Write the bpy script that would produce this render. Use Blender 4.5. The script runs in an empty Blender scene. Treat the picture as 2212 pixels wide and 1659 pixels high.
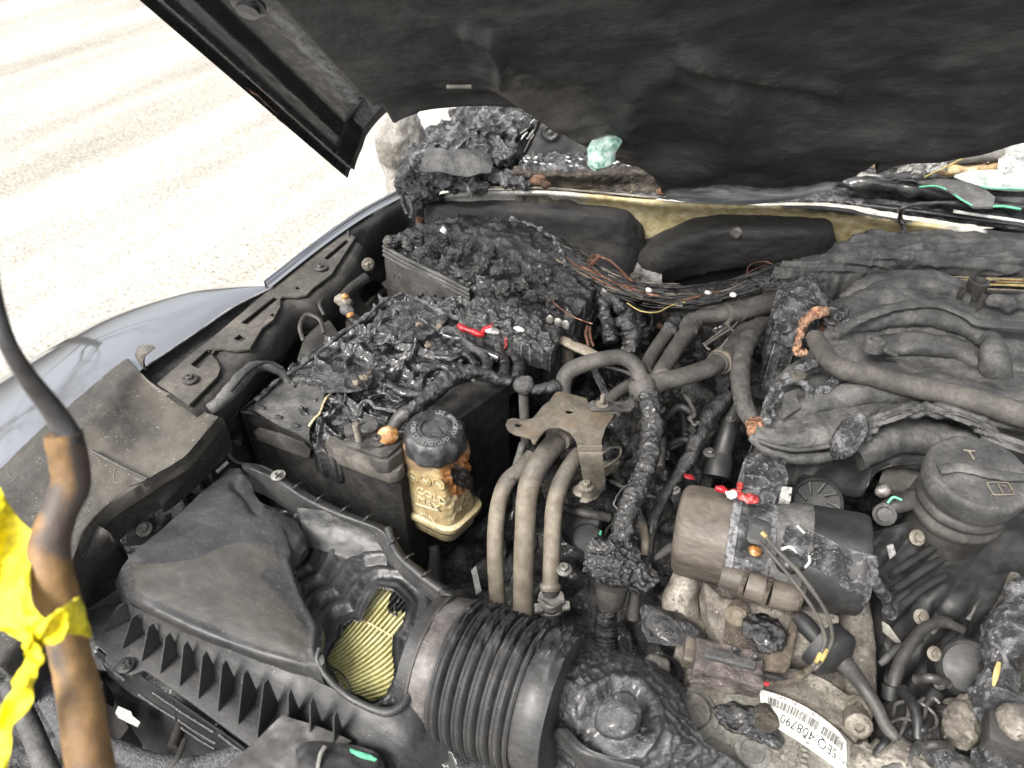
import bpy, bmesh, math, random
import numpy as np
from mathutils import Vector, noise, Matrix
rnd = random.Random(7)
sc = bpy.context.scene
col = sc.collection
# ---------------- camera ----------------
YAW, PITCH, FPX = math.radians(26), math.radians(40), 1597.0
CX, CY = 1106.0, 829.5
CAM = Vector((0, 0, 1.6))
fw = Vector((-math.sin(YAW)*math.cos(PITCH), math.cos(YAW)*math.cos(PITCH), -math.sin(PITCH)))
rt = Vector((math.cos(YAW), math.sin(YAW), 0))
upv = rt.cross(fw)
cd = bpy.data.cameras.new('camera'); cam = bpy.data.objects.new('camera', cd); col.objects.link(cam)
cam.location = CAM
cam.rotation_euler = Matrix((rt, upv, -fw)).transposed().to_euler()
cd.sensor_width = 36; cd.lens = 36*FPX/2212
cd.clip_start = .02; cd.clip_end = 400
cd.dof.use_dof = True; cd.dof.focus_distance = .98; cd.dof.aperture_fstop = 7.5
sc.camera = cam
# ---------------- light ----------------
SUN_EL, SUN_AZ = math.radians(50), math.radians(-158)     # azimuth measured from +Y towards +X
w = bpy.data.worlds.new('World'); sc.world = w; w.use_nodes = True
nt = w.node_tree; bg = nt.nodes['Background']
sky = nt.nodes.new('ShaderNodeTexSky'); sky.sky_type = 'NISHITA'; sky.sun_disc = False
sky.sun_elevation = SUN_EL; sky.sun_rotation = SUN_AZ; sky.dust_density = 6; sky.air_density = 1.0; sky.ozone_density = 1
hs = nt.nodes.new('ShaderNodeHueSaturation'); hs.inputs['Saturation'].default_value = .28
nt.links.new(sky.outputs[0], hs.inputs['Color']); nt.links.new(hs.outputs[0], bg.inputs[0])
bg.inputs[1].default_value = .14
sd = bpy.data.lights.new('sun', 'SUN'); sd.energy = 2.1; sd.angle = math.radians(20); sd.color = (1, .965, .91)
so = bpy.data.objects.new('sun', sd); col.objects.link(so)
sdir = Vector((math.sin(SUN_AZ)*math.cos(SUN_EL), math.cos(SUN_AZ)*math.cos(SUN_EL), math.sin(SUN_EL)))
so.rotation_euler = sdir.to_track_quat('Z', 'Y').to_euler(); so.location = sdir*20
sc.view_settings.view_transform = 'Standard'; sc.view_settings.look = 'None'
sc.view_settings.exposure = 1.25; sc.view_settings.gamma = 1
sc.cycles.max_bounces = 6; sc.cycles.use_denoising = True
# ---------------- pixel <-> world ----------------
def ray(x, y): return (fw*FPX + rt*(x-CX) + upv*(CY-y)).normalized()
def P(x, y, z):
    d = ray(x, y); return CAM + d*((z-CAM.z)/d.z)
def PP(x, y, p0, n):
    d = ray(x, y); return CAM + d*((p0-CAM).dot(n)/d.dot(n))
def proj(p):
    v = Vector(p)-CAM; t = v.dot(fw); return CX+FPX*v.dot(rt)/t, CY-FPX*v.dot(upv)/t
def mpx(p, r): return r*(Vector(p)-CAM).dot(fw)/FPX
def V3(a): return a if isinstance(a, Vector) else P(a[0], a[1], a[2])
def height_to(x, y, z, ytop):
    b = P(x, y, z); lo, hi = z, z+.5
    for _ in range(30):
        m = (lo+hi)/2
        if proj((b.x, b.y, m))[1] > ytop: lo = m
        else: hi = m
    return lo
# ---------------- objects ----------------
WL = {}
def tag(o, label=None, cat=None, group=None, kind=None):
    if label: o['label'] = label
    if cat: o['category'] = cat
    if group: o['group'] = group
    if kind: o['kind'] = kind
    return o
def thing(name, label, cat, loc, group=None):
    o = bpy.data.objects.new(name, None); col.objects.link(o)
    o.location = V3(loc); o.empty_display_size = .03; WL[o.name] = V3(loc).copy()
    return tag(o, label, cat, group)
def link(name, me, mat, parent=None, base=None):
    """me verts are in world space"""
    n = len(me.vertices); co = np.empty(n*3, dtype=np.float32); me.vertices.foreach_get('co', co); co = co.reshape(-1, 3)
    if parent is not None: off = WL[parent.name]
    else:
        off = Vector(((co[:, 0].max()+co[:, 0].min())/2, (co[:, 1].max()+co[:, 1].min())/2, co[:, 2].min())) if base is None else base
    co -= np.array(off, dtype=np.float32); me.vertices.foreach_set('co', co.ravel())
    o = bpy.data.objects.new(name, me); col.objects.link(o)
    if parent is not None:
        o.parent = parent; WL[o.name] = off
    else:
        o.location = off; WL[o.name] = Vector(off)
    if mat: me.materials.append(mat)
    me.update(); return o
def mesh(verts, faces, smooth=True, sharp=None, masks=None):
    me = bpy.data.meshes.new('m'); me.from_pydata([tuple(v) for v in verts], [], faces)
    if masks:
        for k, vals in masks.items():
            a = me.attributes.new(k, 'FLOAT', 'POINT'); a.data.foreach_set('value', np.array(vals, dtype=np.float32))
    if smooth: me.polygons.foreach_set('use_smooth', [True]*len(me.polygons))
    if sharp: me.set_sharp_from_angle(angle=math.radians(sharp))
    return me
# ---------------- displacement ----------------
def NZ(kind, amp, fr, off=0.0):
    """scalar displacement in metres as a function of the world point"""
    o = Vector((off*3.1, off*1.7, off))
    if kind == 'f' and fr >= 45: amp *= .55
    if kind == 'r': amp *= .62
    if kind == 'f': return lambda p, q: noise.fractal(p*fr+o, 1.0, 2.1, 5)*amp
    if kind == 's': return lambda p, q: noise.noise(p*fr+o)*amp
    if kind == 'r':
        def g(p, q):
            n = 1-abs(noise.noise(p*fr+o))*2.2; m = 1-abs(noise.noise(p*fr*2.3+o))*2
            return (n*n*.7+m*m*n*.4-.35)*amp
        return g
    if kind == 'b':
        def g(p, q):
            d = noise.voronoi(p*fr+o)[0][0]; return (.45-d)*amp
        return g
    if kind == 'c':
        def g(p, q):
            d = noise.voronoi(p*fr+o)[0]; return -amp*max(0, 1-(d[1]-d[0])*9)
        return g
def wt(fn, wf): return lambda p, q: fn(p, q)*wf(q[0], q[1])
CRUST = [NZ('r', .012, 38), NZ('f', .007, 85, 3)]
CRUST2 = [NZ('r', .006, 70, 2), NZ('f', .003, 150, 3)]
FINE = [NZ('f', .0008, 160, 1)]
# ---------------- spline helpers ----------------
def crom(pts, n):
    """pts (k,d) -> resampled catmull-rom, n samples per segment"""
    a = np.asarray(pts, float)
    if len(a) == 2: 
        t = np.linspace(0, 1, n+1)[:, None]; return a[0]*(1-t)+a[1]*t
    e = np.vstack([2*a[0]-a[1], a, 2*a[-1]-a[-2]]); out = []
    for i in range(len(a)-1):
        p0, p1, p2, p3 = e[i:i+4]
        for t in np.linspace(0, 1, n, endpoint=False):
            out.append(.5*((2*p1)+(p2-p0)*t+(2*p0-5*p1+4*p2-p3)*t*t+(3*p1-p0-3*p2+p3)*t**3))
    out.append(a[-1]); return np.array(out)
def inpoly(x, y, pl):
    c = False; j = len(pl)-1
    for i in range(len(pl)):
        if (pl[i][1] > y) != (pl[j][1] > y) and x < (pl[j][0]-pl[i][0])*(y-pl[i][1])/(pl[j][1]-pl[i][1]+1e-9)+pl[i][0]: c = not c
        j = i
    return c
def dpoly(x, y, pl, closed=False):
    """distance to a polyline, px"""
    best = 1e9
    for i in range(len(pl)-1+(1 if closed else 0)):
        ax, ay = pl[i][:2]; bx, by = pl[(i+1) % len(pl)][:2]
        dx, dy = bx-ax, by-ay; t = max(0, min(1, ((x-ax)*dx+(y-ay)*dy)/(dx*dx+dy*dy+1e-9)))
        best = min(best, math.hypot(x-ax-dx*t, y-ay-dy*t))
    return best
def gauss(d, s): return math.exp(-d*d/(2*s*s))
def sm(a, b, x):
    t = max(0, min(1, (x-a)/(b-a))); return t*t*(3-2*t)
def grid_mesh(G, disp=(), skirt=0, thick=0, masks=None, keep=None, flip=False, skirtdir=None, sharp=None):
    """G: (nv,nu,3) array of world points"""
    nv, nu = G.shape[:2]
    du = np.gradient(G, axis=1); dv = np.gradient(G, axis=0)
    N = np.cross(du, dv); N /= (np.linalg.norm(N, axis=2, keepdims=True)+1e-12)
    c = np.array(CAM)-G.mean(axis=(0, 1))
    if (N.mean(axis=(0, 1))*c).sum() < 0: N = -N; fl = True
    else: fl = False
    V = []; MK = {k: [] for k in (masks or {})}
    for j in range(nv):
        for i in range(nu):
            p = Vector(G[j, i]); n = Vector(N[j, i]); q = None
            if disp or masks or keep: q = proj(p)
            h = 0
            for f in disp: h += f(p, q)
            V.append(p+n*h)
            for k, f in (masks or {}).items(): MK[k].append(f(p, q))
    Fc = []
    idx = lambda j, i: j*nu+i
    pxs = [proj(v) for v in V] if keep else None
    for j in range(nv-1):
        for i in range(nu-1):
            f = (idx(j, i), idx(j, i+1), idx(j+1, i+1), idx(j+1, i))
            if keep and not all(keep(*pxs[k]) for k in f): continue
            Fc.append(f[::-1] if fl else f)
    if skirt or thick:
        from collections import Counter
        ec = Counter(); de = {}
        for f in Fc:
            for k in range(4):
                a, b = f[k], f[(k+1) % 4]; ec[(min(a, b), max(a, b))] += 1; de[(min(a, b), max(a, b))] = (a, b)
        bd = [de[e] for e, n in ec.items() if n == 1]
        nw = {}
        if thick:
            base = len(V); used = sorted({k for f in Fc for k in f}); mp = {}
            for k in used:
                mp[k] = len(V); V.append(V[k]-Vector(N[k//nu, k % nu])*thick)
                for m in MK: MK[m].append(MK[m][k])
            Fc += [tuple(mp[k] for k in f[::-1]) for f in list(Fc)]
            for a, b in bd: Fc.append((b, a, mp[a], mp[b]))
        else:
            sdv = skirtdir or Vector((0, 0, -1))
            for a, b in bd:
                for k in (a, b):
                    if k not in nw:
                        nw[k] = len(V); V.append(V[k]+sdv*skirt)
                        for m in MK: MK[m].append(MK[m][k])
                Fc.append((b, a, nw[a], nw[b]))
    used = sorted({k for f in Fc for k in f}); mp = {k: i for i, k in enumerate(used)}
    V = [V[k] for k in used]; Fc = [tuple(mp[k] for k in f) for f in Fc]
    MK = {m: [v[k] for k in used] for m, v in MK.items()}
    return mesh(V, Fc, True, sharp or (70 if (skirt or thick) else None), MK)
def surf(name, rows, mat, parent=None, res=(8, 8), pts=None, **kw):
    """rows: control rows of (x,y,z) or Vector; res = samples per control span (u along a row, v across)"""
    base = [[tuple(V3(c)) for c in r] for r in rows]
    k = max(len(r) for r in base)
    A = []
    for r in base:
        if len(r) != k:
            d = crom(r, 12); t = np.linspace(0, len(d)-1, k)
            r = [d[int(round(s))] for s in t]
        A.append(crom(r, res[0]))
    A = np.array(A)                                     # (nrow, nu, 3)
    G = np.stack([crom(A[:, i, :], res[1]) for i in range(A.shape[1])], axis=1)
    return link(name, grid_mesh(G, **kw), mat, parent)
def tube(name, pts, r, mat, parent=None, n=8, seg=16, disp=(), cap=True, flat=1.0, flatdir=None, prof=None, masks=None, sharp=None):
    """pts (x,y,z[,rpx]); r default radius in px; prof(s metres)-> extra radius in m"""
    L = []
    for p in pts:
        v = V3(p[:3] if not isinstance(p, Vector) else p); rr = p[3] if (not isinstance(p, Vector) and len(p) > 3) else r
        L.append(tuple(v)+(mpx(v, rr),))
    C = crom(L, n); m = len(C)
    T = np.gradient(C[:, :3], axis=0)
    V = []; F = []; MK = {k: [] for k in (masks or {})}
    ref = Vector((0, 0, 1)) if flatdir is None else flatdir
    t0 = Vector(T[0]).normalized()
    nrm = (ref-t0*ref.dot(t0))
    nrm = nrm.normalized() if nrm.length > .05 else t0.orthogonal().normalized()
    s = 0
    for i in range(m):
        t = Vector(T[i]).normalized(); nrm = (nrm-t*nrm.dot(t)).normalized(); b = t.cross(nrm)
        if i: s += float(np.linalg.norm(C[i, :3]-C[i-1, :3]))
        R = C[i, 3]+(prof(s) if prof else 0)
        for k in range(seg):
            a = 2*math.pi*k/seg
            d = nrm*math.cos(a)*flat+b*math.sin(a)
            p = Vector(C[i, :3])+d*R
            if disp or masks:
                q = proj(p); h = sum(f(p, q) for f in disp); p = p+d*h
                for kk, f in (masks or {}).items(): MK[kk].append(f(p, q))
            V.append(p)
    for i in range(m-1):
        for k in range(seg):
            a, b2 = i*seg+k, i*seg+(k+1) % seg
            F.append((a, b2, b2+seg, a+seg))
    if cap: F.append(tuple(range(seg))[::-1]); F.append(tuple((m-1)*seg+k for k in range(seg)))
    return link(name, mesh(V, F, True, sharp or 60, MK), mat, parent)
def bm_obj(name, bm, mat, parent=None, sharp=40, disp=(), masks=None):
    bmesh.ops.recalc_face_normals(bm, faces=bm.faces)
    MK = {k: [] for k in (masks or {})}
    if disp or masks:
        bm.normal_update()
        nn = [v.normal.copy() for v in bm.verts]
        for v, n in zip(bm.verts, nn):
            q = proj(v.co)
            for kk, f in (masks or {}).items(): MK[kk].append(f(v.co, q))
            v.co += n*sum(f(v.co, q) for f in disp)
    me = bpy.data.meshes.new('m'); bm.to_mesh(me); bm.free()
    for k, vals in MK.items():
        a = me.attributes.new(k, 'FLOAT', 'POINT'); a.data.foreach_set('value', np.array(vals, dtype=np.float32))
    me.polygons.foreach_set('use_smooth', [True]*len(me.polygons)); me.set_sharp_from_angle(angle=math.radians(sharp))
    return link(name, me, mat, parent)
def prism(name, pts, depth, mat, parent=None, holes=(), bevel=.0015, dirv=None, sub=0, disp=(), z=None, bseg=2, scale=None, masks=None):
    """outline (x,y,z) or (x,y)+z extruded down"""
    def vv(a): return a if isinstance(a, Vector) else P(a[0], a[1], a[2] if len(a) > 2 else z)
    bm = bmesh.new(); loops = []
    for lp in [pts]+list(holes):
        vs = [bm.verts.new(vv(a)) for a in lp]
        loops.append([bm.edges.new((vs[i], vs[(i+1) % len(vs)])) for i in range(len(vs))])
    if holes or any(True for _ in []):
        bmesh.ops.triangle_fill(bm, use_beauty=True, edges=[e for l in loops for e in l])
    else:
        bm.faces.new([v for v in bm.verts])
    d = dirv or Vector((0, 0, -1))
    top = list(bm.faces)
    ex = bmesh.ops.extrude_face_region(bm, geom=top)
    nv = [g for g in ex['geom'] if isinstance(g, bmesh.types.BMVert)]
    for v in nv: v.co += d*depth
    if scale:
        c = sum((v.co for v in nv), Vector())/len(nv)
        for v in nv: v.co = c+(v.co-c)*scale
    bmesh.ops.recalc_face_normals(bm, faces=bm.faces)
    if bevel:
        es = [e for e in bm.edges if len(e.link_faces) == 2 and e.calc_face_angle(0) > math.radians(28)]
        try: bmesh.ops.bevel(bm, geom=es, offset=bevel, segments=bseg, affect='EDGES', profile=.6, clamp_overlap=True)
        except Exception: pass
    if sub:
        bmesh.ops.triangulate(bm, faces=[f for f in bm.faces if len(f.verts) > 4])
        for _ in range(sub): bmesh.ops.subdivide_edges(bm, edges=[e for e in bm.edges if e.calc_length() > .004], cuts=1, use_grid_fill=True)
    return bm_obj(name, bm, mat, parent, 40, disp, masks)
def boxv(name, c, ax, size, mat, parent=None, bevel=.002, sub=0, disp=(), taper=1.0):
    """box centred at c with axes ax (3 Vectors) and full sizes"""
    bm = bmesh.new(); bmesh.ops.create_cube(bm, size=1)
    for v in bm.verts:
        t = taper if v.co.z < 0 else 1
        v.co = c+ax[0]*v.co.x*size[0]*t+ax[1]*v.co.y*size[1]*t+ax[2]*v.co.z*size[2]
    if bevel: bmesh.ops.bevel(bm, geom=list(bm.edges), offset=bevel, segments=2, affect='EDGES', profile=.6, clamp_overlap=True)
    for _ in range(sub): bmesh.ops.subdivide_edges(bm, edges=list(bm.edges), cuts=1, use_grid_fill=True)
    return bm_obj(name, bm, mat, parent, 40, disp)
def frame(axis, ref=None):
    a = axis.normalized(); r = ref or Vector((0, 0, 1))
    x = (r-a*r.dot(a)); x = x.normalized() if x.length > .05 else a.orthogonal().normalized()
    return x, a.cross(x), a
def lathe(name, base, axis, prof, mat, parent=None, seg=32, disp=(), scallop=None, sharp=35, masks=None, ref=None):
    """prof [(r,h)] in metres along axis from base"""
    base = V3(base); x, y, a = frame(axis, ref)
    V = []; F = []; MK = {k: [] for k in (masks or {})}
    m = len(prof)
    for (r, h) in prof:
        for k in range(seg):
            an = 2*math.pi*k/seg
            rr = r*(scallop(an, h) if scallop else 1)
            d = x*math.cos(an)+y*math.sin(an)
            p = base+a*h+d*rr
            if disp or masks:
                q = proj(p); p = p+(d+a*.6).normalized()*sum(f(p, q) for f in disp)
                for kk, f in (masks or {}).items(): MK[kk].append(f(p, q))
            V.append(p)
    for i in range(m-1):
        for k in range(seg):
            p0, p1 = i*seg+k, i*seg+(k+1) % seg
            F.append((p0, p1, p1+seg, p0+seg))
    F.append(tuple(range(seg))[::-1]); F.append(tuple((m-1)*seg+k for k in range(seg)))
    return link(name, mesh(V, F, True, sharp, MK), mat, parent)
def blob(name, c, rad, mat, parent=None, sub=5, disp=CRUST2, ax=None, masks=None):
    c = V3(c); bm = bmesh.new(); bmesh.ops.create_icosphere(bm, subdivisions=sub, radius=1)
    ax = ax or (Vector((1, 0, 0)), Vector((0, 1, 0)), Vector((0, 0, 1)))
    for v in bm.verts: v.co = c+ax[0]*v.co.x*rad[0]+ax[1]*v.co.y*rad[1]+ax[2]*v.co.z*rad[2]
    return bm_obj(name, bm, mat, parent, 180, disp, masks)
def bolt(x, y, z, r, mat, parent, name='bolt', axis=None, h=.9, flange=1.45, cross=False):
    c = P(x, y, z); R = mpx(c, r); ax = axis or Vector((0, 0, 1)); X, Y, A = frame(ax)
    bm = bmesh.new()
    def ring(rad, hh, seg, ph=0): return [bm.verts.new(c+A*hh+(X*math.cos(2*math.pi*k/seg+ph)+Y*math.sin(2*math.pi*k/seg+ph))*rad) for k in range(seg)]
    def tubef(a, b):
        n = len(a)
        for k in range(n): bm.faces.new((a[k], a[(k+1) % n], b[(k+1) % n], b[k]))
    a = ring(R*flange, -R*.1, 24); b = ring(R*flange, R*.12, 24); d = ring(R*1.05, R*.3, 24); tubef(a, b); tubef(b, d); bm.faces.new(d); bm.faces.new(a[::-1])
    sg = 24 if cross else 6
    a = ring(R*.86, R*.2, sg, .3); b = ring(R*.86, R*h, sg, .3); e = ring(R*.72, R*(h+.12), sg, .3); tubef(a, b); tubef(b, e)
    f = ring(R*.4, R*(h+.12), sg, .3); tubef(e, f); g = ring(R*.34, R*(h-.15), sg, .3); tubef(f, g); bm.faces.new(g)
    if cross:
        pass
    return bm_obj(name, bm, mat, parent, 30)
def stud(x, y, z, r, hgt, mat, parent, name='stud', axis=None):
    c = P(x, y, z); R = mpx(c, r); H = mpx(c, hgt); pr = []
    k = 0; n = max(6, int(hgt/3.2))
    for i in range(n): pr += [(R*.86, H*i/n), (R, H*(i+.5)/n)]
    pr += [(R*.8, H)]
    return lathe(name, c, axis or Vector((0, 0, 1)), pr, mat, parent, 16)
def text(name, s, org, xd, yd, size, mat, parent, extr=.0006, align='LEFT', warp=None):
    cu = bpy.data.curves.new('t', 'FONT'); cu.body = s; cu.size = 1; cu.align_x = align; cu.align_y = 'CENTER'; cu.resolution_u = 3; cu.extrude = extr/size
    to = bpy.data.objects.new('t', cu); col.objects.link(to)
    dg = bpy.context.evaluated_depsgraph_get(); dg.update()
    me = bpy.data.meshes.new_from_object(to.evaluated_get(dg)); bpy.data.objects.remove(to); bpy.data.curves.remove(cu)
    zd = xd.cross(yd).normalized()
    for v in me.vertices:
        c = v.co.copy()
        if warp: v.co = warp(c.x*size, c.y*size, c.z*size)
        else: v.co = org+xd*c.x*size+yd*c.y*size+zd*c.z*size
    return link(name, me, mat, parent)
# ---------------- materials ----------------
MAT = {}
def M(name, cols, scale=25, detail=8, rough=(.5, .7), bump=.3, bscale=None, metal=0, speck=None, masks=(), point=None, stretch=None, spec=.5, distort=0, bdist=.004, voro=None, coat=0, fine=None, sss=0, lo=.34, hi=.66, grit=.6):
    m = bpy.data.materials.new(name); m.use_nodes = True; nt = m.node_tree; N = nt.nodes; Lk = nt.links
    b = N['Principled BSDF']; tc = N.new('ShaderNodeTexCoord'); co = tc.outputs['Object']
    if stretch:
        mp = N.new('ShaderNodeMapping'); mp.inputs['Scale'].default_value = stretch[:3]
        if len(stretch) > 3: mp.inputs['Rotation'].default_value = stretch[3:6]
        Lk.new(co, mp.inputs[0]); co = mp.outputs[0]
    def noise_(sc_, det=8, rgh=.6, dst=0):
        n = N.new('ShaderNodeTexNoise'); n.inputs['Scale'].default_value = sc_; n.inputs['Detail'].default_value = det
        n.inputs['Roughness'].default_value = rgh; n.inputs['Distortion'].default_value = dst; Lk.new(co, n.inputs['Vector']); return n.outputs[0]
    def ramp(src, stops):
        r = N.new('ShaderNodeValToRGB'); e = r.color_ramp.elements
        for i, (p, c) in enumerate(stops):
            el = e[i] if i < 2 else e.new(p)
            el.position = p; el.color = (c[0], c[1], c[2], 1) if not isinstance(c, (int, float)) else (c, c, c, 1)
        Lk.new(src, r.inputs[0]); return r.outputs[0]
    def mix(fac, a, c):
        x = N.new('ShaderNodeMix'); x.data_type = 'RGBA'
        if isinstance(fac, (int, float)): x.inputs[0].default_value = fac
        else: Lk.new(fac, x.inputs[0])
        Lk.new(a, x.inputs[6])
        if hasattr(c, 'links'): Lk.new(c, x.inputs[7])
        else: x.inputs[7].default_value = (*c, 1)
        return x.outputs[2]
    def math_(op, a, c):
        x = N.new('ShaderNodeMath'); x.operation = op
        for i, s in enumerate((a, c)):
            if isinstance(s, (int, float)): x.inputs[i].default_value = s
            else: Lk.new(s, x.inputs[i])
        return x.outputs[0]
    n1 = noise_(scale, detail, .62, distort)
    k = len(cols); stops = [(lo+(hi-lo)*i/max(1, k-1), c) for i, c in enumerate(cols)]
    c = ramp(n1, stops)
    n2 = noise_(fine or scale*9, 4, .7)
    dk = ramp(n2, [(.34, 1-.42*grit), (.66, 1+.55*grit)])
    mm = N.new('ShaderNodeMix'); mm.data_type = 'RGBA'; mm.blend_type = 'MULTIPLY'; mm.inputs[0].default_value = 1; Lk.new(c, mm.inputs[6]); Lk.new(dk, mm.inputs[7]); c = mm.outputs[2]
    for (att, mc, *rest) in masks:
        a = N.new('ShaderNodeAttribute'); a.attribute_name = att; f = a.outputs['Fac']
        br = rest[0] if rest else .5; nn = noise_(rest[1] if len(rest) > 1 else scale*2, 6, .65)
        f = math_('ADD', f, math_('MULTIPLY', math_('SUBTRACT', nn, .5), br*2))
        f = ramp(f, [(.35, 0.0), (.65, 1.0)])
        if isinstance(mc, list): mc2 = ramp(noise_(scale*3, 6), [(.3+.4*i/(len(mc)-1), q) for i, q in enumerate(mc)]); c = mix(f, c, mc2)
        else: c = mix(f, c, mc)
    if point:
        g = N.new('ShaderNodeNewGeometry'); f = ramp(g.outputs['Pointiness'], [(point[1], 0.0), (point[2], 1.0)])  # lightens ridges: ash wear plus highlights painted into the colour
        f = math_('MULTIPLY', f, ramp(noise_(scale*4, 5), [(.35, 0.1), (.62, 1.0)])); c = mix(f, c, point[0])
    if speck:
        for (scol, ss, th) in (speck if isinstance(speck, list) else [speck]):
            f = ramp(noise_(ss, 3, .75), [(th, 0.0), (th+.035, 1.0)])
            f = math_('MULTIPLY', f, ramp(noise_(ss*.12, 3), [(.42, 0.05), (.6, 1.0)])); c = mix(f, c, scol)
    Lk.new(c, b.inputs['Base Color'])
    rr = ramp(noise_(scale*1.7, 6), [(.32, rough[0]), (.68, rough[1])]); Lk.new(rr, b.inputs['Roughness'])
    b.inputs['Metallic'].default_value = metal; b.inputs['Specular IOR Level'].default_value = spec
    if coat: b.inputs['Coat Weight'].default_value = coat; b.inputs['Coat Roughness'].default_value = .08
    if sss: b.inputs['Subsurface Weight'].default_value = sss; b.inputs['Subsurface Radius'].default_value = (.02, .012, .005); b.inputs['Subsurface Scale'].default_value = .5
    if bump:
        bs = bscale or scale*6; h = noise_(bs, 8, .7)
        if voro:
            vo = N.new('ShaderNodeTexVoronoi'); vo.inputs['Scale'].default_value = voro; Lk.new(co, vo.inputs['Vector']); h = math_('SUBTRACT', h, math_('MULTIPLY', vo.outputs['Distance'], .6))
        bp = N.new('ShaderNodeBump'); bp.inputs['Strength'].default_value = bump; bp.inputs['Distance'].default_value = bdist; Lk.new(h, bp.inputs['Height']); Lk.new(bp.outputs[0], b.inputs['Normal'])
    MAT[name] = m; return m
ASH = (.42, .42, .43)
M('char', [(.004, .004, .004), (.010, .010, .0105), (.035, .034, .033)], 50, rough=(.12, .6), bump=.8, bscale=130, bdist=.005, point=((.16, .16, .165), .54, .64), speck=[((.22, .22, .225), 260, .62), ((.4, .36, .3), 300, .675)], spec=.8, coat=.25)
M('char_gloss', [(.003, .003, .003), (.006, .006, .0065), (.013, .013, .013)], 45, rough=(.04, .26), coat=.6, bump=.7, bscale=120, bdist=.006, point=((.10, .105, .11), .54, .66), speck=(ASH, 380, .7), spec=.8)
M('char_ash', [(.005, .005, .005), (.03, .03, .031), (.15, .15, .155)], 50, rough=(.3, .85), bump=.9, bscale=150, bdist=.006, point=((.36, .36, .37), .52, .62), speck=[((.45, .45, .45), 300, .62), ((.005, .005, .005), 160, .6)])
M('char_brown', [(.012, .010, .008), (.05, .042, .032), (.12, .10, .075)], 60, rough=(.35, .85), bump=1.0, bscale=260, bdist=.005, speck=[((.45, .36, .22), 350, .62)])
M('soot', [(.020, .019, .018), (.036, .034, .031), (.064, .060, .054)], 22, rough=(.45, .7), bump=.25, bscale=300, bdist=.001, speck=((.3, .28, .25), 500, .68))
M('soot_dark', [(.010, .010, .010), (.017, .017, .017), (.03, .029, .028)], 16, rough=(.4, .7), bump=.3, bscale=260, bdist=.001, speck=((.2, .2, .2), 480, .7))
M('soot_grey', [(.032, .032, .0318), (.060, .059, .057), (.112, .110, .104)], 24, rough=(.45, .8), bump=.8, bscale=240, bdist=.0015, stretch=(1, 1, 1), speck=((.35, .34, .32), 500, .67))
M('dust', [(.036, .034, .030), (.062, .057, .049), (.105, .096, .083)], 12, rough=(.6, .85), bump=.3, bscale=260, bdist=.001, speck=[((.45, .4, .33), 420, .66)])
M('dust_tan', [(.08, .065, .045), (.14, .118, .088), (.22, .195, .155)], 18, rough=(.6, .9), bump=.5, bscale=240, bdist=.001, speck=[((.04, .035, .03), 300, .62), ((.5, .45, .36), 400, .68)])
M('rubber', [(.030, .028, .025), (.052, .048, .043), (.088, .081, .072)], 22, rough=(.6, .85), bump=.35, bscale=320, bdist=.0008, speck=[((.02, .02, .02), 260, .66), ((.4, .38, .34), 500, .7)])
M('rubber_crack', [(.03, .029, .027), (.06, .057, .052), (.085, .08, .073)], 60, rough=(.6, .85), bump=1, bscale=120, bdist=.003, distort=1.2, speck=[((.01, .01, .01), 130, .56)])
M('metal_dusty', [(.09, .078, .06), (.15, .135, .11), (.26, .24, .20)], 30, rough=(.45, .75), bump=.5, bscale=300, bdist=.001, metal=.25, speck=[((.05, .045, .035), 260, .6)])
M('alu', [(.11, .10, .085), (.20, .19, .165), (.34, .33, .29)], 22, rough=(.35, .7), bump=.7, bscale=220, bdist=.0015, metal=.35, speck=[((.03, .028, .024), 240, .60), ((.6, .58, .5), 420, .66)])
M('alu_dirty', [(.07, .06, .05), (.15, .135, .115), (.28, .26, .22)], 30, rough=(.4, .8), bump=.8, bscale=220, bdist=.002, metal=.2, speck=[((.03, .028, .024), 260, .58), ((.5, .47, .4), 420, .64)])
M('steel', [(.12, .11, .095), (.22, .21, .19), (.36, .345, .32)], 60, rough=(.3, .6), bump=.2, bscale=400, bdist=.0006, metal=.6)
M('steel_dark', [(.04, .038, .035), (.08, .075, .07), (.14, .135, .125)], 50, rough=(.35, .65), bump=.2, bscale=400, bdist=.0006, metal=.5)
M('galv', [(.10, .096, .088), (.17, .165, .15), (.28, .27, .245)], 40, rough=(.5, .8), bump=.2, bscale=350, bdist=.0006, metal=.2)
M('rust', [(.025, .014, .010), (.085, .040, .022), (.18, .10, .06)], 60, rough=(.6, .9), bump=.8, bscale=260, bdist=.003)
M('copper_crust', [(.06, .02, .008), (.25, .10, .04), (.62, .33, .17)], 90, rough=(.15, .5), bump=1, bscale=220, bdist=.006, point=((.9, .6, .42), .5, .6), spec=.9, speck=[((.02, .015, .01), 200, .55)])
M('copper', [(.05, .03, .022), (.15, .075, .05), (.26, .14, .10)], 120, rough=(.3, .6), bump=0, metal=.5)
M('wire_yellow', [(.20, .15, .05), (.42, .33, .12)], 120, rough=(.4, .6), bump=0)
M('wire_dark', [(.01, .01, .01), (.05, .048, .045)], 120, rough=(.4, .7), bump=.3)
M('paint', [(.36, .365, .38), (.38, .385, .40)], 5, rough=(.05, .10), bump=0, metal=.85, coat=1, grit=0, speck=((.12, .12, .12), 350, .72))
M('paint_dust', [(.10, .10, .10), (.20, .20, .20), (.34, .34, .34)], 25, rough=(.4, .7), bump=.2, bscale=240, bdist=.0006, metal=.2)
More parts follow.
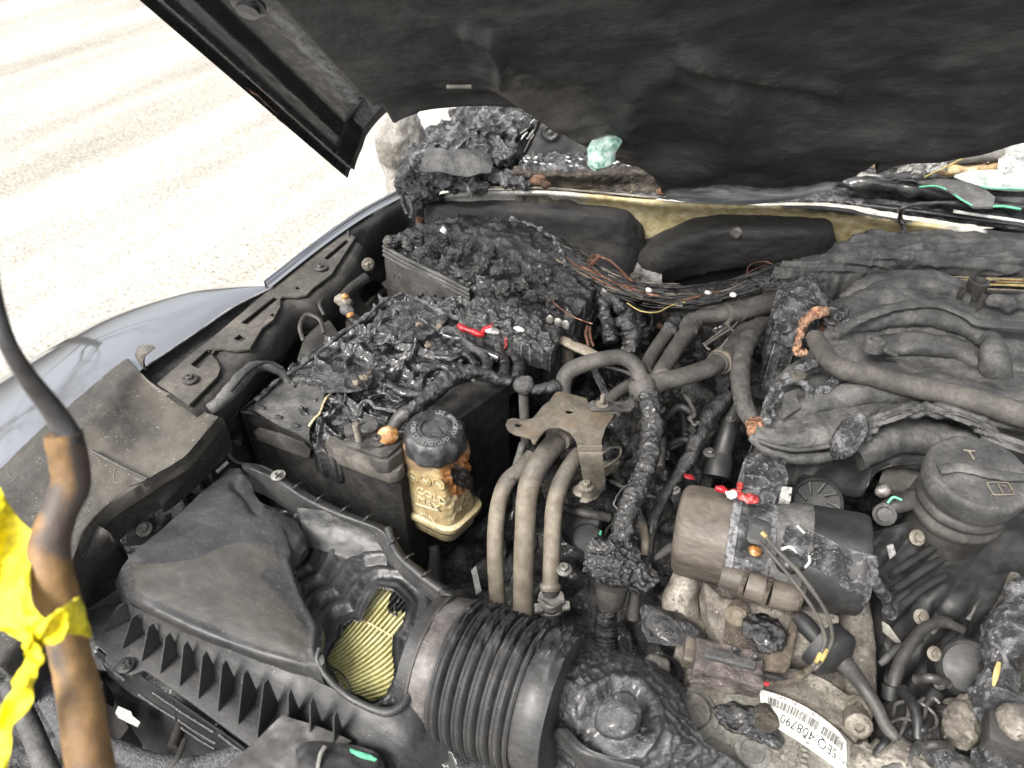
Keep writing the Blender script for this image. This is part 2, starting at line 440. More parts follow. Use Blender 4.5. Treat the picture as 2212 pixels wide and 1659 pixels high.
M('hood', [(.011, .011, .011), (.021, .021, .0208), (.046, .0455, .044)], 16, rough=(.5, .75), bump=.7, bscale=90, bdist=.004, fine=70, stretch=(.5, 1, 1, 0, .12, .0), masks=[('fib', [(.05, .047, .042), (.10, .094, .084)], .55, 110), ('ash', [(.20, .215, .235), (.55, .58, .61)], .45, 60)], speck=[((.2, .18, .15), 300, .72)])
M('hood_gloss', [(.006, .006, .0065), (.013, .013, .013)], 30, rough=(.2, .45), bump=.3, bscale=200, bdist=.001, masks=[('ash', (.15, .155, .16), .5, 90)], speck=[((.3, .31, .32), 300, .7)])
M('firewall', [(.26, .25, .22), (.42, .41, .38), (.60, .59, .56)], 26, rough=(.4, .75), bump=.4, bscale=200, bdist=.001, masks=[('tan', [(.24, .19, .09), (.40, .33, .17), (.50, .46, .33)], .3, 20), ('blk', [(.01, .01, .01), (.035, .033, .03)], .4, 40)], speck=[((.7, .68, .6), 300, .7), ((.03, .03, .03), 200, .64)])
M('pad', [(.022, .022, .022), (.036, .035, .034), (.055, .053, .05)], 12, rough=(.8, .95), bump=.5, bscale=260, bdist=.0015, stretch=(.4, 1, 1), spec=.25, speck=((.2, .19, .17), 500, .66))
M('felt', [(.012, .012, .012), (.022, .021, .020), (.036, .035, .033)], 60, rough=(.85, .98), bump=.9, bscale=500, bdist=.0015, speck=((.25, .24, .22), 500, .72), spec=.2)
M('cover', [(.020, .020, .021), (.030, .030, .030), (.044, .043, .042)], 10, rough=(.38, .56), bump=.3, bscale=300, bdist=.0006, stretch=(1, 3.5, 1), masks=[('dust', [(.036, .034, .030), (.054, .050, .044)], .8, 30)], speck=((.3, .3, .29), 420, .635))
M('panel', [(.032, .030, .027), (.042, .039, .034), (.055, .050, .043)], 14, rough=(.5, .7), bump=.2, bscale=350, bdist=.0006, masks=[('dust', [(.062, .057, .048), (.105, .094, .078)], .3, 40)], speck=[((.4, .38, .33), 420, .63)])
M('filter', [(.34, .32, .14), (.44, .42, .21), (.52, .50, .30)], 30, rough=(.8, .95), bump=.2, bscale=400, bdist=.0006, spec=.2, masks=[('blk', (.02, .02, .02), .5, 120)], speck=((.15, .12, .05), 300, .68))
M('reserv', [(.25, .18, .085), (.36, .28, .15), (.45, .38, .24)], 12, rough=(.3, .5), bump=.25, bscale=120, bdist=.001, sss=.25, masks=[('top', [(.18, .115, .065), (.27, .19, .125)], .15, 14), ('burn', [(.10, .035, .012), (.30, .13, .04), (.09, .035, .015)], .18, 50), ('blk', [(.01, .01, .01), (.06, .045, .04)], .45, 90)], speck=((.12, .07, .03), 300, .7))
M('reserv_rim', [(.34, .27, .14), (.44, .37, .22), (.50, .45, .33)], 18, rough=(.35, .5), bump=.1, sss=.2, speck=((.1, .08, .05), 260, .68))
M('cap', [(.012, .012, .0125), (.028, .028, .029), (.07, .07, .072)], 30, rough=(.35, .6), bump=.5, bscale=200, bdist=.0015, speck=((.5, .5, .5), 420, .67))
M('lettering', [(.09, .09, .092), (.2, .2, .2)], 60, rough=(.5, .7), bump=0)
M('amber', [(.05, .012, .003), (.28, .12, .02), (.6, .42, .24)], 50, rough=(.05, .2), bump=.8, bscale=120, bdist=.004, spec=.9)
M('brown_cyl', [(.045, .037, .030), (.085, .072, .058), (.13, .115, .095)], 9, rough=(.5, .7), bump=.25, bscale=260, bdist=.001, stretch=(1, 1, 4), masks=[('blk', [(.02, .02, .021), (.06, .06, .062)], .35, 50)], speck=((.3, .28, .24), 500, .68))
M('label', [(.72, .71, .66), (.80, .79, .74)], 30, rough=(.5, .6), bump=0, speck=[((.25, .22, .16), 220, .66)])
M('ink', [(.015, .015, .015), (.03, .03, .03)], 60, rough=(.6, .7), bump=0)
M('red', [(.10, .006, .008), (.42, .015, .022)], 60, rough=(.2, .4), bump=.3, bscale=200)
M('red_dirty', [(.05, .008, .007), (.30, .02, .02), (.50, .22, .2)], 110, rough=(.15, .4), bump=.8, bscale=160, bdist=.003)
M('white_bit', [(.35, .35, .33), (.6, .6, .57)], 60, rough=(.4, .6), bump=.4)
M('green_glass', [(.04, .20, .13), (.45, .66, .58), (.85, .90, .88)], 80, rough=(.08, .25), bump=.6, bscale=120, bdist=.004, spec=.9)
M('green_paint', [(.05, .25, .14), (.12, .40, .25)], 60, rough=(.4, .6), bump=.2)
M('glass_grey', [(.20, .23, .21), (.42, .45, .42), (.60, .63, .60)], 40, rough=(.1, .35), bump=.3, bscale=200)
M('tan_plastic', [(.28, .17, .07), (.48, .33, .17), (.6, .5, .35)], 30, rough=(.4, .7), bump=.5, bscale=180, bdist=.002, speck=[((.02, .02, .02), 160, .58)])
M('ash_light', [(.10, .10, .10), (.32, .315, .30), (.55, .54, .52)], 40, rough=(.6, .95), bump=.8, bscale=160, bdist=.004, speck=[((.03, .03, .03), 200, .6)])
M('mirror_shell', [(.12, .11, .095), (.19, .18, .16), (.27, .26, .24)], 18, rough=(.5, .8), bump=.4, bscale=160, bdist=.002, speck=[((.6, .6, .58), 300, .66)])
M('tape', [(.50, .40, .005), (.72, .62, .015), (.85, .78, .06)], 30, rough=(.2, .4), bump=.6, bscale=60, bdist=.004, spec=.4, sss=.0)
M('sleeve', [(.035, .028, .023), (.16, .09, .034), (.25, .15, .06)], 9, rough=(.5, .7), bump=.4, bscale=120, bdist=.002, lo=.36, hi=.58, masks=[('blk', [(.03, .026, .025), (.09, .065, .05)], .7, 30)])
M('rod', [(.035, .033, .034), (.06, .058, .06)], 20, rough=(.3, .45), bump=.05, metal=.3)
M('braid', [(.03, .03, .033), (.055, .055, .06), (.10, .10, .105)], 300, rough=(.5, .75), bump=.9, bscale=300, bdist=.002, voro=420)
# ground: pale sandy concrete with bright bands running one way

def ground_mat():
    m = bpy.data.materials.new('ground'); m.use_nodes = True; nt = m.node_tree; N = nt.nodes; L = nt.links; b = N['Principled BSDF']
    tc = N.new('ShaderNodeTexCoord')
    def nz(scale, det=8, sx=(1, 1, 1), rot=0, r=.6):
        mp = N.new('ShaderNodeMapping'); mp.inputs['Scale'].default_value = sx; mp.inputs['Rotation'].default_value = (0, 0, rot); L.new(tc.outputs['Object'], mp.inputs[0])
        n = N.new('ShaderNodeTexNoise'); n.inputs['Scale'].default_value = scale; n.inputs['Detail'].default_value = det; n.inputs['Roughness'].default_value = r; L.new(mp.outputs[0], n.inputs['Vector']); return n.outputs[0]
    def rp(s, st):
        r = N.new('ShaderNodeValToRGB'); e = r.color_ramp.elements
        for i, (p, c) in enumerate(st):
            el = e[i] if i < 2 else e.new(p); el.position = p; el.color = (*c, 1)
        L.new(s, r.inputs[0]); return r.outputs[0]
    band = nz(.9, 5, (2.0, .30, 1), 0, .55)
    c = rp(band, [(.36, (.27, .256, .225)), (.48, (.34, .326, .295)), (.56, (.40, .39, .365)), (.66, (.56, .55, .53))])
    g = rp(nz(60, 8, r=.8), [(.38, (.42, .40, .37)), (.5, (.98, .98, .97)), (.6, (1.4, 1.4, 1.4))])
    mx = N.new('ShaderNodeMix'); mx.data_type = 'RGBA'; mx.blend_type = 'MULTIPLY'; mx.inputs[0].default_value = 1; L.new(c, mx.inputs[6]); L.new(g, mx.inputs[7])
    g2 = rp(nz(14, 6, r=.7), [(.3, (.84, .82, .78)), (.7, (1.1, 1.1, 1.1))])
    m2 = N.new('ShaderNodeMix'); m2.data_type = 'RGBA'; m2.blend_type = 'MULTIPLY'; m2.inputs[0].default_value = 1; L.new(mx.outputs[2], m2.inputs[6]); L.new(g2, m2.inputs[7])
    peb = rp(nz(30, 3, r=.6), [(.68, (0, 0, 0)), (.70, (1, 1, 1))])
    m3 = N.new('ShaderNodeMix'); m3.data_type = 'RGBA'; L.new(peb, m3.inputs[0]); L.new(m2.outputs[2], m3.inputs[6]); m3.inputs[7].default_value = (.09, .08, .065, 1)
    L.new(m3.outputs[2], b.inputs['Base Color']); b.inputs['Roughness'].default_value = .85
    bp = N.new('ShaderNodeBump'); bp.inputs['Strength'].default_value = .5; bp.inputs['Distance'].default_value = .01; L.new(nz(70, 8, r=.75), bp.inputs['Height']); L.new(bp.outputs[0], b.inputs['Normal'])
    return m
MAT['ground'] = ground_mat()
X_, Y_, Z_ = Vector((1, 0, 0)), Vector((0, 1, 0)), Vector((0, 0, 1))
# ---------------- ground ----------------
me = mesh([(-80, -60, 0), (80, -60, 0), (80, 120, 0), (-80, 120, 0)], [(0, 1, 2, 3)], False)
g = link('ground', me, MAT['ground'], None, Vector((0, 0, 0))); tag(g, 'pale sandy concrete ground with bright streaks', kind='structure')
del g['label']
# ---------------- car ----------------
car = thing('car', 'burnt out silver car with its scorched hood raised', 'car', Vector((-.2, 1.0, 0)))
# hood -----------------------------------------------------------
A = P(750, 380, 1.065); d0 = ray(310, 0); B = CAM+d0*((A.x-CAM.x)/d0.x)
hd = (B-A).normalized(); H0 = P(1450, 430, 1.055); hn = hd.cross(H0-A).normalized()
if (CAM-A).dot(hn) < 0: hn = -hn
HB = [(750, 380), (762, 368), (775, 345), (800, 310), (826, 283), (850, 264), (890, 245), (930, 236), (985, 230), (1040, 228), (1090, 230), (1130, 234), (1165, 248), (1200, 275), (1250, 305), (1300, 330), (1350, 350), (1395, 362), (1425, 384), (1442, 426), (1500, 438), (1560, 442), (1620, 440), (1720, 428), (1785, 408), (1815, 388), (1850, 362), (1885, 340), (1920, 325), (2000, 312), (2100, 304), (2212, 302), (2400, 300), (2900, 300)]
hb = [PP(x, y, A, hn) for x, y in HB]
hx = hn.cross(hd).normalized()
if hx.x < 0: hx = -hx
sv = [((p-A).dot(hx), (p-A).dot(hd)) for p in hb]
LIN = [(577, 0), (640, 100), (700, 165), (757, 215), (775, 262), (790, 275)]
def hood_disp(p, q):
    s = (p-A).dot(hx)/1.08; t = (p-A).dot(hd); x, y = q
    h = 0
    # folded rim down the left side
    if s < .2:
        h += .004*(1-sm(.004, .009, s)) - .007*sm(.004, .009, s)*(1-sm(.020, .026, s)) + .006*gauss(s-.029, .004) - .003*sm(.03, .06, s) - .014*sm(.055, .07, s)
        h += .030*sm(.13, .16, s)
    else: h += .013
    dr = t-np.interp(s*1.08, [a[0] for a in sv], [a[1] for a in sv])
    e = sm(.02, .06, s)
    if s < .75:
        h -= e*.016*(1-sm(.045, .065, dr)); h += e*.006*(gauss(dr-.0, .006))
    # sagging liner folds
    h += .013*gauss(dpoly(x, y, [(1060, 110), (1150, 190), (1230, 250), (1300, 310), (1350, 360)]), 22)
    h += .008*gauss(dpoly(x, y, [(1475, 92), (1560, 116), (1650, 142), (1800, 172)]), 11) - .006*gauss(dpoly(x, y, [(1475, 112), (1560, 138), (1650, 164), (1800, 194)]), 11)
    h += .012*gauss(dpoly(x, y, [(1010, 45), (1060, 60), (1085, 90), (1090, 130)]), 9)
    h += .022*gauss(dpoly(x, y, [(1560, 250), (1700, 330), (1900, 300), (2100, 250)]), 60)
    h += .012*gauss(abs(math.hypot(x-1470, y-230)-110), 22)
    h += noise.fractal(Vector((p.x*3, p.y*5, p.z*5)), 1, 2.1, 3)*.009*sm(.14, .3, s)
    h += noise.fractal(Vector((p.x*22, p.y*40, p.z*40)), .8, 2.1, 4)*.0014*sm(.15, .2, s)
    h += (1-abs(noise.noise(Vector((p.x*8, p.y*30, p.z*30)))*2))*.004*sm(.17, .25, s)*gauss(dr, .15)
    return h*sm(-.01, .03, dr) if s > .2 else h
us = np.linspace(0, 1, 330)**1.0
sB = crom([(a[0], a[1]) for a in sv], 10)
rows_n = 190; nu = len(sB)
G = np.zeros((rows_n, nu, 3))
for i in range(nu):
    s, t0 = sB[i]
    for j in range(rows_n):
        t = t0+(1.05-t0)*(j/(rows_n-1))**1.35
        G[j, i] = A+hx*s+hd*t
# straighten the left edge onto the hood side line
fib = lambda p, q: .14+.62*gauss(dpoly(q[0], q[1], [(1100, 155), (1190, 212), (1270, 285), (1340, 350), (1400, 385)]), 30)+.35*gauss(dpoly(q[0], q[1], [(1240, 175), (1260, 215), (1330, 330)]), 34)+.25*gauss(dpoly(q[0], q[1], [(1480, 95), (1650, 145), (1810, 175)]), 12)
ash_sheen = lambda p, q: .06+.9*gauss(dpoly(q[0], q[1], [(1470, 415), (1560, 412), (1700, 402), (1790, 385)]), 28)+.3*gauss(dpoly(q[0], q[1], [(1860, 350), (2000, 320)]), 14)  # pale ash along the lower edge, with its sheen painted in
gm = grid_mesh(G, disp=[hood_disp], thick=.012, masks={'fib': lambda p, q: fib(p, q) if (p-A).dot(hx) > .16 else 0, 'ash': ash_sheen})
ho = link('hood', gm, MAT['hood'], car); ho['label'] = 'scorched black underside of the raised hood with sagging liner'
# painted/melted rim channel: a glossy sub-sheet laid in the channel down the left side
G2 = np.zeros((160, 60, 3))
for j in range(160):
    for i in range(60):
        s = .004+.138*i/59; t0 = np.interp(s, sB[:, 0], sB[:, 1])+.012
        G2[j, i] = A+hx*s+hd*(t0+(1.0-t0)*j/159)
rim = link('rim_panel', grid_mesh(G2, disp=[lambda p, q: hood_disp(p, q)+.0022+noise.fractal(p*90, .8, 2, 3)*.0006], masks={'ash': lambda p, q: .1+.45*gauss((p-A).dot(hx)-.124, .014)+.3*gauss((p-A).dot(hx)-.032, .004)}), MAT['hood_gloss'], ho)
# peeled rust patch on the rim, small clip slot
surf('rust_patch', [[PP(x, y, A+hn*.0035, hn) for x, y in r] for r in ([(532, 188), (560, 207), (590, 237), (614, 262)], [(526, 190), (556, 213), (584, 243), (610, 266)])], MAT['rust'], ho, (10, 5), disp=[NZ('f', .003, 120)])
prism('clip', [PP(x, y, A+hn*.022, hn) for x, y in [(964, 189), (1018, 189), (1019, 193), (964, 193)]], .004, MAT['galv'], ho, dirv=-hn, bevel=.0005)
lathe('hinge_bolt', PP(538, 8, A-hn*.004, hn), hn, [(.019, 0), (.019, .004), (.013, .006), (.013, .011), (.004, .012)], MAT['char_gloss'], ho, 24)
# firewall ---------------------------------------------------------
W0 = P(1000, 405, 1.04); W1 = P(2212, 510, 1.04); wx = (W1-W0).normalized(); wn = wx.cross(Z_).normalized()
if (CAM-W0).dot(wn) < 0: wn = -wn
def PW(x, y, off=0.0): return PP(x, y, W0+wn*off, wn)
def rw(pts, offs=None): return [PW(p[0], p[1], (p[2] if len(p) > 2 else offs)) for p in pts]
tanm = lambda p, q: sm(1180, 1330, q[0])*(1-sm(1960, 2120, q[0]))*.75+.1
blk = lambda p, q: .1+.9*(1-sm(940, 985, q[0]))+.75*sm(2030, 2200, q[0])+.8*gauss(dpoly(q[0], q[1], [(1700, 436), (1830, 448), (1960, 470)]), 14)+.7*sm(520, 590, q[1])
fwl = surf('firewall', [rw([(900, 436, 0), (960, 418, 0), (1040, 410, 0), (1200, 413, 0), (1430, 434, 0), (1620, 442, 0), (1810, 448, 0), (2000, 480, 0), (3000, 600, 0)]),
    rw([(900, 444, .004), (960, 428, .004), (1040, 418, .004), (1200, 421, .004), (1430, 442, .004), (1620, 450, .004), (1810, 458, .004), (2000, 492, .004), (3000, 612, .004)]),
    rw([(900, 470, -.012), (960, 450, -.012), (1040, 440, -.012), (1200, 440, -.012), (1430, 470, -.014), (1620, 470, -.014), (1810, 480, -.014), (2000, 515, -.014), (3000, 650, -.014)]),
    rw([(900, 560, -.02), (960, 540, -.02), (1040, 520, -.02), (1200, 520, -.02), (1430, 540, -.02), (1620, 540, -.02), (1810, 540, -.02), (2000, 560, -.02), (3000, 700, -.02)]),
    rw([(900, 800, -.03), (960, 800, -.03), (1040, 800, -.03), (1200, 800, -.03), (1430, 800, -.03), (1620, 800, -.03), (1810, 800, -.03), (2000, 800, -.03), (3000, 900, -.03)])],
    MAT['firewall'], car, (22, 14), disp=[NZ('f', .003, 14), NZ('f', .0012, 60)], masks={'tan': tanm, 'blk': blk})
fwl['label'] = 'tan scorched metal firewall under the cowl'
def pillow(rows, mat, name, parent, **k): return surf(name, rows, mat, parent, **k)
surf('heat_shield', [rw([(917, 452, .0), (935, 440, .0), (1020, 437, .0), (1150, 441, .0), (1300, 451, .0), (1350, 458, .0), (1372, 480, 0)]),
    rw([(919, 475, .02), (950, 452, .03), (1040, 452, .035), (1150, 458, .04), (1290, 468, .04), (1350, 480, .035), (1385, 505, .01)]),
    rw([(922, 540, .03), (960, 520, .045), (1040, 510, .035), (1150, 520, .04), (1290, 530, .035), (1350, 540, .04), (1392, 545, .01)]),
    rw([(930, 640, .03), (960, 640, .045), (1040, 640, .05), (1150, 640, .06), (1290, 640, .055), (1350, 640, .04), (1388, 640, .01)])],
    MAT['pad'], car, (12, 12), disp=[NZ('f', .004, 16), NZ('f', .0008, 90)], skirt=.03, skirtdir=-wn)
surf('heat_shield', [rw([(1380, 535, .01), (1430, 518, .012), (1490, 492, .015), (1560, 482, .02), (1650, 482, .02), (1740, 486, .02), (1790, 492, .015), (1806, 512, .01)]),
    rw([(1378, 555, .02), (1430, 535, .04), (1490, 512, .055), (1560, 500, .065), (1650, 500, .065), (1740, 503, .06), (1788, 508, .045), (1812, 528, .015)]),
    rw([(1376, 585, .02), (1430, 570, .04), (1490, 550, .045), (1560, 540, .05), (1650, 540, .05), (1740, 540, .048), (1785, 540, .035), (1810, 548, .015)]),
    rw([(1378, 640, .0), (1430, 618, .0), (1490, 600, .0), (1560, 585, .02), (1650, 575, .03), (1740, 572, .03), (1780, 572, .02), (1802, 562, .01)])],
    MAT['pad'], car, (12, 12), disp=[NZ('f', .003, 20), NZ('f', .0008, 90)], skirt=.03, skirtdir=-wn)
surf('shield_flange', [rw([(1352, 540, .0), (1380, 528, .0), (1410, 540, .0), (1430, 560, .0)]), rw([(1350, 600, .03), (1375, 590, .03), (1400, 590, .03), (1430, 600, .03)]), rw([(1360, 640, .02), (1375, 640, .02), (1400, 640, .02), (1430, 640, .02)])], MAT['ash_light'], car, (8, 8), disp=[NZ('f', .006, 60)])
bolt(1374, 598, P(1374, 598, 1).z-.06, 9, MAT['steel'], car, 'shield_bolt', axis=wn)
tube('foil_edge', [PW(1575, 492, .04), PW(1600, 498, .045), PW(1640, 502, .045), PW(1655, 500, .045)], 5, MAT['steel'], car, disp=[NZ('f', .006, 90)])
lathe('stud_nut', PW(1590, 500, .06), wn, [(.009, 0), (.009, .006), (.005, .007), (.005, .012)], MAT['steel'], car, 16)
tube('rust_stain_bracket', [PW(908, 470, .01), PW(906, 500, .012), PW(912, 525, .012)], 9, MAT['rust'], car, disp=[NZ('f', .004, 90)])
# cowl ---------------------------------------------------------------
cowl_ash = lambda p, q: .15+.6*gauss(dpoly(q[0], q[1], [(1790, 415), (1960, 452)]), 20)
surf('cowl', [[(890, 432, 1.04), (1000, 406, 1.042), (1200, 410, 1.042), (1430, 430, 1.042), (1620, 438, 1.042), (1810, 440, 1.042), (2000, 472, 1.042), (2300, 512, 1.042)],
    [(880, 420, 1.045), (1000, 398, 1.047), (1200, 400, 1.047), (1430, 418, 1.047), (1620, 425, 1.047), (1810, 428, 1.047), (2000, 458, 1.047), (2300, 495, 1.047)],
    [(870, 395, 1.04), (1000, 375, 1.04), (1200, 378, 1.04), (1430, 390, 1.04), (1620, 392, 1.04), (1810, 392, 1.04), (2000, 410, 1.04), (2300, 440, 1.04)],
    [(870, 350, 1.02), (1000, 345, 1.02), (1200, 348, 1.02), (1430, 350, 1.02), (1620, 350, 1.02), (1810, 350, 1.02), (2000, 360, 1.02), (2300, 380, 1.02)],
    [(900, 310, .95), (1000, 310, .95), (1200, 310, .95), (1430, 300, .95), (1620, 300, .95), (1810, 300, .95), (2000, 300, .95), (2300, 300, .95)]],
    MAT['char_ash'], car, (24, 12), disp=[NZ('r', .007, 40), NZ('f', .003, 120)])
tube('cowl_lip', [(980, 410, 1.048), (1050, 405, 1.05), (1200, 408, 1.05), (1420, 427, 1.05)], 3.2, MAT['metal_dusty'], car, disp=[NZ('f', .0025, 60)])
# hinge
surf('hood_hinge', [rw([(1163, 257, -.08), (1190, 258, -.08), (1218, 260, -.08)]), rw([(1145, 300, -.075), (1190, 290, -.07), (1250, 303, -.075)]), rw([(1122, 352, -.06), (1190, 352, -.06), (1310, 358, -.06)])], MAT['soot_dark'], car, (14, 14), thick=.004, disp=[NZ('f', .0015, 80), lambda p, q: .005*gauss(abs(math.hypot(q[0]-1190, (q[1]-287)*1.1)-15), 3)+.004*gauss(math.hypot(q[0]-1190, q[1]-287), 5)])
tube('hinge_edge', [PW(1164, 257, -.076), PW(1150, 292, -.072), PW(1121, 352, -.056)], 2.6, MAT['steel_dark'], car)
tube('hinge_arm', [PW(1160, 235, -.09), PW(1200, 262, -.085), PW(1250, 310, -.08), PW(1300, 350, -.07)], 13, MAT['hood'], car, flat=.5, disp=[NZ('f', .003, 60)])
# burnt seal bar under the hinge
surf('cowl_seal', [[(1110, 362, 1.075), (1170, 366, 1.078), (1260, 366, 1.078), (1340, 360, 1.078), (1412, 362, 1.075)],
    [(1108, 372, 1.078), (1170, 377, 1.082), (1260, 378, 1.082), (1340, 373, 1.082), (1416, 372, 1.078)],
    [(1112, 392, 1.055), (1170, 395, 1.058), (1260, 398, 1.06), (1340, 396, 1.06), (1420, 398, 1.058)],
    [(1116, 402, 1.05), (1170, 405, 1.05), (1260, 409, 1.05), (1340, 411, 1.05), (1418, 412, 1.05)]], MAT['char_brown'], car, (16, 8), disp=[NZ('f', .006, 50), NZ('f', .003, 130), wt(NZ('s', .003, 500), lambda x, y: 1)], skirt=.03)
for k, (x, y) in enumerate([(1158, 392), (1176, 398), (1165, 384)]): blob('rust_nut', (x, y, 1.09), (.011, .008, .006), MAT['rust'], car, 3, [NZ('f', .004, 120)])
blob('rust_flake', (1432, 414, 1.07), (.013, .008, .006), MAT['rust'], car, 3, [NZ('f', .006, 120)])
# right: windshield base
tube('windshield_seal', [(1806, 388, 1.075), (1850, 396, 1.075), (1960, 405, 1.075), (2080, 422, 1.075), (2260, 440, 1.075)], 15, MAT['char_gloss'], car, n=16, seg=20, disp=[NZ('f', .005, 30), NZ('r', .003, 60)])
tube('windshield_trim_and_glint', [(1862, 441, 1.052), (1960, 452, 1.055), (2080, 468, 1.055), (2260, 492, 1.055)], 8, MAT['char_gloss'], car, n=12, flat=.5)
tube('windshield_trim_and_glint', [(2060, 456, 1.066), (2090, 461, 1.068), (2150, 470, 1.068), (2260, 486, 1.068)], 3.6, MAT['white_bit'], car, n=12, disp=[NZ('f', .001, 60)])  # white strip put in as the highlight along the black trim
tube('melted_wiper_hose', [(1955, 500, 1.04), (1945, 470, 1.06), (1950, 450, 1.08), (1985, 440, 1.085), (2060, 438, 1.085), (2130, 440, 1.08), (2240, 452, 1.075)], 5, MAT['char_gloss'], car, n=14, disp=[NZ('f', .003, 60)])
tube('melted_wiper_hose', [(1958, 540, 1.03), (1950, 500, 1.04)], 4, MAT['char_gloss'], car)
# dashboard remains
tube('dash_rail', [(1834, 352, 1.10), (1880, 352, 1.105), (1960, 360, 1.105), (2060, 368, 1.105), (2160, 362, 1.10), (2250, 366, 1.10)], 11, MAT['tan_plastic'], car, n=14, seg=16, disp=[NZ('f', .005, 40), NZ('f', .002, 120)])
tube('dash_rail', [(1860, 362, 1.108), (1960, 366, 1.112), (2080, 356, 1.112), (2130, 350, 1.112)], 3, MAT['char_gloss'], car)
surf('dashboard', [[(1850, 385, 1.08), (1950, 390, 1.08), (2060, 395, 1.08), (2250, 420, 1.08)], [(1850, 370, 1.085), (1950, 375, 1.085), (2060, 380, 1.09), (2250, 395, 1.09)], [(1850, 345, 1.07), (1950, 340, 1.07), (2060, 350, 1.07), (2250, 350, 1.07)], [(1850, 280, 1.0), (1950, 280, 1.0), (2060, 280, 1.0), (2250, 280, 1.0)]], MAT['ash_light'], car, (20, 14), disp=[NZ('r', .008, 40), NZ('f', .004, 110)])
tube('dash_roll', [(2022, 348, 1.12), (2060, 338, 1.125), (2110, 334, 1.125), (2158, 334, 1.12)], 17, MAT['mirror_shell'], car, n=10, disp=[NZ('f', .004, 60)])
surf('burnt_cloth', [[(2150, 400, 1.10), (2190, 395, 1.10), (2260, 400, 1.10)], [(2156, 350, 1.12), (2190, 345, 1.125), (2260, 350, 1.12)], [(2160, 290, 1.13), (2190, 290, 1.13), (2260, 290, 1.13)]], MAT['ash_light'], car, (20, 20), disp=[NZ('f', .008, 60)])
# fender -------------------------------------------------------------
sil = [(580, 616, .984), (470, 621, .976), (380, 638, .970), (233, 686, .956), (90, 762, .936), (-50, 850, .912), (-250, 960, .87)]
drop = [P(*p)+Vector((-.012, .0, -.30)) for p in sil]
rnd2 = [P(*p)+Vector((-.014, .004, -.032)) for p in sil]
rnd3 = [P(*p)+Vector((-.015, .004, -.08)) for p in sil]
rnd1 = [P(*p)+Vector((-.008, .002, -.012))*min(1, .15+i*.4) for i, p in enumerate(sil)]
fen = surf('fender', [[(590, 618, .985), (505, 662, .984), (433, 711, .982), (317, 789, .978), (200, 900, .968), (80, 1040, .952), (-60, 1200, .93)],
    [(584, 616, .985), (490, 650, .986), (420, 690, .986), (295, 752, .981), (165, 850, .968), (30, 980, .952), (-110, 1120, .93)],
    [(583, 616, .985), (478, 632, .984), (400, 660, .981), (262, 710, .973), (120, 795, .958), (-15, 900, .938), (-180, 1020, .90)], sil, rnd1, rnd2, rnd3, drop], MAT['paint'], car, (16, 14))
fen['label'] = 'silver painted fender reflecting the sky'
surf('fender_lip', [[(583, 622, .99), (700, 530, .99), (790, 468, .99), (872, 424, .99)], [(577, 616, .987), (690, 527, .987), (782, 463, .987), (868, 416, .987)], [P(577, 616, .987)+Vector((-.006, 0, -.02)), P(690, 527, .987)+Vector((-.006, 0, -.02)), P(782, 463, .987)+Vector((-.006, 0, -.02)), P(868, 416, .987)+Vector((-.006, 0, -.02))], [P(577, 616, .987)+Vector((-.006, 0, -.3)), P(690, 527, .987)+Vector((-.006, 0, -.3)), P(782, 463, .987)+Vector((-.006, 0, -.3)), P(868, 416, .987)+Vector((-.006, 0, -.3))]], MAT['paint'], car, (10, 4))
surf('fender_gutter', [[(300, 800, .962), (433, 711, .966), (520, 655, .97), (592, 619, .975)], [(330, 850, .955), (450, 745, .96), (530, 680, .965), (600, 630, .97)]], MAT['soot_grey'], car, (12, 8), disp=[NZ('f', .0005, 90)], skirt=.1)
tube('fender_edge', [(317, 790, .979), (433, 712, .983), (505, 663, .985), (590, 620, .986)], 2.2, MAT['paint_dust'], car, n=12)
# side rail -----------------------------------------------------------
rail = prism('side_rail', [(339, 828), (380, 792), (467, 722), (583, 624), (667, 556), (740, 498), (768, 512), (722, 582), (716, 592), (676, 622), (662, 636), (640, 640), (612, 640), (604, 646), (606, 660), (590, 690), (566, 708), (558, 722), (540, 752), (512, 757), (480, 752), (462, 755), (456, 764), (470, 780), (476, 795), (470, 812), (408, 875), (372, 848)],
    .004, MAT['dust'], car, holes=[[(412, 787), (447, 755), (466, 756), (429, 796)], [(520, 697), (592, 641), (603, 643), (535, 701)], [(505, 731), (518, 721), (533, 730), (521, 738)], [(583, 681), (589, 676), (597, 679), (590, 684)], [(637, 622), (644, 618), (650, 622), (643, 626)], [(700, 557), (748, 517), (756, 519), (709, 562)]], z=.985, bevel=.0008)
rail['label'] = 'dusty grey slotted rail beside the fender'
E1 = [(400, 884), (470, 815), (520, 757), (566, 712), (612, 655), (664, 636), (722, 585), (765, 520)]
surf('rail_step', [[P(x-45, y-30, .978) for x, y in E1], [P(x, y, .978) for x, y in E1], [P(x, y, .978)+Vector((.016, 0, -.006)) for x, y in E1], [P(x, y, .978)+Vector((.024, 0, -.022)) for x, y in E1], [P(x, y, .978)+Vector((.024, 0, -.042)) for x, y in E1], [P(x, y, .978)+Vector((.014, 0, -.058)) for x, y in E1], [P(x, y, .978)+Vector((.004, 0, -.07)) for x, y in E1], [P(x, y, .978)+Vector((.002, 0, -.3)) for x, y in E1]], MAT['soot'], car, (8, 7), disp=[NZ('f', .001, 40)])
tube('rail_edge', [P(x, y, .978)+Vector((.016, 0, -.056)) for x, y in E1], 2.5, MAT['soot'], car, n=10, disp=[NZ('f', .0015, 60)])
for (x, y, r) in [(410, 819, 10), (693, 578, 8)]: bolt(x, y, .989, r, MAT['steel_dark'], rail, 'bolt', flange=1.7)
bolt(795, 571, .97, 10, MAT['metal_dusty'], car, 'nut', axis=Vector((.8, -.5, .2)))
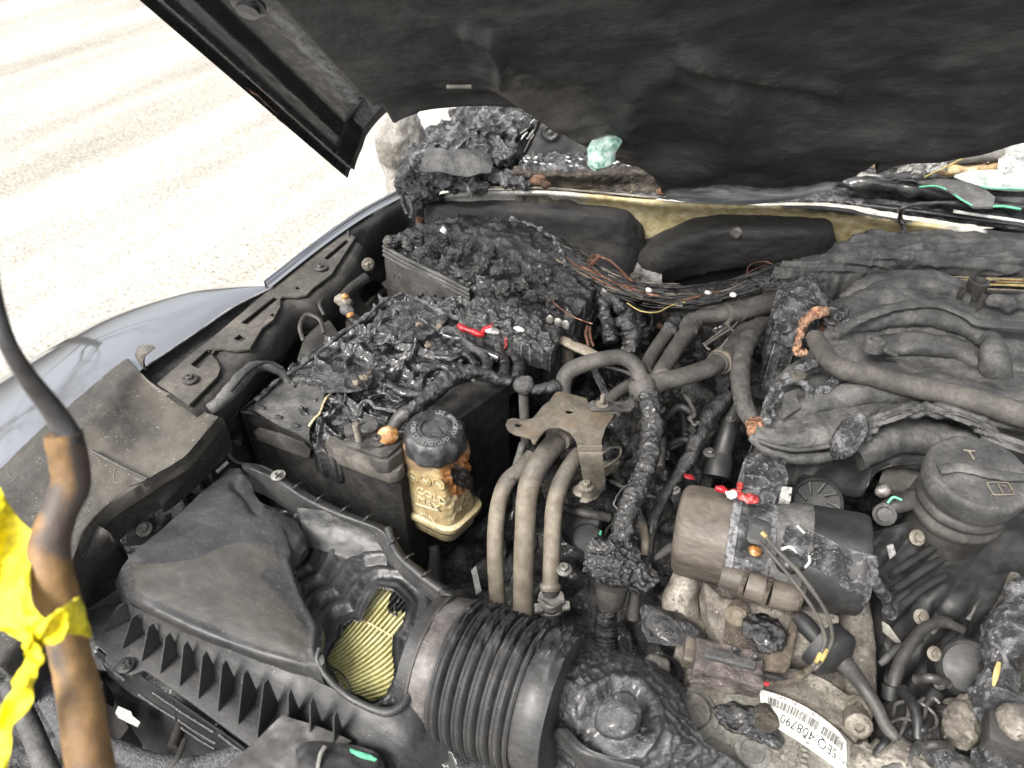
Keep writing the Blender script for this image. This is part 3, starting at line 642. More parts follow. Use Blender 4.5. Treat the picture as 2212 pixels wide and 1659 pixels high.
# rear apron plate
surf('apron', [[(752, 500, .985), (800, 470, .985), (872, 425, .99), (905, 440, .99)], [(760, 515, .975), (815, 485, .975), (880, 450, .975), (910, 470, .97)], [(785, 570, .93), (830, 530, .93), (885, 500, .93), (912, 520, .92)], [(790, 640, .86), (840, 600, .86), (890, 580, .86), (915, 580, .86)]], MAT['soot_dark'], car, (10, 10), disp=[NZ('f', .002, 50)])
tube('apron_edge', [(752, 500, .99), (757, 530, .975), (775, 560, .95), (792, 572, .94)], 3, MAT['soot'], car)
# inner wheel arch wall, dark
surf('inner_wing', [[(430, 900, .93), (520, 800, .93), (620, 700, .93), (720, 630, .93), (800, 590, .93)], [(500, 960, .80), (580, 860, .80), (680, 760, .80), (780, 690, .80), (860, 650, .80)], [(560, 1010, .68), (640, 900, .68), (730, 800, .68), (820, 740, .68), (900, 700, .68)]], MAT['soot_dark'], car, (14, 12), disp=[NZ('f', .01, 14)])
# engine bay floor (all the dark depth between the parts)
surf('engine_bay_floor', [[(-300, 1900, .66), (400, 1900, .66), (1000, 1900, .66), (1600, 1900, .66), (2300, 1900, .66)], [(-200, 1500, .68), (400, 1450, .68), (1000, 1450, .68), (1600, 1450, .68), (2300, 1450, .68)], [(200, 1200, .68), (600, 1150, .68), (1100, 1100, .70), (1600, 1100, .70), (2350, 1100, .70)], [(400, 980, .68), (760, 900, .68), (1150, 850, .72), (1600, 850, .74), (2350, 850, .74)], [(560, 850, .70), (900, 720, .72), (1250, 700, .76), (1700, 700, .8), (2350, 700, .8)]], MAT['char'], car, (40, 34), disp=[NZ('r', .03, 12), NZ('f', .012, 40), NZ('b', .004, 120)])

# the other half of the bay, past the right edge of the frame
surf('engine_bay_floor', [[Vector((.25, y, .68)), Vector((.45, y, .66)), Vector((.74, y, .70))] for y in (-.1, .3, .7, 1.1, 1.4)], MAT['char'], car, (16, 14), disp=[NZ('r', .03, 12), NZ('f', .012, 40)])
surf('fender', [[Vector((.72, y, .97)), Vector((.76, y, .985)), Vector((.86, y, .965)), Vector((.92, y, .90)), Vector((.93, y, .5))] for y in (-.1, .3, .8, 1.4)], MAT['paint'], car, (8, 6))
surf('inner_wing', [[Vector((.72, y, .968)), Vector((.69, y, .90)), Vector((.70, y, .62))] for y in (-.1, .5, 1.4)], MAT['soot_dark'], car, (6, 6))
surf('cowl', [[Vector((.28, 1.27, 1.04)), Vector((.5, 1.30, 1.04)), Vector((.8, 1.30, 1.04))], [Vector((.28, 1.6, 1.04)), Vector((.5, 1.62, 1.04)), Vector((.8, 1.62, 1.04))]], MAT['char_ash'], car, (14, 10), disp=[NZ('r', .007, 40)])
boxv('front_bumper', Vector((0, -.32, .55)), (X_, Y_, Z_), (1.7, .25, .5), MAT['paint'], car, bevel=.05)
M('band', [(.05, .044, .041), (.095, .085, .08), (.16, .148, .14)], 24, rough=(.4, .65), bump=.3, bscale=200, bdist=.0008, metal=.2, speck=((.35, .33, .3), 380, .63))
M('skin', [(.014, .014, .0145), (.022, .022, .0225), (.036, .036, .036)], 30, rough=(.28, .5), bump=.3, bscale=160, bdist=.002, spec=.6, speck=((.2, .2, .2), 400, .66))
M('char_grey', [(.010, .010, .011), (.03, .03, .032), (.085, .086, .09)], 40, rough=(.15, .6), bump=.7, bscale=90, bdist=.005, speck=[((.3, .3, .31), 300, .62), ((.003, .003, .003), 160, .6)], spec=.8, coat=.3)
# ================= left side: panel, air box, duct =================
CR = lambda k=1.0: [NZ('r', .010*k, 40), NZ('f', .006*k, 95, 3), NZ('b', .0035*k, 230, 5)]
# front trim panel ---------------------------------------------------
pn = thing('front_trim_panel', 'big dusty grey brown plastic trim panel with a hooked clip at the lower left', 'trim panel', (250, 1000, .93))
pdust = lambda p, q: .25+.5*gauss(dpoly(q[0], q[1], [(340, 850), (400, 930), (330, 1010)]), 45)+.6*gauss(dpoly(q[0], q[1], [(190, 960), (250, 1060), (320, 1020)]), 30)
pt = surf('panel_top', [
    [(-120, 1130, .955), (0, 1012, .965), (100, 918, .975), (200, 832, .982), (268, 778, .985), (284, 783, .985)],
    [(-100, 1165, .975), (20, 1050, .985), (120, 955, .992), (215, 870, .998), (285, 800, .998), (302, 803, .995)],
    [(-60, 1230, .97), (60, 1105, .975), (160, 1010, .98), (250, 920, .985), (312, 838, .986), (334, 832, .985)],
    [(-20, 1290, .962), (90, 1170, .966), (190, 1070, .97), (280, 975, .972), (350, 890, .973), (398, 868, .972)],
    [(10, 1330, .96), (110, 1215, .963), (200, 1115, .967), (300, 1015, .969), (390, 930, .97), (440, 888, .97)],
    [(40, 1370, .955), (135, 1260, .96), (196, 1128, .964), (322, 1032, .966), (400, 985, .968), (472, 900, .968)]],
    MAT['panel'], pn, (16, 12), disp=[NZ('f', .0025, 12), NZ('f', .0005, 120)], masks={'dust': pdust}, skirt=.02)
surf('panel_face', [
    [(196, 1122, .962), (262, 1062, .966), (318, 1034, .967), (400, 985, .969), (455, 915, .969), (474, 900, .967)],
    [(200, 1130, .955), (264, 1072, .957), (324, 1042, .957), (402, 994, .958), (462, 925, .958), (484, 908, .958)],
    [(206, 1160, .93), (268, 1105, .93), (330, 1066, .93), (408, 1018, .93), (470, 958, .93), (495, 935, .93)],
    [(216, 1190, .91), (280, 1130, .91), (336, 1090, .91), (356, 1092, .905), (430, 1030, .90), (497, 962, .905)]],
    MAT['panel'], pn, (14, 12), disp=[NZ('f', .0015, 30)], skirt=.01, masks={'dust': lambda p, q: .1})
surf('panel_ledge', [
    [(-40, 1400, .93), (60, 1290, .93), (140, 1190, .94), (196, 1118, .955), (215, 1135, .955)],
    [(0, 1440, .925), (90, 1320, .928), (165, 1225, .935), (215, 1165, .945), (238, 1150, .95)],
    [(40, 1460, .90), (120, 1350, .90), (190, 1262, .90), (240, 1200, .905), (262, 1172, .91)],
    [(60, 1500, .86), (140, 1390, .86), (200, 1300, .86), (250, 1225, .86), (268, 1190, .865)]],
    MAT['panel'], pn, (12, 10), disp=[NZ('f', .002, 25)], skirt=.02, masks={'dust': lambda p, q: .3})
surf('hook_clip', [[(291, 768, .998), (293, 758, 1.005), (300, 748, 1.012), (316, 744, 1.014), (334, 747, 1.012)], [(301, 786, .99), (301, 775, 1.0), (306, 765, 1.008), (318, 760, 1.012), (335, 749, 1.012)], [(312, 800, .985), (309, 785, .995), (312, 772, 1.004), (322, 763, 1.01), (336, 751, 1.011)]], MAT['dust'], pn, (10, 6), thick=.003)
tube('panel_crease', [(199, 974, .986), (232, 992, .982), (270, 1012, .979), (318, 1034, .97)], 3.2, MAT['panel'], pn, disp=[NZ('f', .001, 80)])
for k, pts in enumerate([[(250, 1010), (246, 1028), (236, 1042)], [(206, 1012), (196, 1022)], [(246, 1022), (248, 1042), (262, 1040)]]): tube('chip', [(x, y, .9825) for x, y in pts], 1.0, MAT['dust_tan'], pn, disp=[NZ('f', .001, 200)])
# lower strut bracket with bolt between panel and air box
br = thing('radiator_bracket', 'small dark bracket holding a shiny bolt beside the trim panel', 'bracket', (300, 1140, .88))
surf('bracket_arm', [[(268, 1140, .88), (290, 1130, .89), (340, 1120, .895), (370, 1110, .895)], [(272, 1160, .88), (300, 1155, .885), (345, 1150, .885), (372, 1130, .88)], [(275, 1180, .85), (300, 1178, .85), (350, 1170, .85), (378, 1150, .85)]], MAT['soot_dark'], br, (8, 8), thick=.003)
bolt(312, 1143, .897, 12, MAT['galv'], br, cross=True, axis=Vector((.1, -.3, 1)))
# long braided hose + frame bits, bottom left ---------------------------------
h = tube('braided_hose', [(-60, 1290, .86, 34), (10, 1352, .855, 34), (80, 1440, .84, 33), (150, 1560, .82, 33), (190, 1640, .81, 33), (230, 1760, .80, 33)], 33, MAT['braid'], None, n=16, seg=28, disp=[]); tag(h, 'thick woven sleeve hose passing behind the yellow tape', 'hose')
h = tube('braided_hose', [(200, 1605, .83, 22), (260, 1625, .835, 22), (330, 1652, .835, 24), (420, 1660, .835, 26), (520, 1636, .84, 26), (640, 1610, .84, 26)], 24, MAT['braid'], None, n=16, seg=24, disp=[]); tag(h, 'woven grey sleeve hose curving along the bottom edge', 'hose')
h = tube('coolant_pipe', [(20, 1480, .80, 20), (60, 1560, .79, 22), (110, 1680, .78, 24)], 22, MAT['soot_grey'], None, n=10); tag(h, 'bare grey pipe in the bottom left corner', 'pipe')
h = tube('cable_tie', [(352, 1690, .86), (362, 1664, .862), (384, 1636, .862), (400, 1596, .852)], 6, MAT['soot'], None, n=8, flat=.4); tag(h, 'dark strap looped over the woven hose', 'strap')
h = tube('stub_pipe', [(395, 1560, .80, 13), (372, 1620, .82, 13)], 13, MAT['soot'], None); tag(h, 'short dark stub pipe under the air box', 'pipe')
fr = thing('fan_shroud', 'dark recessed shroud with pale torn corner seen below the air box', 'shroud', (300, 1560, .74))
surf('shroud_wall', [[(200, 1440, .80), (300, 1470, .80), (420, 1560, .80), (560, 1680, .80)], [(220, 1560, .74), (300, 1570, .74), (400, 1620, .74), (500, 1720, .74)], [(180, 1700, .70), (300, 1720, .70), (400, 1760, .70), (500, 1800, .70)]], MAT['soot_dark'], fr, (10, 10), disp=[NZ('f', .012, 20)])
prism('torn_label', [(255, 1525, .80), (283, 1537, .80), (286, 1546, .80), (303, 1560, .80), (297, 1570, .80), (246, 1546, .80)], .002, MAT['white_bit'], fr, bevel=0)
prism('shroud_block', [(196, 1500, .80), (252, 1528, .80), (280, 1570, .80), (250, 1610, .80), (190, 1580, .80)], .05, MAT['soot'], fr, bevel=.004)
prism('shroud_block', [(148, 1440, .815), (190, 1445, .815), (225, 1470, .815), (220, 1500, .815), (165, 1490, .815)], .04, MAT['soot'], fr, bevel=.004)
# air filter box ------------------------------------------------------
ab = thing('air_filter_box', 'grey plastic air filter box with a melted hole showing the filter', 'air box', (480, 1350, .80))
FL = .874
prism('flange', [(180, 1292), (203, 1388), (255, 1420), (259, 1446), (283, 1458), (312, 1446), (420, 1522), (533, 1606), (600, 1655), (700, 1740), (900, 1740), (900, 1560), (720, 1560), (560, 1480), (440, 1420), (340, 1350), (290, 1290), (290, 1240), (400, 1110), (385, 1120), (300, 1205)], .006, MAT['cover'], ab, z=FL, bevel=.0015)
dcov = lambda p, q: .0+.9*sm(.3, .75, (1 if inpoly(q[0], q[1], [(285, 1220), (360, 1216), (430, 1206), (480, 1180), (520, 1172), (590, 1180), (600, 1210), (560, 1240), (600, 1290), (640, 1330), (665, 1380), (640, 1425), (500, 1370), (360, 1310), (290, 1275)]) else 0)*(1-.25*0))
top_rows = [
    [(250, 1262, .898), (284, 1308, .902), (366, 1352, .905), (500, 1408, .907), (633, 1450, .909), (700, 1478, .912)],
    [(255, 1250, .908), (287, 1296, .922), (367, 1338, .930), (500, 1394, .932), (633, 1434, .930), (692, 1452, .925)],
    [(260, 1236, .916), (300, 1274, .930), (372, 1312, .939), (503, 1372, .942), (635, 1415, .940), (700, 1425, .935)],
    [(268, 1222, .920), (330, 1240, .938), (420, 1290, .948), (530, 1335, .951), (630, 1380, .948), (692, 1392, .94)],
    [(296, 1190, .925), (370, 1212, .943), (460, 1240, .953), (560, 1285, .955), (640, 1320, .95), (698, 1348, .938)],
    [(345, 1148, .925), (420, 1160, .945), (500, 1190, .952), (580, 1225, .952), (632, 1248, .946), (667, 1296, .935)],
    [(392, 1103, .925), (460, 1112, .940), (520, 1130, .948), (580, 1160, .948), (622, 1185, .942), (652, 1262, .932)],
    [(436, 1062, .918), (484, 1068, .930), (525, 1092, .938), (572, 1120, .94), (615, 1150, .936), (636, 1212, .928)],
    [(478, 1030, .908), (505, 1036, .922), (524, 1062, .928), (560, 1100, .932), (604, 1124, .93), (664, 1166, .925)],
    [(497, 1012, .900), (522, 1016, .915), (540, 1050, .915), (566, 1092, .922), (606, 1108, .922), (640, 1128, .915)]]
top_rows = [[(x, y, z if z < .93 else .93+(z-.93)*.35) for x, y, z in r] for r in top_rows]
scal = lambda p, q: -.006*gauss(dpoly(q[0], q[1], [(664, 1166), (633, 1209), (653, 1262), (667, 1296), (698, 1350), (690, 1400)]), 7)+.002*gauss(dpoly(q[0], q[1], [(650, 1166), (622, 1209), (640, 1262), (655, 1300), (682, 1350), (676, 1400)]), 6)
surf('cover', top_rows, MAT['cover'], ab, (18, 10), disp=[NZ('f', .0025, 18), NZ('f', .0003, 150), scal, lambda p, q: .004*gauss(dpoly(q[0], q[1], [(520, 1030), (556, 1060), (570, 1090)]), 5)-.006*gauss(dpoly(q[0], q[1], [(508, 1048), (532, 1072), (552, 1100)]), 8)], masks={'dust': dcov}, skirt=.012)
surf('cover_front', [
    [(250, 1258, .900), (284, 1304, .906), (366, 1348, .910), (500, 1405, .912), (633, 1446, .912), (700, 1478, .914), (758, 1508, .917), (838, 1540, .918), (882, 1516, .918), (935, 1440, .925)],
    [(252, 1280, .89), (290, 1335, .89), (372, 1385, .892), (495, 1450, .894), (620, 1500, .896), (690, 1530, .898), (750, 1560, .903), (830, 1590, .905), (890, 1590, .905), (945, 1500, .905)],
    [(256, 1290, .874), (300, 1360, .873), (388, 1420, .872), (492, 1490, .872), (604, 1556, .872), (680, 1605, .872), (750, 1640, .88), (830, 1650, .885), (895, 1640, .885), (960, 1580, .885)],
    [(262, 1300, .86), (305, 1370, .86), (392, 1435, .86), (492, 1510, .86), (604, 1575, .86), (680, 1640, .86), (760, 1690, .86), (840, 1700, .86), (900, 1690, .86), (970, 1640, .86)]],
    MAT['cover'], ab, (14, 10), disp=[NZ('f', .002, 20)], masks={'dust': lambda p, q: 0})
tube('hole_lip', [(690, 1400, .934, 5), (686, 1426, .93, 6), (706, 1462, .922, 7), (745, 1500, .921, 8), (800, 1530, .92, 9), (842, 1538, .92, 10), (872, 1520, .922, 9), (893, 1480, .925, 8), (915, 1445, .926, 8), (945, 1425, .925, 8)], 8, MAT['cover'], ab, n=12, seg=14, disp=[NZ('f', .001, 60)])
# gussets
GS = [((185, 1318), (252, 1276)), ((233, 1259), (263, 1244)), ((217, 1369), (267, 1308)), ((263, 1401), (298, 1333)), ((305, 1428), (334, 1354)), ((345, 1454), (372, 1375)), ((387, 1481), (412, 1394)), ((427, 1509), (454, 1416)), ((470, 1536), (497, 1436)), ((513, 1564), (543, 1457)), ((555, 1593), (588, 1476)), ((623, 1610), (637, 1500)), ((670, 1650), (687, 1518)), ((720, 1665), (733, 1548))]
for (ox, oy), (ax_, ay) in GS:
    O = P(ox, oy, FL+.001); ix = ax_+8; iy = oy-.45*(oy-ay); I = P(ix, iy, FL+.001); zt = height_to(ix, iy, FL, ay)
    T = Vector((I.x, I.y, zt)); In = I+(I-O).normalized()*.006; Tn = T+(I-O).normalized()*.006
    n = (I-O).cross(Z_).normalized()*.0008
    vs = [O-n, I-n, In-n, Tn-n, T-n, O+n, I+n, In+n, Tn+n, T+n]
    link('gusset', mesh(vs, [(0, 1, 2, 3, 4), (9, 8, 7, 6, 5), (0, 5, 6, 1), (1, 6, 7, 2), (2, 7, 8, 3), (3, 8, 9, 4), (4, 9, 5, 0)], False), MAT['cover'], ab)
# screw lugs
lathe('screw_lug', (278, 1446, .84), Z_, [(.014, 0), (.014, .030), (.012, .034)], MAT['cover'], ab, 24)
bolt(272, 1437, .877, 13, MAT['soot_dark'], ab, 'screw', cross=True, h=.5)
for a in (0, 1): boxv('screw_slot', P(272, 1437, .8845), (Vector((1, .3, 0)).normalized() if a else Vector((-.3, 1, 0)).normalized(), Vector((-.3, 1, 0)).normalized() if a else Vector((1, .3, 0)).normalized(), Z_), (.010, .0016, .0012), MAT['ink'], ab, bevel=0)
bolt(601, 1027, .926, 11, MAT['galv'], ab, 'screw', cross=True, h=.5)
for a in (0, 1): boxv('screw_slot', P(601, 1027, .9335), (X_ if a else Y_, Y_ if a else X_, Z_), (.009, .0015, .0014), MAT['ink'], ab, bevel=0)
# lower box with louvres
surf('lower_box', [[(205, 1400, .868), (260, 1440, .868), (320, 1470, .868), (430, 1545, .868), (540, 1625, .868), (640, 1720, .868)], [(235, 1460, .82), (285, 1500, .82), (340, 1530, .82), (440, 1600, .82), (550, 1680, .82), (640, 1760, .82)]], MAT['soot_dark'], ab, (8, 8))
for r, (a, b) in enumerate([((212, 1402), (262, 1446)), ((206, 1412), (270, 1470)), ((322, 1474), (460, 1560)), ((330, 1496), (462, 1582)), ((300, 1500), (380, 1552)), ((470, 1570), (545, 1622)), ((474, 1588), (540, 1634)), ((385, 1555), (466, 1606)), ((392, 1572), (464, 1618))]):
    m_ = ((a[0]+b[0])/2, (a[1]+b[1])/2+2)
    tube('louvre', [(a[0], a[1], .862-.006*(r % 3)), (m_[0], m_[1], .862-.006*(r % 3)), (b[0], b[1], .862-.006*(r % 3))], 3.2, MAT['char_gloss'], ab, seg=8)
for (x, y) in [(318, 1480), (376, 1520), (466, 1580)]: tube('louvre_post', [(x, y-14, .866), (x+6, y+36, .82)], 4, MAT['soot_dark'], ab, seg=8)
# collapsed inner skin, filter, back frame
HOLE = [(820, 1272), (850, 1278), (878, 1304), (868, 1338), (847, 1373), (845, 1412), (850, 1456), (832, 1499), (800, 1512), (757, 1490), (735, 1477), (707, 1423), (722, 1400), (737, 1382), (741, 1355), (762, 1344), (782, 1346), (790, 1323), (803, 1296)]
fold = lambda p, q: .0026*math.sin(dpoly(q[0], q[1], HOLE, True)*.17+noise.noise(p*16)*3.4)*sm(8, 26, dpoly(q[0], q[1], HOLE, True))
lipf = lambda p, q: .006*gauss(dpoly(q[0], q[1], HOLE, True), 5)
surf('collapsed_skin', [
    [(560, 1085, .900), (606, 1100, .902), (680, 1120, .903), (760, 1150, .90), (830, 1190, .90), (900, 1240, .90), (1000, 1300, .90)],
    [(600, 1120, .90), (640, 1135, .895), (700, 1165, .895), (770, 1195, .895), (835, 1230, .897), (900, 1270, .897), (980, 1320, .90)],
    [(620, 1170, .895), (655, 1185, .892), (710, 1215, .892), (770, 1240, .894), (835, 1270, .897), (900, 1305, .90), (960, 1340, .90)],
    [(640, 1240, .895), (670, 1255, .892), (720, 1280, .892), (770, 1300, .893), (835, 1320, .895), (890, 1345, .90), (945, 1375, .905)],
    [(660, 1310, .900), (690, 1325, .893), (725, 1345, .890), (770, 1365, .889), (830, 1380, .893), (885, 1400, .9), (930, 1415, .91)],
    [(680, 1390, .905), (700, 1410, .896), (730, 1430, .890), (770, 1445, .888), (830, 1450, .893), (875, 1460, .9), (910, 1460, .91)],
    [(690, 1440, .905), (715, 1465, .896), (745, 1485, .890), (780, 1500, .888), (830, 1505, .893), (862, 1500, .9), (885, 1495, .91)],
    [(700, 1470, .905), (735, 1500, .896), (765, 1525, .890), (800, 1540, .888), (835, 1545, .893), (858, 1540, .9), (872, 1530, .91)]],
    MAT['skin'], ab, (22, 20), disp=[fold, lipf, NZ('f', .002, 60), NZ('f', .0008, 160)], keep=lambda x, y: not inpoly(x, y, HOLE))
bb = ab
def pleat_mask(p, q): return .95*(1 if (q[0] > 838 and q[1] < 1322 and q[0]+q[1]*.3 > 1228) else 0)
# pleated filter: rows run along each pleat
PA = [(700, 1360), (760, 1290), (815, 1250), (900, 1290)]
def filt():
    n = 27; rows = []
    for k in range(n*4+1):
        s = k/(n*4)
        # pleat start (upper right) and end (lower left)
        a = (862+s*70, 1212+s*330); m1 = (790+s*92, 1300+s*275); b = (742+s*78, 1362+s*215); c = (676+s*120, 1412+s*150)
        z = .879+.008*(1 if (k % 4) in (1, 2) else 0)
        z2 = z
        rows.append([(a[0]+2*math.sin(k), a[1], z), (m1[0], m1[1], z2), (b[0], b[1], z2), (c[0], c[1], z)])
    return rows
surf('filter_element', filt(), MAT['filter'], ab, (12, 1), masks={'blk': pleat_mask}, disp=[NZ('f', .0008, 50)])
tube('filter_glue_line', [(782, 1340, .886), (800, 1348, .886), (822, 1360, .886), (850, 1376, .886)], 2.2, MAT['tan_plastic'], ab, seg=8, n=10)
tube('melted_string', [(862, 1296, .888), (852, 1312, .888), (858, 1330, .888), (842, 1322, .888)], 2.0, MAT['char_gloss'], ab, seg=8)
tube('melted_string', [(700, 1432, .889), (738, 1455, .889), (760, 1490, .889)], 2.0, MAT['char_gloss'], ab, seg=8)
# back frame: rim rail with cross ribs
surf('back_frame', [
    [(520, 1000, .908), (548, 1003, .915), (606, 1028, .918), (660, 1062, .918), (720, 1092, .918), (800, 1122, .918), (842, 1142, .915), (880, 1200, .912), (940, 1250, .91), (1010, 1300, .908)],
    [(524, 1012, .912), (548, 1015, .922), (600, 1038, .924), (655, 1074, .924), (716, 1104, .924), (796, 1134, .924), (832, 1154, .922), (866, 1208, .918), (926, 1260, .916), (996, 1308, .914)],
    [(530, 1024, .906), (550, 1030, .908), (592, 1054, .91), (650, 1090, .91), (712, 1122, .91), (790, 1150, .91), (815, 1170, .908), (850, 1220, .905), (915, 1275, .905), (985, 1320, .905)]],
    MAT['cover'], ab, (10, 6), disp=[NZ('f', .002, 30)], skirt=.03, masks={'dust': lambda p, q: .1})
surf('inner_wall', [[(640, 1096, .918), (716, 1106, .922), (800, 1134, .922), (838, 1156, .92)], [(650, 1130, .905), (716, 1145, .905), (790, 1165, .905), (838, 1185, .905)], [(660, 1180, .895), (716, 1195, .895), (786, 1222, .894), (836, 1225, .895)]], MAT['cover'], ab, (12, 12), disp=[NZ('f', .003, 30)], skirt=.01, masks={'dust': lambda p, q: 0})
tube('frame_rail', [(838, 1142, .926, 8), (858, 1196, .922, 8), (900, 1236, .920, 9), (950, 1274, .918, 10), (1000, 1306, .916, 10)], 8, MAT['cover'], ab, n=10)
for (x, y) in [(642, 1050), (690, 1077), (745, 1100), (795, 1118), (850, 1170), (882, 1204), (920, 1240), (955, 1276)]:
    tube('frame_rib', [(x-9, y+6, .925), (x, y-2, .932), (x+11, y-7, .922)], 2.6, MAT['cover'], ab, seg=8)
# intake duct ---------------------------------------------------------
du = thing('intake_duct', 'ribbed black rubber intake duct with a metal clamp band, charred on top', 'duct', (1100, 1480, .82))
D0, D2 = P(957, 1433, .89), P(1250, 1540, .905)
topm = lambda x, y: sm(-30, 90, (1420-y)+.25*(x-1000))
chr_ = [wt(NZ('f', .007, 70), topm), wt(NZ('b', .005, 190), topm)]
axd = (D2-D0).normalized()
def ringtube(name, t0, t1, r0, r1, mat, prof=None, n=40, disp=(), seg=72, vis=False, y=0):
    a = D0+(D2-D0)*t0; b = D0+(D2-D0)*t1
    L = (b-a).length; pr = []
    N_ = n
    for i in range(N_+1):
        s = i/N_; r = r0+(r1-r0)*s+(prof(s) if prof else 0); pr.append((r, L*s))
    return lathe(name, a, axd, pr, mat, du, seg, disp, sharp=60)
RR = .0665
NR = 6.5
ringtube('neck', -.12, -.01, RR*.98, RR*1.0, MAT['cover'])
ringtube('clamp_band', -.02, .13, RR*1.03, RR*1.03, MAT['band'], n=14, disp=[wt(NZ('f', .002, 60), topm), NZ('f', .0004, 80)])
for tt in (-.02, .13): ringtube('band_edge', tt-.006, tt+.012, RR*1.055, RR*1.055, MAT['soot'], n=3, disp=[wt(NZ('f', .006, 90), topm)])
ringtube('bellows', .13, .70, RR*1.02, RR*1.0, MAT['rubber_duct'] if 'rubber_duct' in MAT else MAT['cover'], lambda s: .0085*abs(math.sin(math.pi*s*NR))**.7-.002+.0022*gauss((s*NR) % 1-.5, .09)*-1.4, n=260, disp=chr_, seg=110)
ringtube('collar', .69, .90, RR*1.0, RR*1.0, MAT['cover'], lambda s: .003*math.sin(s*math.pi), n=60, disp=[wt(NZ('f', .010, 60), topm), wt(NZ('r', .008, 90), topm), NZ('f', .0008, 60)], seg=90)
bl = blob('band_screw', (974, 1370, .93), (.008, .010, .008), MAT['soot'], du, 3, [NZ('f', .002, 120)])
blob('band_tab', (932, 1570, .855), (.007, .006, .014), MAT['soot_dark'], du, 3, [NZ('f', .002, 90)])
el = surf('charred_elbow', [
    [(1170, 1640, .84), (1260, 1700, .84), (1380, 1760, .84), (1500, 1800, .84), (1700, 1800, .84)],
    [(1190, 1590, .875), (1260, 1640, .88), (1360, 1690, .88), (1470, 1720, .88), (1640, 1690, .87)],
    [(1200, 1530, .915), (1260, 1580, .92), (1330, 1640, .925), (1440, 1650, .92), (1580, 1640, .90)],
    [(1210, 1480, .935), (1262, 1520, .94), (1335, 1560, .95), (1430, 1590, .94), (1530, 1610, .915)],
    [(1230, 1430, .935), (1280, 1460, .94), (1345, 1495, .945), (1425, 1520, .935), (1500, 1570, .91)],
    [(1250, 1400, .92), (1300, 1420, .925), (1360, 1430, .925), (1430, 1465, .915), (1480, 1515, .895)],
    [(1270, 1380, .89), (1310, 1400, .89), (1370, 1415, .89), (1440, 1450, .88), (1490, 1500, .87)]], MAT['char_grey'], du, (30, 24),
    disp=[lambda p, q: .016*(1-sm(30, 52, math.hypot((q[0]-1337)*.95, q[1]-1553)))-.012*gauss(math.hypot(q[0]-1337, q[1]-1553)-64, 11)+.005*gauss(math.hypot(q[0]-1337, q[1]-1553)-84, 8),
          wt(NZ('r', .005, 70, 2), lambda x, y: 1-.8*gauss(math.hypot(x-1337, y-1553), 40)), NZ('f', .003, 120)], masks={})
surf('elbow_skirt', [[(1200, 1600, .90), (1240, 1640, .905), (1300, 1680, .91), (1400, 1720, .90)], [(1192, 1586, .905), (1208, 1580, .918), (1260, 1632, .93), (1380, 1665, .93)], [(1200, 1575, .90), (1225, 1575, .922), (1280, 1622, .935), (1400, 1650, .93)]], MAT['cover'], du, (14, 8), disp=[NZ('f', .002, 50)], masks={'dust': lambda p, q: 0})
# lower bracket at bottom centre
lb = thing('lower_bracket', 'dark smeared plastic bracket with a green chip at the bottom edge', 'bracket', (620, 1640, .88))
surf('bracket_plate', [[(470, 1680, .89), (530, 1620, .90), (610, 1545, .91)], [(520, 1720, .895), (590, 1640, .905), (690, 1570, .91)], [(560, 1760, .89), (660, 1680, .90), (760, 1600, .905)]], MAT['soot'], lb, (14, 14), disp=[NZ('f', .004, 25)], skirt=.03)
surf('bracket_cap', [[(640, 1620, .905), (690, 1600, .91), (800, 1620, .91), (830, 1645, .9)], [(650, 1680, .91), (700, 1660, .915), (780, 1670, .91), (840, 1690, .9)]], MAT['soot_dark'], lb, (10, 10), disp=[NZ('f', .004, 40)], skirt=.03)
prism('green_chip', [(756, 1616, .914), (800, 1630, .914), (815, 1639, .914), (810, 1643, .914), (780, 1636, .914), (755, 1624, .914)], .003, MAT['green_paint'], lb, bevel=.0005)
tube('bracket_clip', [(686, 1660, .914), (692, 1630, .918), (702, 1612, .918)], 5, MAT['galv'], lb, seg=10, flat=.5)
# foreground prop rod, sleeve and caution tape -------------------------
pr = thing('prop_rod', 'out of focus black rod in a burnt orange sleeve close to the camera', 'rod', (160, 1500, 1.1))
tube('rod', [(-28, 520, 1.42, 15), (-12, 640, 1.40, 16), (16, 740, 1.38, 18), (60, 815, 1.36, 20), (110, 880, 1.34, 23), (146, 935, 1.325, 25), (156, 965, 1.32, 25)], 20, MAT['rod'], pr, n=14, seg=24)
tube('sleeve', [(137, 936, 1.325, 37), (150, 1000, 1.31, 38), (152, 1050, 1.30, 37), (124, 1120, 1.29, 38), (106, 1180, 1.28, 40), (114, 1250, 1.27, 42), (138, 1350, 1.25, 42), (166, 1480, 1.23, 43), (205, 1700, 1.20, 46)], 44, MAT['sleeve'], pr, n=14, seg=32, disp=[NZ('f', .0012, 40)], masks={'blk': lambda p, q: .15+.75*gauss(dpoly(q[0], q[1], [(100, 1080), (118, 1130), (112, 1160)]), 26)+.6*gauss(dpoly(q[0], q[1], [(170, 950), (185, 1050), (150, 1180)]), 16)+.5*gauss(dpoly(q[0], q[1], [(120, 1400), (150, 1500)]), 20)})
tp = thing('caution_tape', 'bright yellow plastic tape knotted around the orange sleeved rod', 'tape', (100, 1350, 1.2))
def ribbon(name, L, R): return surf(name, [L, [((a[0]+b[0])/2, (a[1]+b[1])/2, (a[2]+b[2])/2+.006*math.sin(i*2.1)) for i, (a, b) in enumerate(zip(L, R))], R], MAT['tape'], tp, (12, 8), disp=[NZ('f', .006, 26), NZ('r', .004, 40)], thick=.0006)
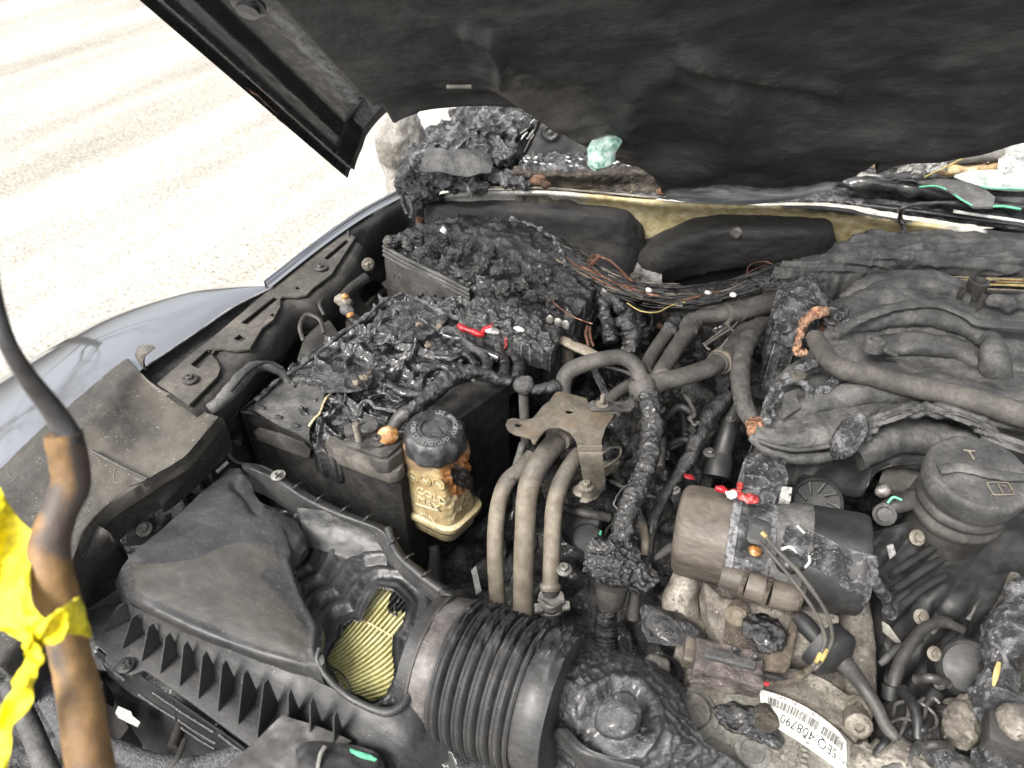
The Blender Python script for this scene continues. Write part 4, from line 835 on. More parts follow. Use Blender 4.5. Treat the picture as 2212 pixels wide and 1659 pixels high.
ribbon('tape_band', [(46, 1440, 1.262), (62, 1408, 1.285), (100, 1380, 1.295), (150, 1360, 1.295), (198, 1378, 1.27)], [(62, 1352, 1.275), (90, 1340, 1.297), (128, 1322, 1.305), (155, 1300, 1.30), (178, 1284, 1.27)])
ribbon('tape_knot', [(40, 1395, 1.27), (60, 1362, 1.29), (84, 1345, 1.29), (100, 1350, 1.28)], [(48, 1432, 1.275), (66, 1428, 1.295), (92, 1410, 1.295), (110, 1390, 1.28)])
ribbon('tape_end', [(-20, 1030, 1.30), (4, 1060, 1.30), (36, 1120, 1.29), (64, 1165, 1.285), (66, 1290, 1.28), (96, 1345, 1.28)], [(-60, 1200, 1.28), (-40, 1220, 1.28), (-30, 1260, 1.28), (-20, 1310, 1.27), (10, 1350, 1.27), (60, 1362, 1.28)])
ribbon('tape_end', [(48, 1420, 1.275), (26, 1480, 1.26), (4, 1530, 1.25), (-10, 1600, 1.24), (-20, 1720, 1.22)], [(82, 1425, 1.28), (76, 1480, 1.26), (56, 1540, 1.25), (28, 1600, 1.24), (8, 1720, 1.22)])
ribbon('tape_end', [(-60, 1180, 1.26), (-20, 1230, 1.26), (20, 1300, 1.26), (60, 1370, 1.265)], [(-60, 1290, 1.25), (-20, 1340, 1.25), (20, 1372, 1.255), (60, 1390, 1.26)])
M('mould', [(.40, .33, .19), (.50, .44, .30)], 30, rough=(.4, .6), bump=0)
M('stump', [(.008, .008, .008), (.025, .025, .025), (.07, .068, .065)], 45, rough=(.3, .8), bump=.9, bscale=220, bdist=.004, speck=[((.35, .34, .32), 340, .6)])
# ================= battery =================
ba = thing('battery', 'melted black battery in a felt sleeve, its top burnt into ridges', 'battery', (760, 900, .74))
F0 = P(520, 893, .93); F1 = P(872, 1022, .93); fx = (F1-F0).normalized(); fn_ = fx.cross(Z_).normalized()
if (CAM-F0).dot(fn_) < 0: fn_ = -fn_
PF = lambda x, y, off=0.0: PP(x, y, F0+fn_*off, fn_)
prism('felt_sleeve', [(520, 890), (525, 882), (600, 905), (668, 945), (740, 985), (800, 1012), (862, 1022), (905, 975), (1000, 900), (1100, 830), (1040, 720), (880, 640), (830, 650), (640, 795)], .22, MAT['felt'], ba, z=.93, bevel=.004, bseg=3)
tube('felt_edge', [(640, 800, .932), (570, 850, .932), (523, 886, .932), (545, 893, .932), (600, 912, .932), (650, 938, .932), (672, 955, .932)], 3.5, MAT['felt'], ba, n=10)
prism('felt_flap', [PF(548, 934, .004), PF(556, 926, .004), (PF(600, 938, .004)), PF(655, 958, .004), PF(670, 975, .004), PF(668, 990, .004), PF(655, 988, .004), PF(600, 968, .004), PF(556, 950, .004)], .004, MAT['soot'], ba, dirv=-fn_, bevel=.001)
lidp = surf('lid_plate', [[(546, 884, .944), (590, 912, .946), (640, 935, .947), (668, 952, .944)], [(556, 868, .947), (600, 885, .949), (645, 905, .949), (672, 915, .948)], [(600, 833, .948), (640, 850, .951), (675, 868, .951), (696, 878, .95)], [(640, 805, .948), (668, 815, .951), (688, 830, .951), (700, 848, .95)], [(655, 798, .946), (672, 802, .948), (690, 812, .948), (706, 830, .947)]], MAT['soot_grey'], ba, (12, 12), disp=[NZ('f', .003, 40), NZ('f', .001, 160)], thick=.003)
for (x, y) in [(566, 880), (602, 900), (640, 918)]: blob('melt_hole', (x, y, .950), (.006, .003, .0015), MAT['ink'], ba, 2, [])
tube('peeled_label', [(668, 921, .954), (676, 908, .958), (690, 893, .960), (697, 876, .960), (706, 858, .958), (716, 848, .955)], 2.2, MAT['reserv_rim'], ba, n=10, seg=8, disp=[NZ('f', .002, 150)])
vents = [(818, 788, 17), (718, 845, 20), (905, 815, 14), (762, 800, 12), (700, 880, 15)]
def ventd(p, q):
    h = 0
    for x, y, r in vents:
        d = math.hypot(q[0]-x, (q[1]-y)*1.35); h += .005*gauss(d-r, 3.5)-.006*(1-sm(r-5, r, d))
    return h
def cells(p, q):
    # casting walls that stayed standing between the melted cells
    u = (p-F0).dot(fx); v_ = -(p-F0).dot(fn_); wv = noise.noise(p*22)*.012
    a = abs(((u+wv)/.036) % 1-.5); b = abs(((v_+wv*1.3)/.045) % 1-.5)
    return .008*gauss(a, .07)+.010*gauss(b, .06)-.003
surf('melted_top', [
    [(664, 960, .92), (715, 985, .925), (770, 975, .928), (830, 960, .93), (900, 930, .925)],
    [(668, 925, .938), (715, 925, .942), (780, 905, .942), (850, 895, .942), (920, 870, .938)],
    [(640, 880, .942), (710, 880, .945), (780, 865, .945), (860, 850, .945), (950, 835, .94)],
    [(610, 835, .94), (690, 830, .95), (780, 815, .95), (880, 800, .95), (1010, 815, .94)],
    [(640, 795, .945), (735, 780, .955), (850, 755, .955), (960, 745, .955), (1090, 800, .945)],
    [(735, 722, .945), (800, 705, .957), (880, 690, .958), (985, 700, .956), (1140, 780, .945)],
    [(822, 662, .945), (870, 642, .952), (930, 640, .952), (1030, 665, .952), (1175, 740, .945)]],
    MAT['char_gloss'], ba, (34, 26), disp=[cells, ventd, NZ('r', .014, 24, 4), NZ('f', .004, 44), NZ('r', .002, 110)], skirt=.05)
surf('ash_crust', [[(640, 800, .958), (690, 790, .962), (760, 790, .960), (800, 800, .956)], [(680, 830, .960), (720, 815, .966), (780, 810, .966), (830, 812, .956)], [(700, 850, .955), (740, 850, .960), (780, 845, .958), (810, 835, .954)]], MAT['char'], ba, (24, 20), disp=[NZ('r', .008, 34), NZ('f', .003, 60)])
surf('ash_crust', [[(826, 670, .958), (870, 650, .962), (930, 640, .960), (990, 655, .958)], [(790, 710, .960), (850, 695, .964), (910, 690, .964), (960, 700, .960)], [(745, 750, .955), (820, 745, .960), (880, 740, .958), (920, 745, .954)]], MAT['char_ash'], ba, (24, 20), disp=[NZ('r', .009, 30, 9), NZ('f', .003, 60)])
for (x, y, r) in [(785, 815, 6), (770, 825, 5), (798, 806, 4), (905, 700, 4), (950, 705, 5), (925, 745, 5)]: blob('pale_crumb', (x, y, .972), (mpx(P(x, y, .97), r*1.5),)*2+(.003,), MAT['dust_tan'], ba, 3, [NZ('f', .006, 160)])
# melted sheet edge standing along the back left
tube('melted_edge', [(552, 865, .95), (600, 822, .956), (650, 790, .96), (700, 752, .962), (745, 715, .962), (790, 685, .964), (830, 650, .966), (872, 636, .965), (910, 650, .962), (950, 672, .962), (1000, 690, .96)], 4.5, MAT['char_ash'], ba, n=14, disp=[NZ('f', .006, 60)])
# glossy slumped folds
for k, pts in enumerate([[(985, 715), (1010, 740), (1040, 760), (1080, 775)], [(1040, 745), (1052, 780), (1050, 815)], [(1075, 745), (1090, 780), (1088, 815)], [(1105, 760), (1120, 790), (1118, 820)], [(940, 770), (975, 775), (1005, 765), (1030, 790)], [(960, 725), (1000, 735), (1030, 755)], [(920, 800), (955, 792), (980, 805)], [(840, 830), (875, 850), (915, 850), (940, 835)]]):
    tube('slumped_fold', [(x, y, .962-.0016*i*(1 if k in (1, 2, 3) else 0)) for i, (x, y) in enumerate(pts)], 13 if k < 4 else 9, MAT['char_gloss'], ba, n=12, seg=18, disp=[NZ('f', .005, 45), NZ('f', .0008, 160)])
# wavy lid lip near terminal
tube('lid_lip', [(772, 880, .955), (785, 868, .957), (800, 868, .957), (812, 880, .956), (835, 885, .956), (856, 890, .955)], 4, MAT['char_ash'], ba, n=10, seg=10, disp=[NZ('f', .002, 100)])
surf('cell_wall', [[(800, 872, .956), (830, 884, .956), (858, 893, .956)], [(800, 895, .935), (830, 905, .935), (862, 915, .935)]], MAT['char_gloss'], ba, (8, 4), disp=[NZ('f', .002, 60)])
for pts in [[(775, 905), (830, 920), (875, 950), (905, 930)], [(838, 850), (850, 866), (872, 862), (880, 840), (868, 822)], [(795, 860), (830, 850), (862, 870)]]:
    tube('cell_rim', [(x, y, .953) for x, y in pts], 3, MAT['char_gloss'], ba, n=10, seg=10, disp=[NZ('f', .003, 80)])
# terminal tray, clamp, hardware
te = thing('battery_terminal', 'dusty terminal clamp with an upright threaded stud on the battery corner', 'terminal', (800, 960, .93))
prism('terminal_tray', [(700, 955), (720, 938), (752, 925), (800, 925), (850, 935), (872, 960), (872, 1004), (862, 1018), (838, 1022), (780, 1002), (730, 982)], .02, MAT['dust'], te, z=.938, bevel=.004)
prism('clamp_plate', [(748, 960), (756, 950), (790, 935), (830, 932), (866, 944), (868, 954), (852, 972), (836, 984), (822, 986), (790, 975)], .006, MAT['steel_dark'], te, z=.962, bevel=.0012)
prism('clamp_block', [(793, 978), (826, 986), (850, 972), (868, 952), (868, 975), (838, 998), (812, 996)], .022, MAT['soot'], te, z=.957, bevel=.003)
lathe('terminal_post', (797, 928, .955), Z_, [(.014, 0), (.014, .008), (.012, .010), (.004, .0105)], MAT['soot_grey'], te, 28)
stud(776, 951, .962, 8, 48, MAT['metal_dusty'], te, axis=Vector((-.05, .0, 1)))
stud(773, 925, .962, 5, 26, MAT['steel_dark'], te)
prism('clamp_ear', [(742, 922), (752, 912), (766, 916), (768, 934), (752, 938), (743, 932)], .008, MAT['soot_grey'], te, z=.972, bevel=.002)
bolt(817, 952, .966, 11, MAT['steel_dark'], te, 'nut', flange=1.6, h=1.1)
# charred battery cable
cb = thing('battery_cable', 'charred cable arching from the battery terminal to a melted plug', 'cable', (960, 830, .95))
tube('sheath', [(846, 928, .968, 14), (860, 906, .975, 15), (876, 892, .98, 17)], 15, MAT['soot'], cb, n=10, seg=20, disp=[NZ('f', .0006, 120)])
blob('melted_drip', (838, 940, .968), (.014, .014, .009), MAT['amber'], cb, 4, [NZ('f', .003, 90)])
tube('crusted_sheath', [(872, 896, .98, 15), (905, 872, .985, 15), (940, 842, .99, 19), (975, 815, .993, 20), (1020, 803, .992, 16), (1062, 812, .985, 11), (1100, 830, .975, 9)], 15, MAT['char'], cb, n=22, seg=26, disp=[NZ('f', .006, 75)])
tube('crusted_sheath', [(1148, 845, .975, 10), (1175, 840, .975, 11), (1205, 832, .975, 13)], 11, MAT['char'], cb, n=16, seg=20, disp=[NZ('f', .005, 90)])
pg = thing('plastic_plug', 'grey melted plug head on a stalk beside the steel bracket', 'plug', (1132, 870, .92))
blob('plug_head', (1131, 833, .98), (.0135, .012, .013), MAT['soot_grey'], pg, 4, [NZ('f', .004, 60), NZ('f', .001, 200)])
blob('plug_lobe', (1140, 824, .985), (.007, .007, .009), MAT['soot_grey'], pg, 4, [NZ('f', .002, 80)])
tube('stalk', [(1131, 850, .965, 11), (1132, 880, .945, 11), (1134, 912, .92, 11), (1136, 960, .88, 11)], 11, MAT['rubber'], pg, n=6, seg=20)
# clip and wire beside battery (left gap)
gp = thing('fender_connector', 'burnt connector and clips in the gap beside the rail', 'connector', (740, 660, .9))
tube('clip_stem', [(790, 600, 0.965, 11), (760, 622, 0.965, 11), (742, 640, 0.965, 10)], 11, MAT['soot'], gp)
blob('clip_body', (742, 650, 0.965), (.016, .010, .009), MAT['metal_dusty'], gp, 4, [NZ('f', .006, 60)])
blob('clip_body', (750, 672, 0.960), (.014, .009, .009), MAT['soot_grey'], gp, 4, [NZ('f', .006, 60)])
blob('clip_amber', (745, 640, 0.975), (.006, .006, .004), MAT['amber'], gp, 3, [NZ('f', .002, 90)])
blob('clip_amber', (757, 680, 0.965), (.006, .007, .004), MAT['amber'], gp, 3, [NZ('f', .002, 90)])
tube('clip_stem', [(757, 680, 0.955, 10), (780, 700, 0.945, 11), (805, 712, 0.935, 12)], 11, MAT['soot_grey'], gp)
prism('bracket_plate', [(655, 730), (706, 680), (735, 722), (740, 735), (680, 790), (640, 776)], .05, MAT['soot'], gp, z=.935, bevel=.004)
tube('bracket_strap', [(655, 735, 0.955), (648, 705, 0.970), (662, 680, 0.975), (690, 690, 0.970), (700, 720, 0.960)], 5, MAT['soot'], gp, n=10, flat=.6)
tube('bracket_strap', [(705, 640, 0.965), (690, 655, 0.970), (700, 680, 0.960)], 4, MAT['soot'], gp, n=8, flat=.6)
ht = thing('harness_sleeve', 'soot covered corrugated sleeve sagging beside the rail', 'sleeve', (520, 850, .9))
tube('sleeve_body', [(452, 885, 0.975, 12), (480, 865, 0.980, 15), (520, 820, 0.980, 17), (550, 795, 0.975, 14), (580, 792, 0.970, 11), (610, 805, 0.960, 9), (625, 830, 0.945, 8)], 14, MAT['soot_grey'], ht, n=14, seg=22, disp=[NZ('f', .003, 50), NZ('f', .001, 160)])
tube('sleeve_cord', [(500, 845, 0.990), (540, 800, 0.990), (580, 782, 0.985), (612, 795, 0.975)], 3, MAT['soot_dark'], ht, n=10)
tb = thing('battery_strap', 'thin dark strap looping between trim panel and battery', 'strap', (505, 960, .9))
tube('strap_loop', [(494, 960, .90), (498, 985, .89), (520, 1000, .885), (570, 1010, .885), (620, 1040, .885), (640, 1062, .885)], 4, MAT['soot'], tb, n=10)
prism('strap_buckle', [(496, 935), (515, 925), (524, 940), (520, 952), (500, 950)], .01, MAT['soot_dark'], tb, z=.905, bevel=.002)
tube('chrome_bar', [(468, 1020, .885), (492, 998, .89)], 4, MAT['white_bit'], tb, n=6)
# ================= reservoir =================
rs = thing('fluid_reservoir', 'heat browned fluid reservoir with a black screw cap and moulded lettering', 'reservoir', (950, 1170, .79))
zr = .835
Lc = P(863, 1098, zr); Fc_ = P(972, 1152, zr); Rc = P(1040, 1088, zr)
a_ = Fc_-Lc; b_ = Rc-Fc_; cc = (Lc+Rc)/2; au = a_.normalized(); bu = b_.normalized()
def rect_loft(name, secs, mat, seg=72, ex=5.0, disp=(), masks=None):
    V = []; F = []; MK = {k: [] for k in (masks or {})}
    for (z, s, dx, dy) in secs:
        for k in range(seg):
            t = 2*math.pi*k/seg; c, s_ = math.cos(t), math.sin(t)
            r = (abs(c)**ex+abs(s_)**ex)**(-1/ex)
            p = cc+a_*(.535*s*c*r)+b_*(.535*s*s_*r)+Vector((dx, dy, z-zr))
            nrm = (au*c+bu*s_).normalized(); q = proj(p)
            h = sum(f(p, q) for f in disp); p = p+nrm*h
            for kk, f in (masks or {}).items(): MK[kk].append(f(p, q))
            V.append(p)
    m = len(secs)
    for i in range(m-1):
        for k in range(seg):
            F.append((i*seg+k, i*seg+(k+1) % seg, (i+1)*seg+(k+1) % seg, (i+1)*seg+k))
    F.append(tuple(range(seg))[::-1]); F.append(tuple((m-1)*seg+k for k in range(seg)))
    return link(name, mesh(V, F, True, 50, MK), mat, rs)
bd = lambda p, q: gauss(math.hypot((q[0]-1000)/1.25, (q[1]-1010)/1.4), 20)
bsc = [(zr+.002+(.955-zr)*i/60, .93-.03*i/60-(.10*max(0, (i-52)/8)**2), 0, 0) for i in range(61)]
rect_loft('tank', bsc, MAT['reserv'], 150, 4.5, disp=[lambda p, q: -.010*bd(p, q)+noise.fractal(p*120, .8, 2, 4)*.006*min(1, bd(p, q)*1.6+.5*gauss(dpoly(q[0], q[1], [(1000, 1010), (985, 1100)]), 22)), NZ('f', .0012, 30)],
    masks={'burn': lambda p, q: 1.15*bd(p, q)+.55*gauss(dpoly(q[0], q[1], [(955, 990), (985, 1060)]), 20), 'blk': lambda p, q: 1.1*gauss(math.hypot(q[0]-1012, (q[1]-1035)*1.2), 22)+.5*gauss(dpoly(q[0], q[1], [(985, 1030), (1022, 1030), (1030, 1080)]), 8), 'top': lambda p, q: 1-sm(985, 1045, q[1]+noise.noise(p*25)*30)})
rect_loft('rim_flange', [(zr-.010, .92, 0, 0), (zr-.008, 1.02, 0, 0), (zr-.002, 1.07, 0, 0), (zr+.004, 1.07, 0, 0), (zr+.006, 1.0, 0, 0), (zr+.006, .90, 0, 0)], MAT['reserv_rim'], 72, 5)
rect_loft('tank_base', [(zr-.045, .30, 0, 0), (zr-.040, .62, 0, 0), (zr-.030, .84, 0, 0), (zr-.009, .92, 0, 0)], MAT['reserv_rim'], 72, 5, disp=[NZ('f', .001, 60)])
tube('outlet', [(937, 1180, .80, 11), (940, 1200, .79, 12), (940, 1260, .75, 20), (945, 1330, .70, 22)], 14, MAT['soot_dark'], rs, n=8)
capC = P(938, 925, .985); capA = (Z_*1.0+Vector((.02, -.06, 0))).normalized(); RC = mpx(capC, 68)
sc_ = lambda a, h: 1-.028*(1+math.cos(a*10))*(1 if h > -.02 else .5)
melt = lambda p, q: noise.fractal(p*60, .8, 2, 4)*.005*(sm(930, 1010, q[0])*.8+.15)
lathe('cap', capC-capA*.030, capA, [(RC*.90, -.004), (RC*1.02, 0), (RC*1.04, .004), (RC*1.03, .012), (RC*1.0, .022), (RC*.95, .027), (RC*.84, .030), (RC*.82, .0305), (RC*.50, .0305), (RC*.48, .0315), (RC*.44, .0315), (RC*.42, .0285), (RC*.1, .0285)], MAT['cap'], rs, 120, disp=[melt, NZ('f', .0006, 150)], scallop=lambda a, h: sc_(a, h) if h < .029 else 1, sharp=50)
ctop = capC+capA*.0012; ex_, ey_, _ = frame(capA, Vector((0, 1, 0))); ex_, ey_ = -ey_, ex_
if ex_.dot(rt) < 0: ex_ = -ex_
if ey_.dot(Y_) < 0: ey_ = -ey_
for s_, a0, a1 in [('USE APPROVED', 112, 8), ('POWER STEERING FLUID', 190, 338)]:
    n = len(s_)
    for i, ch in enumerate(s_):
        if ch == ' ': continue
        an = math.radians(a0+(a1-a0)*(i/(n-1))); rad = ex_*math.cos(an)+ey_*math.sin(an)
        xd = (rad.cross(capA) if a1 < a0 else capA.cross(rad)).normalized(); yd = rad if a1 < a0 else -rad
        text('cap_letter', ch, ctop+rad*RC*.67-xd*.0026, xd, yd, .0085, MAT['lettering'], rs, .0007)
prism('cap_emblem', [ctop-ex_*RC*.36-ey_*.002, ctop-ey_*.006, ctop+ex_*RC*.36-ey_*.004, ctop+ex_*.006+ey_*.002, ctop-ex_*.002+ey_*.005], .003, MAT['cap'], rs, bevel=.0005, dirv=-capA)
# moulded lettering on the front left face
fN = au.cross(Z_).normalized()
if (CAM-cc).dot(fN) < 0: fN = -fN
fO = cc+fN*(b_.length*.535*.915)
def onface(x, y): return PP(x, y, fO+fN*.0005, fN)
for s_, x, y, sz in [('COLD', 896, 1057, .0165), ('MAX', 898, 1077, .0165), ('MIN', 900, 1109, .0155)]:
    text('moulded_word', s_, onface(x+4, y), au, Z_, sz, MAT['mould'], rs, .0007)
for (x0, y0, x1, y1) in [(898, 1088, 946, 1103), (900, 1117, 944, 1131)]:
    tube('level_line', [onface(x0, y0), onface((x0+x1)/2, (y0+y1)/2), onface(x1, y1)], 2, MAT['mould'], rs, seg=8)
for (x, y) in [(892, 1030), (919, 1038), (948, 1046)]:
    lathe('moulded_symbol', onface(x, y)-fN*.001, fN, [(.0088, 0), (.0088, .0016), (.0072, .0018), (.0072, .0006), (.001, .0006)], MAT['reserv'], rs, 28)
    tube('symbol_mark', [onface(x-5, y-3)+fN*.0006, onface(x, y)+fN*.0006, onface(x+5, y+4)+fN*.0006], 1.6, MAT['reserv_rim'], rs, seg=6)
# ================= fuse box =================
fb = thing('fuse_box', 'black fuse box with its lid burnt away to crusted relay stumps', 'fuse box', (1040, 600, .86))
surf('box_wall', [[(828, 530, .985), (870, 556, .985), (930, 585, .983), (1015, 628, .975)], [(830, 548, .975), (872, 575, .975), (930, 605, .973), (1015, 645, .965)], [(834, 600, .94), (874, 622, .94), (930, 650, .94), (1015, 680, .93)], [(838, 650, .90), (876, 665, .90), (930, 690, .90), (1015, 720, .90)]], MAT['soot'], fb, (14, 10), disp=[NZ('f', .0012, 50)], skirt=.02)
for dz, dy, r in [(.985, 0, 5), (.978, 9, 4.5), (.972, 18, 4)]: tube('lid_rib', [(829, 532+dy, dz+.002), (870, 556+dy, dz+.002), (930, 585+dy, dz), (985, 612+dy, dz-.004), (1015, 628+dy, dz-.008)], r, MAT['soot_grey'], fb, n=12, seg=12, disp=[NZ('f', .0012, 80)])
for k, (x, y) in enumerate([(852, 592), (862, 597), (884, 608), (908, 620), (938, 636), (968, 648)]): tube('wall_rib', [(x, y, .955), (x+1, y+22, .935), (x+2, y+48, .91)], 2.2, MAT['soot'], fb, seg=8)
prism('wall_latch', [(888, 596, .965), (925, 612, .965), (925, 640, .945), (888, 625, .945)], .006, MAT['soot_grey'], fb, bevel=.001)
surf('crusted_top', [
    [(830, 530, .980), (900, 562, .980), (960, 592, .978), (1020, 625, .973), (1100, 680, .965), (1190, 730, .955)],
    [(842, 512, .992), (920, 538, .998), (990, 570, .998), (1060, 605, .99), (1140, 652, .98), (1230, 705, .965)],
    [(890, 492, .998), (970, 505, 1.012), (1050, 532, 1.012), (1120, 565, 1.005), (1190, 605, .995), (1265, 655, .975)],
    [(950, 474, .998), (1010, 472, 1.015), (1090, 492, 1.018), (1170, 522, 1.01), (1240, 565, .998), (1285, 625, .975)],
    [(985, 462, .985), (1035, 458, .99), (1125, 475, .99), (1205, 512, .985), (1262, 555, .975), (1292, 610, .955)]],
    MAT['char'], fb, (34, 28), disp=[NZ('r', .012, 26, 3), NZ('f', .006, 60, 3)], skirt=.14)
stumps = [(880, 528, 13), (905, 515, 15), (930, 545, 17), (960, 520, 16), (985, 552, 19), (1010, 535, 15), (1040, 575, 20), (1075, 590, 18), (1060, 545, 17), (1108, 572, 19), (1085, 620, 17), (1130, 610, 20), (1150, 640, 17), (1018, 600, 15), (960, 578, 12), (1175, 600, 18), (1195, 650, 17), (1110, 660, 16)]
for k, (x, y, r) in enumerate(stumps):
    R = mpx(P(x, y, 1.01), r); rot = rnd.uniform(-.3, .3)+.35; xa = Vector((math.cos(rot), math.sin(rot), 0)); ya = Vector((-math.sin(rot), math.cos(rot), 0))
    boxv('melted_relay', P(x, y, 1.032-.00012*(x-900)), (xa, ya, (Z_+Vector((rnd.uniform(-.3, .3), rnd.uniform(-.3, .3), 0))).normalized()), (R*1.5, R*1.3, R*1.8), MAT['stump'], fb, bevel=R*.42, sub=3, disp=[NZ('f', R*.55, 42, k), NZ('r', .004, 90)])
for (x, y, r) in [(1030, 472, 20), (1100, 482, 22), (1160, 505, 20), (1200, 530, 20), (1225, 590, 22), (1215, 640, 24), (1240, 690, 24), (870, 515, 14), (850, 520, 10)]:
    R = mpx(P(x, y, 1), r); blob('crusted_lump', (x, y, 1.005-.0002*(x-900)), (R*1.3, R, R*.7), MAT['char'], fb, 5, [NZ('f', .010, 60, x), NZ('r', .006, 80)])
tube('flaking_edge', [(1105, 472, 1.03), (1150, 488, 1.032), (1190, 510, 1.028), (1212, 540, 1.015), (1222, 575, 1.0)], 4, MAT['char_ash'], fb, n=14, seg=10, disp=[NZ('f', .008, 90)])
blob('white_chip', (958, 500, 1.03), (.006, .005, .008), MAT['white_bit'], fb, 3, [NZ('f', .004, 100)])
blob('grey_knob', (842, 522, 1.0), (.011, .011, .010), MAT['dust'], fb, 4, [NZ('f', .003, 80)])
# hanging crust on the right of the fuse box
hc = thing('crusted_harness', 'crusted black wiring hanging from the right side of the fuse box', 'wiring', (1260, 680, .88))
for k, (pts, r) in enumerate([([(1240, 560), (1262, 610), (1270, 660), (1262, 720)], 16), ([(1215, 600), (1232, 650), (1238, 700), (1228, 760)], 18), ([(1270, 585), (1298, 640), (1312, 690), (1318, 740)], 14), ([(1285, 600), (1335, 655), (1372, 690), (1395, 722)], 17), ([(1190, 640), (1200, 700), (1195, 750)], 18), ([(1345, 680), (1365, 720), (1360, 760)], 20)]):
    tube('crusted_wire', [(x, y, .985-.022*i) for i, (x, y) in enumerate(pts)], r, MAT['char'], hc, n=22, seg=22, disp=[NZ('f', .008, 60, k), NZ('r', .005, 90)])
tube('grey_pipe', [(1352, 660, .94), (1368, 690, .93), (1374, 730, .91)], 20, MAT['soot_grey'], hc, n=10)
for (x, y) in [(1188, 690), (1205, 697), (1222, 702)]: blob('shiny_pin', (x, y, 1.0), (.006, .003, .008), MAT['steel'], hc, 3, [NZ('f', .003, 100)])
# burnt cover with red plastic edge
rc = thing('terminal_cover', 'burnt black crust with a bright red plastic edge on the battery', 'terminal cover', (1070, 720, .95))
surf('crust', [[(990, 700, .985), (1030, 715, .987), (1090, 728, .985), (1130, 748, .98), (1190, 765, .975)], [(995, 672, 1.0), (1040, 670, 1.005), (1090, 680, 1.005), (1145, 705, .998), (1205, 735, .985)], [(1015, 650, 1.0), (1055, 640, 1.005), (1105, 650, 1.005), (1160, 680, .998), (1215, 705, .985)], [(1030, 640, .98), (1070, 628, .985), (1115, 635, .985), (1170, 660, .98), (1220, 690, .97)]], MAT['char'], rc, (26, 24), disp=[NZ('r', .010, 50, 7), NZ('f', .006, 110)], skirt=.03)
tube('red_edge', [(990, 702, .992, 4), (1000, 709, .990, 7), (1020, 716, .988, 7), (1040, 723, .985, 8), (1046, 712, .99, 5), (1060, 706, .992, 5), (1074, 702, .992, 6), (1080, 710, .99, 4)], 6, MAT['red'], rc, n=10, seg=12, disp=[NZ('f', .0025, 70)])
blob('pale_tab', (1062, 714, .99), (.013, .007, .003), MAT['ash_light'], rc, 3, [NZ('f', .002, 100)])
blob('white_chip', (1121, 711, 1.01), (.008, .004, .003), MAT['white_bit'], rc, 3, [NZ('f', .002, 100)])
tube('hanging_drip', [(1092, 730, .985), (1094, 745, .975), (1091, 752, .965)], 3, MAT['red_dirty'], rc)
sg = thing('burnt_lug', 'tan crusted metal lug lying between crust and hose', 'lug', (1235, 745, .93))
tube('lug_bar', [(1177, 718, .97, 10), (1200, 728, .972, 12), (1235, 745, .972, 13), (1290, 768, .97, 13)], 12, MAT['dust_tan'], sg, n=14, seg=16, flat=.55, disp=[NZ('f', .004, 90)])
tube('lug_stem', [(1228, 750, .955, 15), (1226, 780, .935, 14), (1222, 800, .92, 11)], 14, MAT['char_brown'], sg, n=10, disp=[NZ('f', .005, 70)])
tube('copper_strand', [(1269, 705, .965), (1266, 725, .96), (1272, 748, .955)], 4, MAT['copper'], sg, n=8, seg=8)
tube('copper_strand', [(1274, 706, .966), (1276, 730, .96), (1282, 748, .955)], 3, MAT['copper'], sg, n=8, seg=8)
# ================= bracket, pipes, hoses =================
def pipemat():
    M('pipe', [(.055, .048, .04), (.09, .08, .066), (.13, .118, .10)], 20, rough=(.55, .8), bump=.35, bscale=300, bdist=.0008, masks=[('tan', [(.09, .074, .052), (.145, .124, .093), (.21, .188, .15)], .12, 16)], speck=[((.06, .045, .03), 230, .63), ((.5, .45, .36), 460, .68)])
pipemat()
bk = thing('steel_bracket', 'bare dusty steel bracket with a notched arm, a nut and three pipes below', 'bracket', (1230, 900, .9))
M('bracket', [(.055, .047, .038), (.10, .088, .07), (.16, .145, .12)], 14, rough=(.5, .75), bump=.35, bscale=240, bdist=.001, metal=.15, masks=[('rst', [(.10, .07, .042), (.17, .125, .08)], .6, 25)], speck=[((.03, .027, .022), 260, .64), ((.42, .38, .32), 460, .68)])
prism('plate', [(1198, 849), (1206, 845), (1218, 846), (1268, 860), (1276, 884), (1322, 892), (1326, 897), (1308, 925), (1300, 950), (1300, 972), (1250, 972), (1244, 950), (1232, 932), (1212, 922), (1192, 922), (1176, 930), (1164, 945), (1156, 957), (1150, 955), (1146, 945), (1112, 936), (1098, 928), (1092, 916), (1096, 906), (1108, 902), (1136, 906), (1150, 903), (1160, 892), (1172, 876), (1186, 866)], .004, MAT['bracket'], bk, z=.985, bevel=.0012, holes=[[(1112, 917), (1118, 913), (1128, 914), (1130, 919), (1122, 922), (1114, 921)], [(1221, 888), (1228, 884), (1238, 886), (1239, 891), (1230, 893), (1223, 892)]], masks={'rst': lambda p, q: .38})
surf('arm', [[(1248, 962, .986), (1275, 962, .986), (1301, 962, .986)], [(1250, 985, .978), (1277, 985, .978), (1302, 985, .978)], [(1256, 1015, .955), (1280, 1015, .955), (1304, 1015, .955)], [(1260, 1045, .925), (1285, 1045, .925), (1308, 1040, .925)], [(1256, 1072, .905), (1276, 1074, .905), (1300, 1062, .905)], [(1252, 1084, .90), (1268, 1086, .90), (1290, 1076, .90)]], MAT['bracket'], bk, (8, 10), thick=.004, masks={'rst': lambda p, q: .2})
bolt(1266, 1050, .925, 11, MAT['metal_dusty'], bk, 'bolt', flange=1.5, h=1.2)
